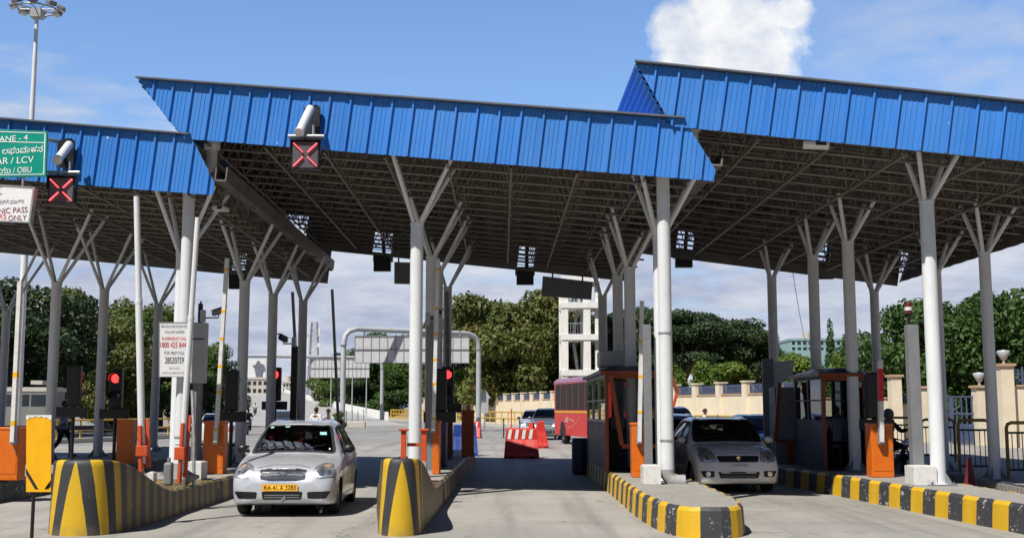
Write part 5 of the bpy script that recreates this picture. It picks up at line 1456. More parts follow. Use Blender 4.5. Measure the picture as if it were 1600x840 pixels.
SPEC_B = dict(arches=(.77, 3.16), r=.29, track=.735,
    screen=[(.985, -1.90), (1.58, -1.86), (1.58, 1.86), (.985, 1.90)], rear=[(3.22, -1.7), (3.44, -1.7), (3.44, 1.7), (3.22, 1.7)],
    side=[[(1.20, 2.86), (1.60, 2.14), (2.05, 2.12), (2.05, 2.90)], [(2.13, 2.12), (2.9, 2.16), (3.0, 2.86), (2.13, 2.90)]],
    seams=[[(1.12, .92), (1.10, .60), (1.14, .30)], [(2.09, 1.42), (2.09, .96), (2.09, .30)], [(2.98, 1.3), (3.02, .96), (2.86, .62)], [(1.14, .28), (2.7, .27)]],
    handles=[(1.95, .88), (2.80, .90)], mirror=(1.27, .98), indicator=(.95, .72),
    head=[(.43, .64), (.47, .78), (.55, .885), (.64, .90), (.73, .88), (.765, .74), (.745, .635), (.60, .615)], bulbs=[(.615, .70, .085), (.655, .825, .05)],
    grille=[(-.42, .735), (-.385, .63), (.385, .63), (.42, .735)], grille_w=.37, grille_bars=(), trim='black',
    lower=[(-.38, .31), (.38, .31), (.42, .44), (-.42, .44)], lower_bars=(.345, .41), fogs=[[(.50, .335), (.70, .335), (.765, .455), (.49, .455)]], fog_lamp=(.62, .395, .05),
    front_seams=[[(-.45, .79), (-.2, .80), (.2, .80), (.45, .79)]], tail=[(.62, .72), (.78, .74), (.77, 1.10), (.68, 1.08)], dash=.95)
SEDAN = [
    (0.00, .50, .42, .495, .56, .46, .62, .40, .60, .28, .24), (.06, .66, .58, .65, .70, .56, .75, .44, .72, .235, .21), (.16, .745, .62, .725, .765, .63, .81, .48, .77, .22, .195), (.5, .85, .67, .82, .82, .74, .84, .52, .80, .20, .18),
    (1.15, .955, .71, .92, .84, .86, .85, .56, .81, .19, .18), (1.25, 1.0, .70, .96, .84, .875, .85, .56, .81, .19, .18), (1.9, 1.40, .58, 1.35, .835, .93, .85, .57, .81, .19, .18), (2.3, 1.47, .565, 1.42, .83, .94, .85, .57, .81, .19, .18),
    (2.9, 1.455, .56, 1.405, .83, .95, .85, .57, .81, .19, .18), (3.25, 1.36, .57, 1.31, .83, .96, .85, .58, .81, .19, .18), (3.72, 1.09, .66, 1.06, .82, .97, .845, .58, .80, .20, .19), (3.85, 1.07, .68, 1.045, .81, .96, .84, .58, .80, .20, .19),
    (4.28, 1.03, .66, 1.0, .78, .88, .81, .58, .77, .24, .22), (4.38, .92, .62, .90, .74, .78, .77, .55, .73, .27, .25), (4.45, .66, .5, .64, .6, .56, .64, .48, .60, .32, .30)]
SPEC_C = dict(SPEC_A, arches=(.85, 3.45), r=.30, track=.735, screen=[(1.27, -1.86), (1.90, -1.80), (1.90, 1.80), (1.27, 1.86)], rear=[(3.06, -1.75), (3.66, -1.75), (3.66, 1.75), (3.06, 1.75)],
    side=[[(1.55, 2.86), (1.98, 2.16), (2.35, 2.13), (2.35, 2.90)], [(2.43, 2.13), (3.0, 2.16), (3.25, 2.86), (2.43, 2.90)]],
    seams=[[(1.3, .92), (1.28, .60), (1.32, .30)], [(2.39, 1.40), (2.39, .95), (2.39, .30)], [(3.28, 1.2), (3.32, .96), (3.14, .62)]], handles=[(2.25, .87), (3.08, .88)], mirror=(1.58, .97), indicator=(1.1, .72),
    tail=[(.58, .70), (.79, .72), (.785, .98), (.60, .96)], rear_plate=[(-.25, .66), (.25, .66), (.25, .78), (-.25, .78)], dash=1.25)
SPEC_C.pop('moulding')

# --- silver taxi
g0 = PX(444, 20.1)
taxi, sh, patch, line, proj, D, chart = make_car('taxi', 'silver hatchback taxi with a yellow number plate leaving the lane', 'car', (PX(443, 18.35), 18.35 + 1.83, .004), R(1.2), HATCH_A, M['silver'], SPEC_A)
pl = patch('number_plate', [(-.31, .41), (.245, .41), (.245, .515), (-.31, .515)], 'F', M['plate_yellow'], .022, cuts=3)
q, nn = proj((-.03, .465), 'F')
text_mesh('lettering', 'KA 41 A 3283', .066, q + Vector((0, -.026, 0)) + D, M['ink_black'], taxi, width=.49, world=False)
b = MB(); b.lathe([(.045, -.004), (.058, -.008), (.07, -.004), (.07, 0), (.045, 0)], (0, 0, 0), 24, 0, 'Y'); q, nn = proj((0, .66), 'F')
b.v = [Vector((p.x, p.y, p.z * .72)) + q + Vector((0, -.012, 0)) + D for p in b.v]; b.box(q + Vector((0, -.016, .012)) + D, (.07, .008, .014)); b.box(q + Vector((0, -.016, -.012)) + D, (.014, .008, .045)); b.build('emblem', M['chrome'], taxi, world=False)
b = MB(); q, nn = proj((.03, .30), 'F')
for a in range(5): b.ball(q + Vector((random.uniform(-.03, .03), -.03, random.uniform(-.05, .05))) + D, .022, 8)
b.build('hanging_charm', M['post_grey'], taxi, world=False)
for (y0, y1, t0, t1) in ((1.60, 1.655, -1.52, -1.27), (1.615, 1.66, -.62, -.42), (1.43, 1.50, .98, 1.40)):
    chart('windscreen_sticker', [(y0, t0), (y1, t0), (y1, t1), (y0, t1)], M['sticker_teal'], .006, taxi, 3)
chart('windscreen_sticker', [(1.72, -.75), (1.745, -.75), (1.745, .55), (1.72, .55)], M['sign_white'], .006, taxi, 4)
chart('windscreen_sticker', [(1.10, 1.5), (1.135, 1.5), (1.135, 1.6), (1.10, 1.6)], M['sign_white'], .006, taxi, 2)
b = MB()
for (x, y, z, r_, m) in ((.05, 1.45, 1.14, .03, 0), (.0, 1.45, 1.12, .026, 0), (-.05, 1.45, 1.12, .022, 0), (.09, 1.45, 1.17, .018, 0), (.09, 1.45, 1.11, .018, 0)): b.ball(Vector((x, y, z)) + D, r_, 8)
b.path([Vector((.05, 1.5, 1.17)) + D, Vector((.05, 1.55, 1.30)) + D], .004, 5); b.build('mirror_garland', M['orange_red'], taxi, world=False)
b = MB(); b.box(Vector((-.5, 1.72, .98)) + D, (.16, .3, .5)); b.build('seat_towel', M['seat_red'], taxi, world=False, bevel=.05)
b = MB(); b.ball(Vector((.04, 1.16, .97)) + D, .055, 10, 0, (1, 1, .6)); b.build('dash_figure', M['pipe_white'], taxi, world=False)

# --- white hatchback
swift, sh, patch, line, proj, D, chart = make_car('hatchback', 'pearl white hatchback with a black grille waiting in the right lane', 'car', (PX(1147, 23.2), 23.2 + 1.85, .004), R(1.5), HATCH_B, M['pearl'], SPEC_B)
pl = patch('number_plate', [(-.13, .535), (.20, .535), (.20, .60), (-.13, .60)], 'F', M['sign_white'], .012, cuts=2)
q, nn = proj((.035, .567), 'F'); text_mesh('lettering', 'KA 03 MG', .026, q + Vector((0, -.016, 0)) + D, M['ink_grey'], swift, width=.24, world=False)
q, nn = proj((0, .682), 'F'); q = q + Vector((0, -.012, 0)) + D
b = MB()
for pts in ([(.052, .03), (.0, .062), (-.052, .03), (-.02, .008)], [(-.052, -.03), (.0, -.062), (.052, -.03), (.02, -.008)]):
    b.prism([q + Vector((x, 0, z)) for x, z in pts], (0, -.006, 0))
b.prism([q + Vector((x, -.001, z)) for x, z in ((-.052, .03), (-.025, .008), (.052, -.03), (.025, -.008))][::1], (0, -.006, 0)); b.build('emblem', M['chrome'], swift, world=False)
for x0, x1, z in ((-.36, -.17, .425), (.14, .34, .425)):
    patch('bumper_sticker', [(x0, z - .012), (x1, z - .012), (x1, z + .014), (x0, z + .014)], 'F', M['sign_white'], .012, cuts=3)
b = MB(); b.tube(Vector((0, 1.85, 1.49)) + D, Vector((0, 1.95, 1.56)) + D, .008, n=6); b.build('aerial', M['black'], swift, world=False)

# --- the others, farther off
make_car('sedan', 'white sedan seen from behind in the left lane beyond the orange cabinet', 'car', (PX(327, 49), 49 + 2.2, .01), R(180 + 9), SEDAN, M['white_car'], SPEC_C)
make_car('hatchback', 'dark blue car waiting directly behind the white hatchback', 'car', (PX(1068, 29.5), 29.5 + 1.85, .01), R(2), HATCH_A, M['navy_car'], SPEC_A, glass='glass_dark', scale=(1, 1, 1.04))
make_car('van', 'tall dark slate van waiting behind the blue car', 'van', (PX(1054, 35.5), 35.5 + 1.85, .01), R(2), HATCH_B, M['slate_car'], SPEC_B, glass='glass_dark', scale=(1.03, 1.05, 1.16))
make_car('suv', 'blue grey car facing the plaza behind the red barriers, left of the bus', 'car', (PX(859, 62), 62 + 1.9, .01), R(-10), HATCH_B, M['grey_car'], SPEC_B, glass='glass_dark', scale=(1.04, 1.05, 1.12))
make_car('hatchback', 'pale grey car half hidden behind the blue grey car', 'car', (PX(835, 70), 70 + 1.9, .01), R(-6), HATCH_A, M['silver'], SPEC_A, glass='glass_dark', scale=(1, 1, 1.08))
make_car('hatchback', 'tiny pale car on the road between the black columns behind the taxi', 'car', (PX(438, 105), 105, .02), R(14), HATCH_B, M['white_car'], SPEC_B, interior=False)
make_car('hatchback', 'tiny dark car following on the road behind the taxi roof', 'car', (PX(449, 88), 88, .02), R(14), HATCH_A, M['slate_car'], SPEC_A, interior=False)
make_car('hatchback', 'blue car glimpsed between the white hatchback and the steel screen', 'car', (PX(1206, 34), 34 + 1.8, .01), R(4), HATCH_B, M['navy_car'], SPEC_B, glass='glass_dark')

# ------------------------------------------------------------------ red city bus
BL, BW, BH = 10.6, 2.5, 3.1
ang = .165
bus = thing('bus', 'red city bus with a yellow waist band leaving beyond the left booth', 'bus', (4.67, 52.6, .01), ang)
def lb(name, x0, x1, y0, y1, z0, z1, m, bevel=0, par=None):
    b = MB(); b.bx(x0, x1, y0, y1, z0, z1); return b.build(name, m, par or bus, world=False, bevel=bevel)
hw = BW / 2; sides = (-1, 1)
b = MB(); prof = [(-hw, .42), (-hw, 2.86), (-hw + .05, 3.0), (-hw + .22, 3.1), (0, 3.16), (hw - .22, 3.1), (hw - .05, 3.0), (hw, 2.86), (hw, .42)]
rows = [[Vector((x * s_, y, .42 + (z - .42) * (1 if e == 0 else .97))) for x, z in prof] for y, s_, e in ((-BL / 2, .95, 1), (-BL / 2 + .14, 1, 0), (BL / 2 - .14, 1, 0), (BL / 2, .95, 1))]
b.grid(rows, 0, False); b.add(rows[0], [tuple(range(9))]); b.add(rows[-1], [tuple(range(9))]); b.build('body', M['bus_red'], bus, world=False, bevel=.03)
b = MB(); pr = [(-hw - .02, 2.84), (-hw - .005, 2.99), (-hw + .2, 3.13), (0, 3.2), (hw - .2, 3.13), (hw + .005, 2.99), (hw + .02, 2.84)]
b.grid([[Vector((x, y, z)) for x, z in pr] for y in (-BL / 2 + .05, BL / 2 - .05)]); b.build('roof', M['bus_roof'], bus, world=False)
for sg in sides:
    x = sg * hw
    lb('waist_band', x - .008, x + .012, -BL / 2 + .16, BL / 2 - .16, 1.47, 1.56, M['bus_yellow'])
    for i in range(8):                       # upper fixed panes and lower sliding panes
        y0 = -BL / 2 + .35 + i * 1.24
        w_ = lb('window', x - .006, x + .008, y0, y0 + 1.16, 1.60, 2.80, M['rubber'])
        lb('pane', x - .004, x + .014, y0 + .04, y0 + 1.12, 2.24, 2.76, M['bus_glass_hi'] if 'bus_glass_hi' in M else M['bldg_glass'], par=w_)
        lb('pane', x - .004, x + .014, y0 + .04, y0 + .56, 1.64, 2.20, M['bus_glass_lo'], par=w_)
        lb('pane', x - .004, x + .014, y0 + .60, y0 + 1.12, 1.64, 2.20, M['bus_glass_lo'], par=w_)
    for yc in (BL / 2 - 2.0, -BL / 2 + 2.6):
        b = MB(); arc = [R(180 * i / 14) for i in range(15)]
        b.prism([Vector((x - .02 * sg, yc + .62 * math.cos(a), .42 + .66 * math.sin(a))) for a in arc], (sg * .03, 0, 0)); b.build('wheel_arch', M['interior'], bus, world=False)
        b = MB(); b.lathe([(.30, -.13), (.46, -.14), (.50, -.08), (.50, .08), (.46, .14), (.30, .13)], (sg * (hw - .15), yc, .50), 24, 0, 'X'); wh = b.build('wheel', M['rubber'], bus, world=False)
        b = MB(); b.lathe([(0, sg * .06), (.12, sg * .09), (.2, sg * .04), (.31, sg * .11)], (sg * (hw - .15), yc, .50), 20, 0, 'X'); b.build('rim', M['steel'], wh, world=False)
    b = MB(); pts = [Vector((x + sg * .006, 4.2 - 3.4 * f, .62 + 1.5 * f - 1.1 * f * f)) for f in [i / 10 for i in range(11)]]
    b.grid([[p, p + Vector((0, -.05, .09))] for p in pts]); b.build('swoosh', M['bus_pink'], bus, world=False)
    b = MB(); pts = [Vector((x + sg * .006, 2.3 - 2.6 * f, .75 + .55 * f * f)) for f in [i / 10 for i in range(11)]]
    b.grid([[p, p + Vector((0, -.03, .06))] for p in pts]); b.build('swoosh', M['bus_pink'], bus, world=False)
text_mesh('lettering', '602', .24, (-hw - .014, 2.35, 1.16), M['ink_white'], bus, rz=-90, world=False)
lb('rear_window', -1.0, 1.0, -BL / 2 - .03, -BL / 2 + .05, 1.6, 2.6, M['bldg_glass']); lb('windscreen', -1.1, 1.1, BL / 2 - .06, BL / 2 + .012, 1.3, 2.75, M['bldg_glass'], .02)
for sx in (-1, 1): lb('tail_light', sx * .95 - .12, sx * .95 + .12, -BL / 2 - .02, -BL / 2 + .02, .8, 1.1, M['tail_red'], .01)
lb('bumper', -1.2, 1.2, -BL / 2 - .1, -BL / 2 + .1, .4, .62, M['black'], .02); lb('bumper', -1.2, 1.2, BL / 2 - .1, BL / 2 + .1, .4, .62, M['black'], .02)
# ------------------------------------------------------------------ people
def skin_mesh(name, joints, bones, rad, sub=1):
    keys = list(joints); me = bpy.data.meshes.new(name)
    me.from_pydata([tuple(joints[k]) for k in keys], [(keys.index(a), keys.index(b)) for a, b in bones], [])
    o = bpy.data.objects.new(name, me); COL.objects.link(o)
    m = o.modifiers.new('skin', 'SKIN'); m.use_smooth_shade = True; m.branch_smoothing = .4
    if not me.skin_vertices: return o
    for i, k in enumerate(keys):
        r = rad[k]; me.skin_vertices[0].data[i].radius = r if isinstance(r, tuple) else (r, r)
        me.skin_vertices[0].data[i].use_root = (i == 0)
    s = o.modifiers.new('sub', 'SUBSURF'); s.levels = sub; s.render_levels = sub
    bpy.context.view_layer.update(); dg = bpy.context.evaluated_depsgraph_get()
    nm = bpy.data.meshes.new_from_object(o.evaluated_get(dg)); bpy.data.objects.remove(o); nm.name = name
    return nm
STAND = dict(pelvis=(0, 0, .93), waist=(0, .0, 1.08), chest=(0, .0, 1.30), neck=(0, .01, 1.47), nape=(0, .0, 1.53), head=(0, -.015, 1.60), crown=(0, -.005, 1.685),
    shl=(.17, .01, 1.42), ell=(.235, .03, 1.15), wrl=(.25, -.04, .90), pal=(.25, -.06, .83), shr=(-.17, .01, 1.42), elr=(-.235, .03, 1.15), wrr=(-.25, -.04, .90), par=(-.25, -.06, .83),
    hil=(.09, 0, .88), knl=(.10, -.03, .49), anl=(.10, .02, .09), tol=(.115, -.15, .035), hir=(-.09, 0, .88), knr=(-.10, -.03, .49), anr=(-.10, .02, .09), tor=(-.115, -.15, .035))
RAD = dict(pelvis=(.145, .115), waist=(.13, .10), chest=(.155, .11), neck=(.07, .06), nape=.052, head=(.074, .092), crown=(.055, .065), shl=.062, ell=.043, wrl=.029, pal=(.02, .036), hil=.088, knl=.056, anl=.04, tol=(.042, .03))
for k in list(RAD):
    if k.endswith('l') and k not in ('pelvis',): RAD[k[:-1] + 'r'] = RAD[k]
BONES = [('pelvis', 'waist'), ('waist', 'chest'), ('chest', 'neck'), ('neck', 'nape'), ('nape', 'head'), ('head', 'crown')]
for s_ in 'lr': BONES += [('chest', 'sh' + s_), ('sh' + s_, 'el' + s_), ('el' + s_, 'wr' + s_), ('wr' + s_, 'pa' + s_), ('pelvis', 'hi' + s_), ('hi' + s_, 'kn' + s_), ('kn' + s_, 'an' + s_), ('an' + s_, 'to' + s_)]
def person(label, loc, rz, pose=None, shirt='shirt_blue', trousers='cloth_dark', group=None, helmet=None):
    J = {k: Vector(v) for k, v in STAND.items()}
    for k, v in (pose or {}).items(): J[k] = Vector(v)
    rad = dict(RAD); bones = list(BONES)
    for s_ in 'lr':                                   # four fingers and a thumb on each palm
        pa, wr = J['pa' + s_], J['wr' + s_]; d = (pa - wr).normalized(); side = d.cross(Vector((0, 1, 0)));
        if side.length < .2: side = d.cross(Vector((1, 0, 0)))
        side.normalize(); curl = side.cross(d).normalized()
        for i, ln in enumerate((.066, .076, .07, .054)):
            a = pa + side.cross(d).normalized() * 0 + (side * 0) + curl.cross(d).normalized() * (-.03 + .02 * i) + d * .02
            k0, k1, k2 = f'f{s_}{i}a', f'f{s_}{i}b', f'f{s_}{i}c'
            J[k0] = a; J[k1] = a + d * ln * .55; J[k2] = J[k1] + (d * .7 + curl * .6).normalized() * ln * .5
            for k, r in ((k0, .010), (k1, .0088), (k2, .0075)): rad[k] = r
            bones += [('pa' + s_, k0), (k0, k1), (k1, k2)]
        k0, k1 = f't{s_}a', f't{s_}b'; o = curl.cross(d).normalized()
        J[k0] = wr.lerp(pa, .55) - o * .035; J[k1] = J[k0] + (d * .8 - o * .45).normalized() * .05; rad[k0] = .011; rad[k1] = .009
        bones += [('wr' + s_, k0), (k0, k1)]
    t = thing('person', label, 'person', loc, rz, group)
    me = skin_mesh('body', J, bones, rad)
    bm = bmesh.new(); bm.from_mesh(me); h = J['head']; up = (J['crown'] - J['nape']).normalized()
    for off, r, sc in (((0, -.098, .0), .016, (.8, 1.1, 1.5)), ((.078, .005, .01), .022, (.4, .9, 1.4)), ((-.078, .005, .01), .022, (.4, .9, 1.4)), ((0, -.088, -.045), .02, (1.3, .4, .3)), ((.032, -.087, .03), .012, (1.2, .6, .8)), ((-.032, -.087, .03), .012, (1.2, .6, .8))):
        Mx = Matrix.Translation(h + Vector(off)) @ Matrix.Diagonal((*[r * s for s in sc], 1)); bmesh.ops.create_icosphere(bm, subdivisions=1, radius=1, matrix=Mx)
    bm.to_mesh(me); bm.free()
    for p in me.polygons: p.use_smooth = True
    me.materials.clear(); me.materials.append(M['skin']); o = bpy.data.objects.new('body', me); COL.objects.link(o); o.parent = t
    def wear(nm, keys, bs, grow, m, over={}):
        r2 = {k: (tuple(x + grow for x in rad[k]) if isinstance(rad[k], tuple) else rad[k] + grow) for k in keys}; r2.update(over)
        mm = skin_mesh(nm, {k: JJ[k] for k in keys}, bs, r2); mm.materials.clear(); mm.materials.append(M[m])
        for p in mm.polygons: p.use_smooth = True
        oo = bpy.data.objects.new(nm, mm); COL.objects.link(oo); oo.parent = t
    JJ = dict(J)
    for s_ in 'lr': JJ['cu' + s_] = J['el' + s_].lerp(J['wr' + s_], .75); rad['cu' + s_] = .036; JJ['an' + s_] = J['an' + s_] + (J['kn' + s_] - J['an' + s_]).normalized() * .01
    wear('shirt', ['pelvis', 'waist', 'chest', 'neck', 'shl', 'ell', 'cul', 'shr', 'elr', 'cur'], [('pelvis', 'waist'), ('waist', 'chest'), ('chest', 'neck'), ('chest', 'shl'), ('shl', 'ell'), ('ell', 'cul'), ('chest', 'shr'), ('shr', 'elr'), ('elr', 'cur')], .016, shirt)
    wear('trousers', ['pelvis', 'hil', 'knl', 'anl', 'hir', 'knr', 'anr'], [('pelvis', 'hil'), ('hil', 'knl'), ('knl', 'anl'), ('pelvis', 'hir'), ('hir', 'knr'), ('knr', 'anr')], .017, trousers)
    for s_ in 'lr':
        b = MB(); a, c = J['an' + s_], J['to' + s_]; d = (c - a); d.z = 0; d = d.normalized() if d.length > .01 else Vector((0, -1, 0))
        b.path([a + Vector((0, 0, -.045)) - d * .05, a + d * .03 + Vector((0, 0, -.04)), c + Vector((0, 0, .008)), c + d * .06 + Vector((0, 0, .0))], [.042, .046, .043, .025], 10); b.build('shoe', M['black'], t, world=False)
    if helmet:
        b = MB(); b.ball(J['head'] + Vector((0, .01, .03)), .135, 16, 0, (.9, 1.08, 1)); b.build('helmet', M[helmet], t, world=False)
    else:
        b = MB(); n = 14; rows = []
        for i in range(8):
            th = R(10 + 13.5 * i); row = []
            for j in range(n + 1):
                ph = 2 * math.pi * j / n; back = max(0, math.sin(ph)); tt = th * (.72 + .42 * back) if i > 3 else th
                row.append(h + Vector((.088 * math.sin(tt) * math.cos(ph), .012 + .108 * math.sin(tt) * math.sin(ph), .025 + .112 * math.cos(tt))))
            rows.append(row)
        b.grid(rows); b.add(rows[0][:-1], [tuple(range(n))]); b.build('hair', M['hair'], t, world=False)
    return t
WALK = dict(shl=(.17, .0, 1.42), ell=(.23, .09, 1.17), wrl=(.24, .10, .93), pal=(.24, .09, .86), shr=(-.17, .01, 1.42), elr=(-.23, -.03, 1.16), wrr=(-.22, -.20, .98), par=(-.22, -.25, .93),
    knl=(.10, -.20, .52), anl=(.10, -.20, .10), tol=(.11, -.36, .05), knr=(-.10, .06, .50), anr=(-.10, .34, .20), tor=(-.10, .24, .07))
SIT = dict(pelvis=(0, 0, .52), waist=(0, .02, .67), chest=(0, .0, .89), neck=(0, -.02, 1.06), nape=(0, -.03, 1.12), head=(0, -.05, 1.19), crown=(0, -.04, 1.275),
    shl=(.17, 0, 1.0), ell=(.24, -.08, .76), wrl=(.18, -.33, .78), pal=(.16, -.40, .78), shr=(-.17, 0, 1.0), elr=(-.24, -.08, .76), wrr=(-.18, -.33, .78), par=(-.16, -.40, .78),
    hil=(.09, -.05, .50), knl=(.13, -.44, .50), anl=(.13, -.42, .09), tol=(.14, -.58, .035), hir=(-.09, -.05, .50), knr=(-.13, -.44, .50), anr=(-.13, -.42, .09), tor=(-.14, -.58, .035))
person('man in a pale blue shirt and dark trousers walking behind the striped left nose', (PX(108, 35.8), 35.8, .2), R(78), WALK)
person('man in a pale blue shirt seated with his back turned in the manned booth', (7.24, 25.12, .43), R(180), dict(SIT, **{}), 'shirt_blue')
d_ = (-.36, 18.35 + 2.55)
person('driver in a dark shirt at the wheel of the silver taxi', (PX(443, 18.35) - .36, 18.35 + 2.45, -.06), R(1), SIT, 'shirt_navy' if 'shirt_navy' in M else 'cloth_dark')
person('driver in a dark shirt at the wheel of the white hatchback', (PX(1147, 23.2) - .36, 23.2 + 2.3, -.04), R(1), SIT, 'cloth_dark')
person('man in a white shirt standing with his back turned behind the taxi roof', (PX(497, 44), 44, .01), R(160), None, 'shirt_white')
def scaled(p, s): p.scale = (s, s, s); return p
SITB = dict(SIT, ell=(.25, -.16, .80), wrl=(.28, -.44, .86), pal=(.28, -.50, .88), elr=(-.25, -.16, .80), wrr=(-.28, -.44, .86), par=(-.28, -.50, .88), knl=(.17, -.36, .44), anl=(.16, -.20, .02), tol=(.17, -.34, -.03), knr=(-.17, -.36, .44), anr=(-.16, -.20, .02), tor=(-.17, -.34, -.03))
# ------------------------------------------------------------------ motorcycles
def motorbike(label, loc, rz, paint, group='motorcycles'):
    t = thing('motorcycle', label, 'motorcycle', loc, rz, group); r = .30
    for y in (-.64, .64):
        b = MB(); b.path([(0, y + (r - .045) * math.cos(k * .2618), r + (r - .045) * math.sin(k * .2618)) for k in range(24)], .045, 8, closed=True); w = b.build('wheel', M['rubber'], t, world=False)
        b = MB(); b.tube((-.05, y, r), (.05, y, r), .05, n=10)
        for k in range(10): b.tube((0, y, r), (0, y + (r - .07) * math.cos(k * .628), r + (r - .07) * math.sin(k * .628)), .006, n=4)
        b.path([(0, y + (r - .075) * math.cos(k * .2618), r + (r - .075) * math.sin(k * .2618)) for k in range(24)], .012, 5, closed=True); b.build('rim', M['steel'], w, world=False)
        b = MB(); b.grid([[Vector((sx, y + (r + .035) * math.cos(a), r + (r + .035) * math.sin(a))) for sx in (-.06, 0, .06)] for a in [R(20 + 140 * i / 10) for i in range(11)]]); b.build('mudguard', M[paint], t, world=False)
    b = MB()
    for sx in (-.075, .075): b.tube((sx, -.64, r), (sx, -.42, .86), .022, n=8); b.tube((sx * 1.4, .64, r), (sx * 1.4, .40, .70), .025, n=8); b.tube((sx * .8, .64, r), (sx * .8, .1, .36), .02, n=8)
    b.path([(0, -.42, .82), (0, -.3, .5), (0, .1, .33)], .025, 8); b.path([(0, -.42, .82), (0, 0, .66), (0, .55, .68)], .025, 8); b.build('frame', M['black'], t, world=False)
    b = MB(); b.ball((0, -.12, .80), .16, 14, 0, (.75, 1.5, .75)); b.build('tank', M[paint], t, world=False)
    b = MB(); b.box((0, .36, .79), (.24, .72, .09)); b.build('saddle', M['rubber'], t, world=False, bevel=.04)
    b = MB(); b.bx(-.12, .12, -.22, .16, .28, .52); b.tube((0, -.2, .42), (0, -.28, .58), .07, n=10); b.build('engine', M['post_grey'], t, world=False, bevel=.03)
    b = MB(); b.path([(.12, -.2, .4), (.14, -.1, .24), (.15, .3, .26), (.16, .8, .34)], [.02, .025, .04, .045], 10); b.build('exhaust', M['steel'], t, world=False)
    b = MB(); b.path([(-.36, -.28, 1.0), (-.2, -.4, .98), (0, -.42, .93), (.2, -.4, .98), (.36, -.28, 1.0)], .015, 8); b.build('handlebar', M['black'], t, world=False)
    b = MB(); b.lathe([(0, .09), (.08, .06), (.095, -.02), (.09, -.06), (0, -.075)], (0, -.52, .86), 16, 0, 'Y'); b.build('headlight', M['lamp_bright'], t, world=False)
    for sx in (-1, 1):
        b = MB(); b.tube((sx * .25, -.38, .98), (sx * .31, -.4, 1.14), .007, n=6); b.ball((sx * .32, -.4, 1.17), .055, 10, 0, (1, .3, .7)); b.build('mirror', M['black'], t, world=False)
    return t
motorbike('dark motorcycle behind the orange cabinet of the manned booth', (9.38, 28.0, 0), R(20), 'black')
person('rider in dark clothes and a grey helmet on the motorcycle at the right', (9.38 - .03, 28.0 + .12, .34), R(20), SITB, 'cloth_dark', helmet='post_grey')
motorbike('motorcycle hidden behind the taxi roof, beside the man in white', (PX(515, 45), 45, .01), R(0), 'black')
person('bareheaded rider facing the plaza behind the right end of the taxi roof', (PX(515, 45), 45.1, .36), R(0), SITB, 'shirt_blue')
for (u, Y, l, sh_) in ((391.5, 74, 'small dark rider on a motorcycle at the left, behind the taxi', 'cloth_dark'), (402, 152, 'tiny rider on a scooter coming down the flyover ramp', 'shirt_white')):
    z = rampz(Y) + .02
    motorbike('distant motorcycle under the ' + l.split(',')[0], (PX(u, Y), Y, z), R(10), 'black'); person(l, (PX(u, Y), Y + .12, z + .34), R(10), SITB, sh_)
p = (PX(1099, 48), 48, .01)
motorbike('scooter like motorcycle in front of the cream wall beyond the white hatchback', p, R(75), 'black'); person('rider in a white shirt passing in front of the cream wall beyond the white hatchback', (p[0], p[1] + .1, .36), R(75), SITB, 'shirt_white')
# ------------------------------------------------------------------ compound wall along the right
def wall_run(ya, yb, label, h=2.45, ph=3.15, bay=3.6, first=0):
    """cream wall with pillars and blue iron panels between them"""
    p0 = Vector((WX(ya), ya, 0)); p1 = Vector((WX(yb), yb, 0)); d = (p1 - p0); L = d.length; d.normalize(); n = Vector((-d.y, d.x, 0))
    t = thing('compound_wall', label, 'wall', (p0 + p1) / 2)
    def slab(a, b_, z0, z1, th, o=0, name='wall', m='wall_cream', mb=None):
        q = mb or MB(); c0 = p0 + d * a + n * o; c1 = p0 + d * b_ + n * o
        q.prism([c0 + n * th / 2, c1 + n * th / 2, c1 - n * th / 2, c0 - n * th / 2], (0, 0, z1 - z0)); 
        k = len(q.v) - 8
        for i in range(8): q.v[k + i] = q.v[k + i] + Vector((0, 0, z0))
        if mb is None: return q.build(name, M[m], t)
    slab(0, L, 0, h, .22); slab(0, L, h + .001, h + .07, .32, 0, 'coping', 'wall_brown')
    k = int(L / bay)
    for i in range(k + 1):
        a = i * L / k; q = MB(); slab(max(0, a - .28), min(L, a + .28), .0, ph, .5, 0, mb=q); q.build('pillar', M['wall_cream'], t)
        q = MB(); slab(max(0, a - .34), min(L, a + .34), ph + .001, ph + .08, .62, 0, mb=q); q.build('pillar_cap', M['wall_cream'], t)
    for i in range(k):
        a, b_ = i * L / k + .3, (i + 1) * L / k - .3; q = MB()
        slab(a, b_, h + .12, h + .17, .05, 0, mb=q); slab(a, b_, ph - .22, ph - .16, .05, 0, mb=q); m_ = int((b_ - a) / .16)
        for j in range(m_ + 1):
            x = a + (b_ - a) * j / m_; slab(x - .04, x + .04, h + .07, ph - .1, .025, 0, mb=q)
        q.build('iron_panel', M['blue_iron'], t)
    return t
wall_run(58, 104, 'cream compound wall with pillars and blue iron panels beyond the white hatchback')
wall_run(104.2, 176, 'far cream compound wall with pillars in the shade of trees behind the bus')
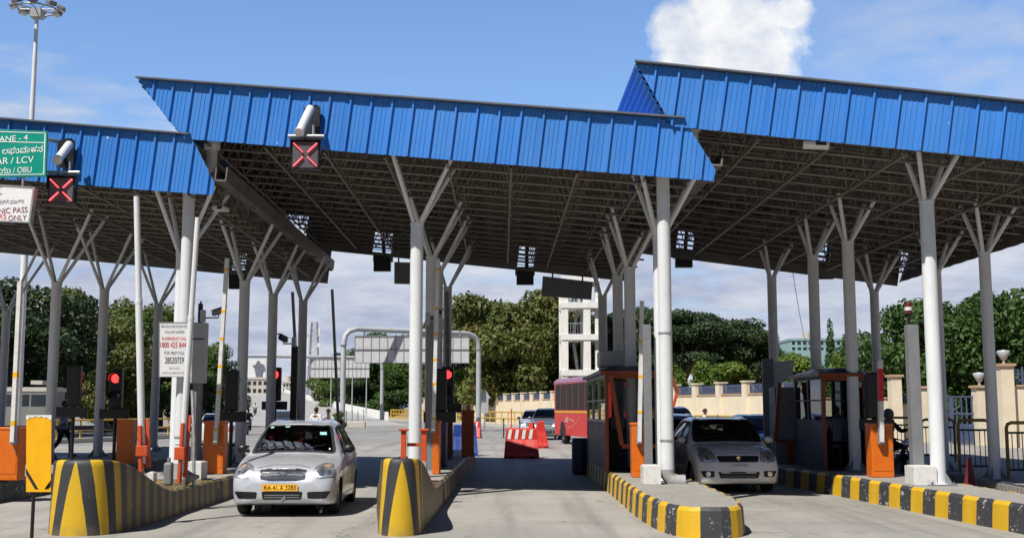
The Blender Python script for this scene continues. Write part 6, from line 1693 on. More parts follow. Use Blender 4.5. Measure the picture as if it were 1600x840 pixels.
# nearer wall with the gate
def wall_piece(u0, u1, Y, vt, label, zcop=None, panel=None):
    x0, x1 = PX(u0, Y), PX(u1, Y); zt = P(0, vt, Y).z
    t = thing('wall', label, 'wall', ((x0 + x1) / 2, Y, .3))
    b = MB(); b.bx(x0, x1, Y, Y + .3, .2, zt); b.build('masonry', M['wall_cream'], t)
    b = MB(); b.bx(x0 - .05, x1 + .05, Y - .06, Y + .36, zt + .001, zt + .06); b.build('coping', M['wall_brown'], t)
    if panel:
        ua, ub, vp = panel; xa, xb = PX(ua, Y), PX(ub, Y); zp = P(0, vp, Y).z
        b = MB(); m_ = int((xb - xa) / .15)
        for j in range(m_ + 1):
            x = xa + (xb - xa) * j / m_; b.bx(x - .03, x + .03, Y + .12, Y + .15, zt + .06, zp + (.12 if j % 2 else .04))
        b.bx(xa, xb, Y + .151, Y + .18, zt + .2, zt + .27); b.bx(xa, xb, Y + .151, Y + .18, zp - .16, zp - .1); b.build('iron_panel', M['blue_iron'], t)
    return t
def pillar(u0, u1, Y, vt, label, lamp=False):
    x0, x1 = PX(u0, Y), PX(u1, Y); zt = P(0, vt, Y).z; w_ = x1 - x0
    t = thing('gate_pillar', label, 'pillar', ((x0 + x1) / 2, Y, .2), 0, 'cream pillars of the compound wall')
    b = MB(); b.bx(x0, x1, Y - .06, Y + .46, .2, zt); b.build('shaft', M['wall_cream'], t)
    b = MB(); b.bx(x0 - .07, x1 + .07, Y - .13, Y + .53, zt, zt + .09); b.build('cap', M['wall_brown'], t)
    if lamp:
        c = (x0 + x1) / 2; b = MB(); b.tube((c, Y + .2, zt + .09), (c, Y + .2, zt + .22), .05, n=10); b.lathe([(.05, .22), (.09, .24), (.24, .52), (.2, .56), (.0, .60)], (c, Y + .2, zt), 14); b.build('lamp', M['sign_grey'], t)
wall_piece(1566, 1760, 41.5, 603, 'cream wall with spiked blue panels at the right border', panel=(1580, 1745, 577))
pillar(1563, 1583, 41.3, 571, 'tall cream pillar with a lamp at the right border', True)
pillar(1523.5, 1542, 44, 605, 'cream gate pillar with a lamp between the blue grey gate leaves', True)
pillar(1438, 1448, 48, 606, 'slim cream pillar left of the gate, beside the sunlit right column')
pillar(1391, 1407, 47.5, 588, 'tall cream pillar right behind the short striped barrier arm')
wall_piece(1405, 1440, 48.2, 632, 'short cream wall with a blue panel behind the square post with the beacon', panel=(1402, 1438, 616))
wall_piece(1285, 1396, 56, 622, 'cream wall seen through the windows of the manned booth')
def gate(u0, u1, Y, vt, label, open_=0):
    x0, x1 = PX(u0, Y), PX(u1, Y); zt = P(0, vt, Y).z; t = thing('iron_gate', label, 'gate', ((x0 + x1) / 2, Y, .3))
    b = MB(); b.bx(x0, x1, Y, Y + .06, zt - .06, zt); b.bx(x0, x1, Y, Y + .06, .35, .43); b.bx(x0, x0 + .08, Y + .001, Y + .061, .35, zt - .001); b.bx(x1 - .08, x1, Y + .001, Y + .061, .35, zt - .001); b.bx(x0, x1, Y, Y + .05, 1.45, 1.52); b.build('frame', M['blue_iron'], t)
    b = MB(); m_ = int((x1 - x0) / .17)
    for j in range(1, m_): b.bx(x0 + (x1 - x0) * j / m_ - .022, x0 + (x1 - x0) * j / m_ + .022, Y + .01, Y + .045, .44, zt - .061)
    b.build('bars', M['blue_iron'], t)
    b = MB(); b.bx(x0 + .09, x1 - .09, Y + .046, Y + .055, .44, 1.1); b.build('sheet', M['blue_iron'], t)
gate(1484, 1524, 44.3, 618, 'dark blue gate leaf left of the gate pillar with a lamp'); gate(1542, 1564, 43, 617, 'dark blue gate leaf between the two lamp topped pillars'); gate(1448, 1484, 47, 618, 'dark gate leaf behind the sunlit right column')

# ------------------------------------------------------------------ railings
def railing(pts, h, name, label, group=None, m='yellow_rail', post=1.5, rails=(1.0, .55), r=.04, bars=0, zb=0.0):
    pts = [Vector((*p, zb)) for p in pts]; c = sum(pts, Vector()) / len(pts)
    t = thing(name, label, 'railing', c, 0, group)
    for f in rails:
        b = MB(); b.path([p + Vector((0, 0, h * f - (r if f == 1 else 0))) for p in pts], r, 8); b.build('rail', M[m], t)
    q = resample(pts, post)
    for p in q:
        b = MB(); b.beam(p, p + Vector((0, 0, h - r)), r * 1.7, r * 1.7); b.build('post', M[m], t)
    if bars:
        b = MB()
        for p in resample(pts, bars): b.beam(p + Vector((0, 0, h * .1)), p + Vector((0, 0, h * .82)), .02, .02)
        b.build('bars', M[m], t)
    return t
def RLX(Y): return WX(Y) - 4.2 - (Y - 105) * .03
railing([(RLX(y), y) for y in (72, 84, 96, 108, 120)], 1.4, 'railing', 'yellow railing along the road in front of the far cream wall, left of the bus', 'yellow roadside railings', post=2.2, r=.06)
railing([(RLX(y), y) for y in (121, 135, 150, 166)], 1.5, 'railing', 'distant yellow railing between the gantry posts and the sunlit middle column', 'yellow roadside railings', post=2.2, r=.07, rails=(1.0, .6, .25))
railing([(PX(1084, 62), 62), (PX(1130, 57), 57), (PX(1180, 52), 52), (PX(1290, 47), 47)], 1.35, 'railing', 'yellow railing in front of the cream wall beyond the white hatchback', 'yellow roadside railings', post=2.0, r=.05, rails=(1.0, .7, .35))
railing([(PX(60, 55), 55), (PX(135, 58), 58), (PX(215, 62), 62), (PX(300, 68), 68), (PX(362, 76), 76)], 1.15, 'railing', 'yellow railing across the road behind the columns at the left', 'yellow roadside railings', post=1.6, r=.045)
railing([(PX(-40, 33), 33), (PX(60, 33.4), 33.4), (PX(150, 33.8), 33.8), (PX(196, 34), 34)], 1.0, 'railing', 'dark grey rail at waist height of the walking man', None, m='post_grey', post=2.2, rails=(1.0,), r=.06, zb=.2)
b = MB(); pts = [(PX(-60, 53), 53), (PX(60, 54.2), 54.2), (PX(135, 57.2), 57.2), (PX(215, 61.2), 61.2), (PX(300, 67.2), 67.2), (PX(370, 76), 76)]
for a, c in zip(pts, pts[1:]): b.prism([(a[0], a[1], .007), (c[0], c[1], .007), (c[0], c[1] + 2.2, .007), (a[0], a[1] + 2.2, .007)], (0, 0, .22))
o = b.build('kerb', M['bldg_pale']); tag(o, 'low pale kerb under the yellow railing behind the columns at the left', 'kerb')
b = MB(); pts = [(RLX(y) - .35, y) for y in (60, 72, 84, 96, 108, 120, 135, 150, 166, 190)]
for i, (a, c) in enumerate(zip(pts, pts[1:])): b.prism([(a[0], a[1], .007), (c[0], c[1], .007), (c[0] + 4, c[1], .007), (a[0] + 4, a[1], .007)], (0, 0, .22))
o = b.build('sidewalk', M['bldg_pale']); tag(o, None, None, None, 'structure')
def ped_rail(u0, u1, Y, vt, vb, label):
    x0, x1 = PX(u0, Y), PX(u1, Y); zt, z0 = P(0, vt, Y).z, P(0, vb, Y).z
    t = thing('pedestrian_railing', label, 'railing', ((x0 + x1) / 2, Y, z0), 0, 'brown and yellow railings on the right walkway')
    b = MB(); b.path([(x0, Y, z0), (x0, Y, zt - .1), (x0 + .03, Y, zt - .03), (x0 + .1, Y, zt), (x1 - .1, Y, zt), (x1 - .03, Y, zt - .03), (x1, Y, zt - .1), (x1, Y, z0)], .035, 10); b.build('frame', M['brown_rail'], t)
    b = MB(); h = zt - z0
    for f in (.16, .82): b.tube((x0 + .03, Y, z0 + h * f), (x1 - .03, Y, z0 + h * f), .022, n=8)
    m_ = int((x1 - x0) / .1)
    for j in range(1, m_): b.tube((x0 + (x1 - x0) * j / m_, Y, z0 + h * .16), (x0 + (x1 - x0) * j / m_, Y, z0 + h * .82), .011, n=6)
    b.build('grille', M['dark_iron'], t)
ped_rail(1493, 1542, 24.6, 656, 742, 'railing panel between the sunlit column and the next column on the walkway')
ped_rail(1568, 1640, 23.4, 660, 748, 'railing panel cut by the right border of the picture')
ped_rail(1436, 1487, 29.5, 655, 722, 'railing panel behind the sunlit right column')
ped_rail(1386, 1422, 33, 652, 716, 'farther railing panel between the orange cabinet and the square post')
ped_rail(1330, 1382, 36.5, 652, 708, 'railing panel behind the clerk of the manned booth')

# ------------------------------------------------------------------ gantries
def gantry(ul, ur, vt, vbl, vbr, Dl, Dr, label, panel, r=.26, group='pipe gantries over the road', legs=(1, 1), mids=()):
    L = Vector((PX(ul, Dl), Dl, 0)); Rr = Vector((PX(ur, Dr), Dr, 0)); zt = (P(0, vt, Dl).z + P(0, vt, Dr).z) / 2
    t = thing('sign_gantry', label, 'gantry', (L + Rr) / 2, 0, group); d = (Rr - L).normalized(); U = Vector((0, 0, 1)); k = .9
    def corner(p, s): return [p + U * (zt - k * 1.3), p + U * (zt - k * .55) + d * s * .12, p + U * (zt - k * .2) + d * s * .42, p + U * zt + d * s * k * 1.1]
    pts = ([L] + corner(L, 1) if legs[0] else [L + U * zt]) + ([*corner(Rr, -1)[::-1], Rr] if legs[1] else [Rr + U * zt])
    b = MB(); b.path(pts, r, 14); b.build('pipe_frame', M['gantry'], t)
    for p in ((L, ) if legs[0] else ()) + ((Rr,) if legs[1] else ()):
        b = MB(); b.tube(p, p + U * .06, r + .2, n=14); b.tube(p + U * (zt - k * 1.35), p + U * (zt - k * 1.28), r + .06, n=14); b.build('flange', M['steel'], t)
    u0, v0, u1, v1, D = panel; x0, x1 = PX(u0, D), PX(u1, D); z1, z0 = P(0, v0, D).z, P(0, v1, D).z
    b = MB(); b.bx(x0, x1, D, D + .06, z0, z1); pn = b.build('panel', M['panel_pale'], t, bevel=.02)
    b = MB(); m_ = 14
    for j in range(m_ + 1): b.bx(x0 + (x1 - x0) * j / m_ - .02, x0 + (x1 - x0) * j / m_ + .02, D - .03, D - .001, z0, z1)
    b.bx(x0, x1, D - .06, D - .031, (z0 + z1) / 2 - .03, (z0 + z1) / 2 + .03); b.bx(x0, x1, D - .06, D - .031, z0, z0 + .05); b.bx(x0, x1, D - .06, D - .031, z1 - .05, z1); b.build('stiffeners', M['post_grey'], pn)
    for f in (.08, .5, .92):
        b = MB(); x = x0 + (x1 - x0) * f; b.bx(x - .06, x + .06, D - .05, D + .2, z1, zt); b.build('hanger', M['post_grey'], t)
    return t
gantry(537.5, 748, 517, 655, 657, 82, 88, 'nearer pipe gantry with a large blank panel seen from behind', (555, 524, 733, 567, 84.5), .19)
gantry(377, 598, 557, 655, 655, 128, 134, 'farther pipe gantry with a blank panel, over the flyover ramp', (487, 560, 578, 590, 131), .2)
# small board with a pointed top by the right gantry leg
D = 86; t = thing('arrow_board', 'grey board with a pointed top beside the right gantry leg', 'sign board', (PX(757, D), D, 0))
q = [P(u, v, D) for u, v in ((752, 645), (763, 645), (763, 622), (766.5, 622), (757.5, 606), (749, 622), (752, 622))]
b = MB(); b.prism(q, (0, .08, 0)); b.build('board', M['sign_grey'], t)
b = MB(); b.tube((PX(757.5, D), D + .04, 0), (PX(757.5, D), D + .04, P(0, 645, D).z), .06, n=8); b.build('stand', M['steel'], t)
# ------------------------------------------------------------------ flyover parapets, far town
def parapet(ya, yb, off, label):
    b = MB(); ys = [ya + (yb - ya) * i / 24 for i in range(25)]
    pr = [(-.14, -.05), (-.14, .95), (.14, .95), (.14, -.05)]
    rows = [[Vector((RX(y) + off + a, y, rampz(y) + (h if h > 0 else -.3))) for a, h in pr] for y in ys]
    b.grid(rows, 0, False); b.add(rows[0], [(0, 1, 2, 3)]); b.add(rows[-1], [(0, 1, 2, 3)])
    c = Vector((RX((ya + yb) / 2) + off, (ya + yb) / 2, rampz((ya + yb) / 2))); o = b.build('parapet', M['white_conc'])
    for v in o.data.vertices: v.co -= c
    o.location = c; tag(o, label, 'parapet')
parapet(132, 400, .2, 'white flyover parapet climbing to the left behind the gantry'); parapet(118, 400, -22.2, 'white flyover parapet on the far left side of the ramp')
def building(u0, u1, v0, v1, Y, m, label, floors=2, bays=5, depth=14, zb=0, tank=True):
    x0, x1 = PX(u0, Y), PX(u1, Y); zt = P(0, v0, Y).z; t = thing('building', label, 'building', ((x0 + x1) / 2, Y + depth / 2, zb), 0, 'far town buildings')
    b = MB(); b.bx(x0, x1, Y, Y + depth, zb, zt); b.bx(x0 - .2, x1 + .2, Y - .2, Y + depth + .2, zt, zt + .6); b.build('walls', M[m], t)
    zf = P(0, v1, Y).z
    for i in range(floors):
        for j in range(bays):
            xa = x0 + (x1 - x0) * (j + .2) / bays; xb = x0 + (x1 - x0) * (j + .8) / bays; za = zf + (zt - zf) * (i + .25) / floors; zc = zf + (zt - zf) * (i + .75) / floors
            b = MB(); b.bx(xa, xb, Y - .05, Y + .02, za, zc); b.build('window', M['bldg_glass'], t)
    if tank:
        b = MB(); b.tube((x0 + (x1 - x0) * .3, Y + 4, zt + .6), (x0 + (x1 - x0) * .3, Y + 4, zt + 2.4), 1.2, n=12); b.build('water_tank', M['bldg_pale'], t)
building(380, 421, 592, 616, 330, 'bldg_pale', 'pale flat roofed building under the billboard at the end of the ramp', 2, 5)
building(444, 458, 598, 612, 380, 'bldg_pale', 'small pale building between the black columns behind the taxi', 2, 3)
building(486, 520, 590, 612, 360, 'bldg_pale', 'pale building below the farther gantry panel', 2, 4)
building(1236, 1342, 531, 548, 300, 'bldg_teal', 'wide teal glass building behind the treetops at the right', 2, 12, 20)
D = 330; t = thing('billboard', 'white billboard with a grey figure standing on the far roof', 'billboard', (PX(403, D), D, P(0, 593, D).z))
b = MB(); b.bx(PX(389, D), PX(417, D), D, D + .3, P(0, 589, D).z, P(0, 560, D).z); b.build('board', M['sign_white'], t)
b = MB(); c = P(404, 576, D - .2); b.prism([c + Vector((x, 0, z)) for x, z in ((-.7, -2.2), (1.0, -2.2), (1.2, -.6), (1.9, -.2), (1.5, 1.2), (.4, 1.6), (.2, 2.3), (-.5, 2.2), (-.8, 1.3), (-1.8, .9), (-1.2, .3))], (0, .1, 0)); b.build('figure', M['ink_grey'], t)
for x in (392, 414):
    b = MB(); b.tube((PX(x, D), D + .4, P(0, 597, D).z), (PX(x, D), D + .4, P(0, 570, D).z), .2, n=6); b.build('leg', M['steel'], t)
# lattice mast
D = 300; t = thing('lattice_mast', 'thin lattice telecom mast behind the farther gantry', 'mast', (PX(491.5, D), D, 4)); zt = P(0, 503, D).z
b = MB()
for sx, sy in ((-1, -1), (1, -1), (1, 1), (-1, 1)): b.beam((PX(491.5, D) + sx * 1.5, D + sy * 1.5, 4), (PX(491.5, D) + sx * .7, D + sy * .7, zt), .16, .16)
for i in range(14):
    f0, f1 = i / 14, (i + 1) / 14; w0, w1 = 1.5 - .8 * f0, 1.5 - .8 * f1; z0, z1 = 4 + (zt - 4) * f0, 4 + (zt - 4) * f1; x = PX(491.5, D)
    b.beam((x - w0, D - w0, z0), (x + w1, D - w1, z1), .1, .1); b.beam((x + w0, D - w0, z0), (x - w1, D - w1, z1), .1, .1); b.beam((x - w1, D - w1, z1), (x + w1, D - w1, z1), .1, .1); b.beam((x - w0, D + w0, z0), (x - w1, D - w1, z1), .08, .08)
b.build('lattice', M['steel'], t)
for i, (dz, dx) in enumerate(((2, -1.4), (2.5, 1.4), (5, -1.5), (6, 1.5), (10, 1.7), (11, -1.7))):
    b = MB(); b.tube((PX(491.5, D) + dx, D - 1, zt - dz), (PX(491.5, D) + dx, D - 1.5, zt - dz), .6, n=12) if i > 2 else b.bx(PX(491.5, D) + dx - .25, PX(491.5, D) + dx + .25, D - 1, D - .7, zt - dz - 1, zt - dz + 1); b.build('antenna', M['sign_white'], t)
# high mast floodlight
D = 62; MX = P(53.5, 110, D).x; t = thing('high_mast', 'tall grey floodlight mast rising behind the left roof section', 'light mast', (MX, D, 0)); zt = P(0, 18, D).z
b = MB(); b.tube((MX, D, 0), (MX, D, zt), .24, .10, 16); b.build('pole', M['col_paint'], t)
c = Vector((MX, D, P(0, 12, D).z)); b = MB()
b.path([c + Vector((1.05 * math.cos(k * .3927), 1.05 * math.sin(k * .3927), -.1)) for k in range(16)], .05, 6, closed=True)
for k in range(4): a = k * math.pi / 4; b.tube(c + Vector((1.05 * math.cos(a), 1.05 * math.sin(a), -.1)), c - Vector((1.05 * math.cos(a), 1.05 * math.sin(a), .1)), .035, n=6)
b.build('ring', M['steel'], t)
for k in range(8):
    a = k * math.pi / 4 + .2; q = Matrix.Rotation(a, 3, 'Z') @ Matrix.Rotation(R(28), 3, 'Y'); p = c + Vector((1.25 * math.cos(a), 1.25 * math.sin(a), .05))
    b = MB(); b.box(p, (.42, .5, .24), rot=q); f = b.build('floodlight', M['post_grey'], t, bevel=.05); b = MB(); b.box(p + q @ Vector((.05, 0, -.125)), (.34, .42, .012), rot=q); b.build('glass', M['sign_white'], f)
b = MB(); b.bx(c.x - .3, c.x + .3, D - .3, D + .3, c.z - .6, c.z - .12); b.build('head_frame', M['steel'], t)
# white concrete tower with a steel stair
D = 118; x0, x1 = PX(877, D), PX(923, D); w2 = .72; t = thing('stair_tower', 'white concrete tower with an open steel stair rising behind the red bus', 'tower', ((x0 + x1) / 2, D, 0)); zt = P(0, 430, D).z
for X in (x0, x1 - w2):
    for Y in (D, D + 4): b = MB(); b.bx(X, X + w2, Y, Y + .9, 0, zt); b.build('pier', M['white_conc'], t)
for v in (430, 471, 521, 577):
    z = P(0, v, D).z; b = MB(); b.bx(x0 + .01, x1 + 1.0, D - .08, D + 5, z - .6, z); b.build('landing', M['white_conc'], t)
for (va, vb_, s_) in ((521, 471, 1), (577, 521, -1), (471, 432, -1)):
    za, zb_ = P(0, va, D).z, P(0, vb_, D).z - .9; xa, xb = (x0 + 1.4, x1 - 1.2) if s_ > 0 else (x1 - 1.2, x0 + 1.4)
    b = MB(); Y = D + 2.2
    for o in (0, .9): b.beam((xa, Y + o, za), (xb, Y + o, zb_), .1, .22); b.beam((xa, Y + o, za + .95), (xb, Y + o, zb_ + .95), .05, .05)
    for i in range(12): f = (i + .5) / 12; b.bx(xa + (xb - xa) * f - .14, xa + (xb - xa) * f + .14, Y, Y + .9, za + (zb_ - za) * f, za + (zb_ - za) * f + .04); 
    for i in range(6): f = (i + .5) / 6; b.beam((xa + (xb - xa) * f, Y, za + (zb_ - za) * f), (xa + (xb - xa) * f, Y, za + (zb_ - za) * f + .95), .04, .04)
    b.build('stair', M['bldg_blue'] if 'bldg_blue' in M else M['steel'], t)
b = MB(); b.bx(x1 + .5, x1 + 1.0, D + .5, D + 1, 0, zt + 1); b.build('side_post', M['white_conc'], t)
b = MB(); z = P(0, 521, D).z
for i in range(8): b.tube((x0 + w2 + .25 * i, D + .1, z), (x0 + w2 + .25 * i, D + .1, z + 1.1), .03, n=5)
b.tube((x0 + w2, D + .1, z + 1.1), (x1 - w2, D + .1, z + 1.1), .04, n=6); b.build('guard_rail', M['steel'], t)
# pale truck and shed seen between the columns at the far left
D = 64; t = thing('parked_bus', 'pale bus parked under the trees at the far left', 'bus', (PX(40, D), D, 0))
b = MB(); b.bx(PX(-60, D), PX(84, D), D, D + 2.4, .5, P(0, 604, D).z); b.build('body', M['shade_grey'], t, bevel=.15)
b = MB(); b.bx(PX(-60, D) - .02, PX(84, D) + .02, D - .03, D + 2.43, P(0, 611, D).z, P(0, 605, D).z); b.build('roof_band', M['bldg_pale'], t)
for i in range(5):
    b = MB(); xa = PX(-52 + i * 27, D); b.bx(xa, xa + .85, D - .015, D + .01, P(0, 634, D).z, P(0, 616, D).z); b.build('window', M['bldg_glass'], t)
for u in (-20, 62):
    b = MB(); b.lathe([(.25, -.13), (.46, -.13), (.5, 0), (.46, .13), (.25, .13)], (PX(u, D), D + .14, .5), 20, 0, 'Y'); b.build('wheel', M['rubber'], t)
b = MB(); D = 58; b.bx(PX(54, D), PX(72, D), D, D + 1.2, P(0, 600, D).z, P(0, 594, D).z); o = b.build('awning', M['bldg_pale']); tag(o, 'small white awning above the pale bus at the far left', 'awning')
# posts and bollards at the road narrowing
for i, u in enumerate((541, 550, 559, 568)):
    p = G(u, 664 - i * 1.0); b = MB(); b.tube(p, (p.x, p.y, 1.35 + .2 * (i % 2)), .05, n=8); b.lathe([(.06, 1.36 + .2 * (i % 2)), (0, 1.42 + .2 * (i % 2))], p, 8); o = b.build('bollard', M['post_grey'])
    cc = p.copy()
    for v in o.data.vertices: v.co -= cc
    o.location = cc; tag(o, 'thin grey bollard in the row right of the taxi roof by the gantry leg', 'bollard', 'grey bollards by the gantry leg')
p = G(560, 668); b = MB(); b.bx(p.x - .9, p.x + .6, p.y - .3, p.y + .3, 0, .55); o = b.build('stone_block', M['bldg_pale'], bevel=.05); tag(o, 'pale stone block beside the row of grey bollards', 'stone block')
# cement mixer orange truck part behind the wall pillar
D = 60; t = thing('excavator_arm', 'orange and red machine arm behind the sunlit pipe, above the cream wall', 'machine', (PX(1052, D), D, 0))
b = MB(); b.beam(P(1049, 588, D), P(1058, 612, D), .18, .18); b.build('boom', M['orange_dark'], t); b = MB(); b.beam(P(1058, 612, D), P(1051, 640, D), .14, .14); b.build('stick', M['orange_red'], t)
b = MB(); b.bx(PX(1040, D), PX(1052, D), D, D + 1.5, .4, 1.9); b.build('cab', M['orange_red'], t); b = MB(); b.bx(PX(1036, D), PX(1056, D), D - .2, D + 1.8, .01, .5); b.build('tracks', M['rubber'], t)
# power line
t = thing('power_line', 'thin black cable sagging across the sky between the right columns', 'cable', (0, 90, 9))
b = MB(); a, c = P(1225, 330, 70), P(1262, 545, 120); b.path([a.lerp(c, i / 10) + Vector((0, 0, -1.2 * math.sin(math.pi * i / 10))) for i in range(11)], .025, 5); b.build('cable', M['black'], t)

for u, v0 in ((519, 592), (552, 588), (574, 590)):
    D = 150; x = PX(u, D); b = MB(); b.tube((0, 0, 0), (0, 0, P(0, v0, D).z), .09, .06, 8); b.lathe([(.2, .0), (.2, .25), (.1, .3)], (0, 0, 0), 10); o = b.build('thin_post', M['gantry']); o.location = (x, D, 0)
    tag(o, 'thin grey post standing below the farther gantry panel', 'post', 'thin grey posts below the farther gantry panel')
# ------------------------------------------------------------------ trees
def leaf_cloud(b, rnd, blobs, n, size, flat=.5):
    tot = sum(r[0] * r[1] + r[1] * r[2] for _, r in blobs)
    for c, r in blobs:
        k = int(n * (r[0] * r[1] + r[1] * r[2]) / tot)
        for _ in range(k):
            while True:
                v = Vector((rnd.uniform(-1, 1), rnd.uniform(-1, 1), rnd.uniform(-1, 1)))
                if .05 < v.length < 1: break
            L = v.length; v = v / L * (L ** .45) * rnd.uniform(.86, 1.14)
            p = Vector((c[0] + v.x * r[0], c[1] + v.y * r[1], c[2] + v.z * r[2]))
            s = size * rnd.uniform(.55, 1.35)
            n_ = (v.normalized() * .8 + Vector((rnd.gauss(0, .7), rnd.gauss(0, .7), rnd.gauss(0, .7) + flat))).normalized()
            a = n_.orthogonal().normalized(); a = Matrix.Rotation(rnd.uniform(0, 6.28), 3, n_) @ a; w_ = n_.cross(a)
            i = len(b.v); b.v += [p - a * s, p + w_ * s * .5 + n_ * s * .12, p + a * s, p - w_ * s * .5 + n_ * s * .12]
            b.f.append([i, i + 1, i + 2, i + 3]); b.m.append(0); b.s.append(False)
def proto_tree(seed, kind):
    """mesh data of a tree about 10 m tall: (trunk, crown)"""
    rnd = random.Random(seed); tb = MB(); cb = MB(); blobs = []
    if kind == 'broad':
        tb.path([(0, 0, -.2), (.1, 0, 1.5), (.05, .1, 3.0)], [.38, .28, .24], 10)
        for i in range(10):
            a = i * .63 + rnd.uniform(-.3, .3); L = rnd.uniform(2.2, 4.6); e = Vector((math.cos(a) * L, math.sin(a) * L, rnd.uniform(4.2, 7.4)))
            tb.path([(.05, .1, 2.8), Vector((.05, .1, 2.8)).lerp(e, .5) + Vector((0, 0, .5)), e], [.17, .10, .04], 7)
            blobs.append((e, (rnd.uniform(1.2, 2.0), rnd.uniform(1.2, 2.0), rnd.uniform(.8, 1.35))))
        for i in range(13):
            a = rnd.uniform(0, 6.28); L = rnd.uniform(0, 3.4); blobs.append((Vector((math.cos(a) * L, math.sin(a) * L, rnd.uniform(5.4, 9.0) - L * .35)), (rnd.uniform(1.0, 1.8), rnd.uniform(1.0, 1.8), rnd.uniform(.7, 1.2))))
        for i in range(12):
            a = rnd.uniform(0, 6.28); L = rnd.uniform(1.2, 4.2); blobs.append((Vector((math.cos(a) * L, math.sin(a) * L, rnd.uniform(1.6, 4.4))), (rnd.uniform(1.0, 1.7), rnd.uniform(1.0, 1.7), rnd.uniform(.8, 1.2))))
    elif kind == 'rain':                             # wide flat layered crown
        tb.path([(0, 0, -.2), (.1, .1, 2), (0, 0, 3.4)], [.5, .4, .32], 10)
        for i in range(16):
            a = i * .61 + rnd.uniform(-.3, .3); L = rnd.uniform(2.0, 6.6); e = Vector((math.cos(a) * L, math.sin(a) * L, rnd.uniform(5.2, 8.8) - L * .22))
            tb.path([(0, 0, 3.2), Vector((0, 0, 3.6)).lerp(e, .55) + Vector((0, 0, .8)), e], [.2, .12, .05], 7)
            blobs.append((e, (rnd.uniform(1.5, 2.6), rnd.uniform(1.5, 2.6), rnd.uniform(.5, .85))))
        for i in range(14):
            a = rnd.uniform(0, 6.28); L = rnd.uniform(0, 4.6); blobs.append((Vector((math.cos(a) * L, math.sin(a) * L, 9.3 - L * .33 + rnd.uniform(-.5, .5))), (rnd.uniform(1.3, 2.3), rnd.uniform(1.3, 2.3), rnd.uniform(.45, .75))))
    elif kind == 'bush':
        for i in range(4): a = i * 1.6; tb.path([(0, 0, -.1), (math.cos(a) * .4, math.sin(a) * .4, 1.8), (math.cos(a) * 1.2, math.sin(a) * 1.2, 4.5)], [.12, .08, .03], 6)
        for i in range(14):
            a = rnd.uniform(0, 6.28); L = rnd.uniform(0, 2.6); blobs.append((Vector((math.cos(a) * L, math.sin(a) * L, rnd.uniform(1.2, 8.6 - L * 1.3))), (rnd.uniform(.9, 1.7), rnd.uniform(.9, 1.7), rnd.uniform(.8, 1.4))))
    else:                                            # spire
        tb.path([(0, 0, -.2), (0, 0, 5), (0, 0, 9.6)], [.2, .12, .03], 8)
        for i in range(12): z = .9 + i * .75; r_ = max(.25, 1.25 * (1 - i / 12.5)); blobs.append((Vector((rnd.uniform(-.1, .1), rnd.uniform(-.1, .1), z)), (r_, r_, .75)))
    sz = {'broad': .185, 'rain': .185, 'bush': .17, 'spire': .14}[kind]; n = {'broad': 21000, 'rain': 20000, 'bush': 12000, 'spire': 5000}[kind]
    leaf_cloud(cb, rnd, blobs, n, sz, .5 if kind != 'rain' else 1.2)
    tr = tb.build('trunk', M['bark'], fix=False); cr = cb.build('crown', M['leaf_green'], fix=False)
    d = (tr.data, cr.data); bpy.data.objects.remove(tr); bpy.data.objects.remove(cr)
    return d
PROT = {}
def tree(kind, leaf, u, Y, vt, label, width=1.0, seed=0, rz=0.0, zb=0.0, group='trees around the plaza'):
    key = (kind, leaf, seed)
    if key not in PROT:
        tr, cr = proto_tree(seed * 17 + len(kind), kind)
        cr.materials.clear(); cr.materials.append(M[leaf]); PROT[key] = (tr, cr)
    tr, cr = PROT[key]; h = P(0, vt, Y).z - zb; top = max(v.co.z for v in cr.vertices); s = h / top
    t = thing('tree', label, 'tree', (PX(u, Y), Y, zb), rz, group); t.scale = (s * width, s * width, s)
    for nm, me in (('trunk', tr), ('crown', cr)):
        o = bpy.data.objects.new(nm, me); COL.objects.link(o); o.parent = t
    return t
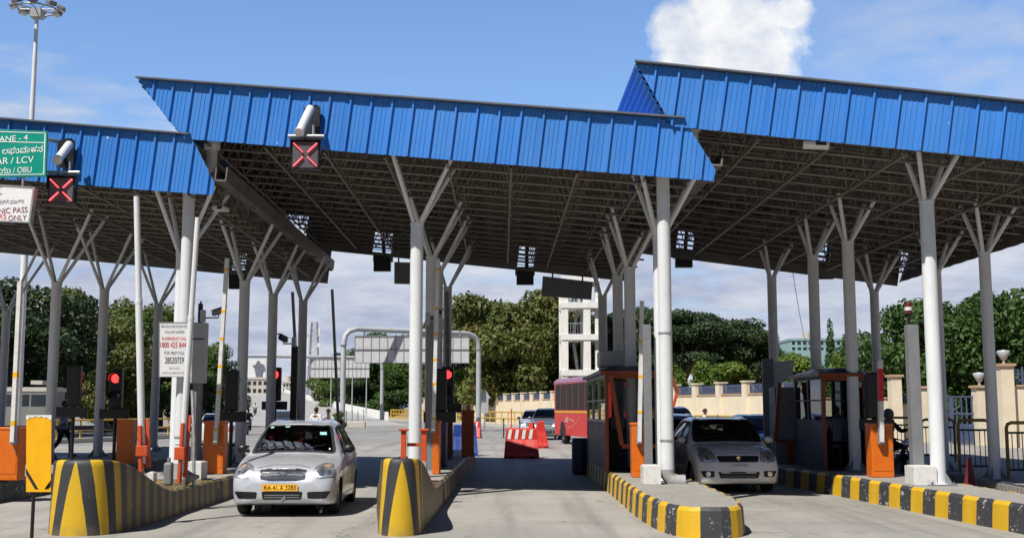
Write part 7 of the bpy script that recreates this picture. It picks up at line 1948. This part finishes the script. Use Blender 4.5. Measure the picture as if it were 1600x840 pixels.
for a in [
    ('broad', 'leaf_dark', 8, 70, 430, 'tall dark tree at the left border behind the orange cabinet', 1.0, 1),
    ('broad', 'leaf_mixed', 118, 88, 448, 'russet and green tree between the first two columns at the left', .85, 2),
    ('broad', 'leaf_mixed', 205, 96, 462, 'russet green tree left of the emergency call board', .8, 3),
    ('broad', 'leaf_mixed', 170, 82, 500, 'lower russet green tree behind the walking man', .9, 4),
    ('bush', 'leaf_dark', 60, 80, 540, 'dark bushy tree above the pale parked bus', 1.2, 1),
    ('bush', 'leaf_green', 225, 88, 548, 'bushy green tree behind the left red signal', 1.3, 2),
    ('broad', 'leaf_green', 255, 92, 478, 'green tree behind the emergency call board', .8, 1),
    ('broad', 'leaf_green', 333, 104, 533, 'green tree right of the emergency call board behind the banded arm', .8, 2),
    ('bush', 'leaf_dark', 300, 98, 570, 'dark low bush under the emergency call board', 1.5, 3),
    ('broad', 'leaf_green', 545, 205, 553, 'green tree under the farther gantry panel', 1.1, 3),
    ('broad', 'leaf_deep', 590, 190, 515, 'deep green tree rising above the gantry pipe left of the sunlit middle column', .9, 1),
    ('bush', 'leaf_deep', 615, 178, 570, 'deep green bushy tree below the nearer gantry panel', 1.5, 1),
    ('bush', 'leaf_dark', 570, 182, 590, 'dark green shrub behind the white flyover parapet', 1.6, 2),
    ('broad', 'leaf_green', 660, 185, 515, 'green tree hidden mostly by the sunlit middle column', 1.0, 2),
    ('broad', 'leaf_green', 735, 140, 478, 'green tree right of the middle island signal', .85, 5),
    ('broad', 'leaf_mixed', 795, 128, 446, 'large russet green tree left of the black hanging sign board', .85, 6),
    ('broad', 'leaf_mixed', 850, 132, 448, 'russet tree touching the white stair tower', .8, 7),
    ('bush', 'leaf_dark', 712, 150, 560, 'dark bushy tree behind the right gantry leg', 1.3, 3),
    ('bush', 'leaf_dark', 775, 140, 560, 'dark undergrowth tree over the far cream wall', 1.5, 4),
    ('bush', 'leaf_dark', 838, 138, 550, 'dark undergrowth tree left of the white stair tower', 1.4, 1),
    ('broad', 'leaf_dark', 905, 150, 480, 'dark tree behind the white stair tower', .9, 3),
    ('rain', 'leaf_dark', 985, 128, 478, 'dark spreading tree behind the left toll booth columns', .75, 1),
    ('rain', 'leaf_dark', 1065, 118, 480, 'broad dark rain tree right of the sunlit rain pipe', .85, 2),
    ('rain', 'leaf_dark', 1140, 122, 494, 'broad dark layered tree above the white hatchback', .85, 3),
    ('rain', 'leaf_deep', 1185, 126, 520, 'low spreading tree left of the manned booth', .6, 4),
    ('bush', 'leaf_dark', 1030, 104, 555, 'dark bush behind the left toll booth roof', 1.4, 5),
    ('bush', 'leaf_bright', 1100, 96, 560, 'bright green bush over the cream wall above the white hatchback', 1.25, 1),
    ('bush', 'leaf_bright', 1150, 94, 562, 'bright green bush left of the grey steel screen', 1.2, 2),
    ('bush', 'leaf_bright', 1045, 98, 565, 'bright green bush just right of the sunlit rain pipe', 1.0, 3),
    ('bush', 'leaf_bright', 1235, 92, 548, 'bright green bush behind the manned booth roof', 1.2, 4),
    ('bush', 'leaf_bright', 1320, 90, 540, 'bright green bush right of the manned booth', 1.2, 5),
    ('bush', 'leaf_deep', 1275, 96, 566, 'deep green bush behind the shaded booth column', 1.3, 1),
    ('spire', 'leaf_deep', 1299, 98, 494, 'narrow conical tree rising above the manned booth', 1.0, 1),
    ('spire', 'leaf_green', 1322, 106, 520, 'small conical tree right of the tall narrow one', 1.1, 2),
    ('broad', 'leaf_deep', 1420, 66, 470, 'deep green spreading tree behind the square post with the beacon', .85, 2),
    ('broad', 'leaf_deep', 1515, 62, 452, 'deep green spreading tree right of the sunlit right column', .95, 3),
    ('broad', 'leaf_deep', 1590, 60, 446, 'deep green spreading tree at the right border', .95, 4),
    ('bush', 'leaf_dark', 1470, 70, 560, 'dark undergrowth behind the gate at the right', 1.7, 2),
    ('bush', 'leaf_dark', 1550, 68, 560, 'dark undergrowth behind the lamp topped pillars', 1.7, 3),
    ('bush', 'leaf_bright', 533, 78, 640, 'small yellow green shrub beside the left leg of the nearer gantry', 1.3, 3),
    ('bush', 'leaf_bright', 1375, 78, 560, 'bright green bush behind the short striped barrier arm', 1.0, 2)]:
    tree(*a, rz=random.uniform(0, 6.28))
# ------------------------------------------------------------------ daylight
SUNV = Vector((-.44, -.55, 1.0)).normalized()
sd = bpy.data.lights.new('sun', 'SUN'); sd.energy = 5.0; sd.angle = R(.55); sd.color = (1, .95, .87)
so = bpy.data.objects.new('sun', sd); COL.objects.link(so)
so.rotation_euler = SUNV.to_track_quat('Z', 'Y').to_euler(); so.location = (-20, -20, 40)
w = bpy.data.worlds.new('World'); scene.world = w; w.use_nodes = True
nt = w.node_tree; bg = nt.nodes['Background']
sky = nt.nodes.new('ShaderNodeTexSky'); sky.sky_type = 'NISHITA'; sky.sun_disc = False
sky.sun_elevation = math.asin(SUNV.z); sky.sun_rotation = math.atan2(SUNV.x, SUNV.y) % (2 * math.pi)
sky.air_density = 1.0; sky.dust_density = .6; sky.ozone_density = 1.6
STR = .066
bg.inputs['Strength'].default_value = STR
tc = nt.nodes.new('ShaderNodeTexCoord'); d = tc.outputs['Generated']
sp = nt.nodes.new('ShaderNodeSeparateXYZ'); nt.links.new(d, sp.inputs[0])
def mapped(sc, rot=(0, 0, 0)):
    mp = nt.nodes.new('ShaderNodeMapping'); mp.inputs['Scale'].default_value = sc; mp.inputs['Rotation'].default_value = rot
    nt.links.new(d, mp.inputs['Vector']); return mp.outputs[0]
def dist_to(v0):
    n = nt.nodes.new('ShaderNodeVectorMath'); n.operation = 'DISTANCE'; nt.links.new(d, n.inputs[0]); n.inputs[1].default_value = tuple(v0); return n.outputs['Value']
zel = sp.outputs[2]
# low cloud bank
n1 = noise(nt, mapped((3.2, 3.2, 13)), 1.6, 9, .6)
bank = math_n(nt, 'SUBTRACT', n1, math_n(nt, 'MULTIPLY', math_n(nt, 'SUBTRACT', zel, .125), 2.1))
bank = ramp(nt, bank, .27, .52)
n2 = noise(nt, mapped((4, 4, 16)), 2.6, 8, .6)
bank_c = mix_c(nt, ramp(nt, n2, .38, .66), (5.6, 6.3, 8.4), (9.2, 9.7, 10.8))
# one bright heap of cumulus
def heap(u, v, r):
    return math_n(nt, 'DIVIDE', dist_to(ray(u, v)), r)
h = None
for u, v, r in ((1095, 62, .040), (1150, 30, .045), (1190, 85, .043), (1060, 35, .022), (1140, 95, .05), (1235, 22, .02), (1110, 5, .03)):
    x = heap(u, v, r); h = x if h is None else math_n(nt, 'SMOOTH_MIN', h, x, .35)
n3 = noise(nt, mapped((1, 1, 1)), 26, 10, .62)
n4 = noise(nt, mapped((1, 1, 1)), 70, 8, .65)
h = math_n(nt, 'ADD', h, math_n(nt, 'MULTIPLY', math_n(nt, 'SUBTRACT', n3, .5), 1.5))
h = math_n(nt, 'ADD', h, math_n(nt, 'MULTIPLY', math_n(nt, 'SUBTRACT', n4, .5), .5))
cum = math_n(nt, 'SUBTRACT', 1.0, ramp(nt, h, .55, 1.0), clamp=True)
n5 = noise(nt, mapped((1, 1, 1.5)), 18, 9, .6)
cum_c = mix_c(nt, ramp(nt, n5, .34, .58), (8.3, 9.1, 10.9), (12.6, 12.7, 12.8))
# thin veil on the right
veil = math_n(nt, 'MULTIPLY', math_n(nt, 'SUBTRACT', 1.0, ramp(nt, dist_to(ray(1560, 95)), .05, .20), clamp=True), ramp(nt, noise(nt, mapped((5, 5, 14), (0, .3, 0)), 3, 9, .62), .35, .75))
veil = math_n(nt, 'MULTIPLY', veil, .62)
wisp = math_n(nt, 'MULTIPLY', ramp(nt, noise(nt, mapped((2, 2, 9), (.1, .2, 0)), 2.2, 9, .6), .6, .85), .04)
hz = math_n(nt, 'SUBTRACT', 1.0, math_n(nt, 'MULTIPLY', zel, 2.2), clamp=True)
tint = mix_c(nt, 1.0, sky.outputs[0], (1.62, 2.0, 2.45), 'MULTIPLY')
c = mix_c(nt, math_n(nt, 'MULTIPLY', hz, .22), tint, (6.0, 7.2, 9.4))
c = mix_c(nt, wisp, c, (8, 8.5, 9.5)); c = mix_c(nt, veil, c, (8.2, 8.7, 10.0)); c = mix_c(nt, bank, c, bank_c); c = mix_c(nt, cum, c, cum_c)
# added dimming of the sky behind, beside and overhead, to deepen the shade
back = ramp(nt, sp.outputs[1], .30, .84, (.20, .205, .22), (1, 1, 1))
c = mix_c(nt, 1.0, c, back, 'MULTIPLY')
nt.links.new(c, bg.inputs['Color'])
vs = scene.view_settings
scene.display_settings.display_device = 'sRGB'
vs.view_transform = 'Standard'; vs.look = 'None'; vs.exposure = 0.2; vs.gamma = 1.0; vs.use_curve_mapping = False
scene.cycles.max_bounces = 8; scene.cycles.transparent_max_bounces = 16
scene.cycles.use_denoising = True
scene.cycles.caustics_reflective = False; scene.cycles.caustics_refractive = False
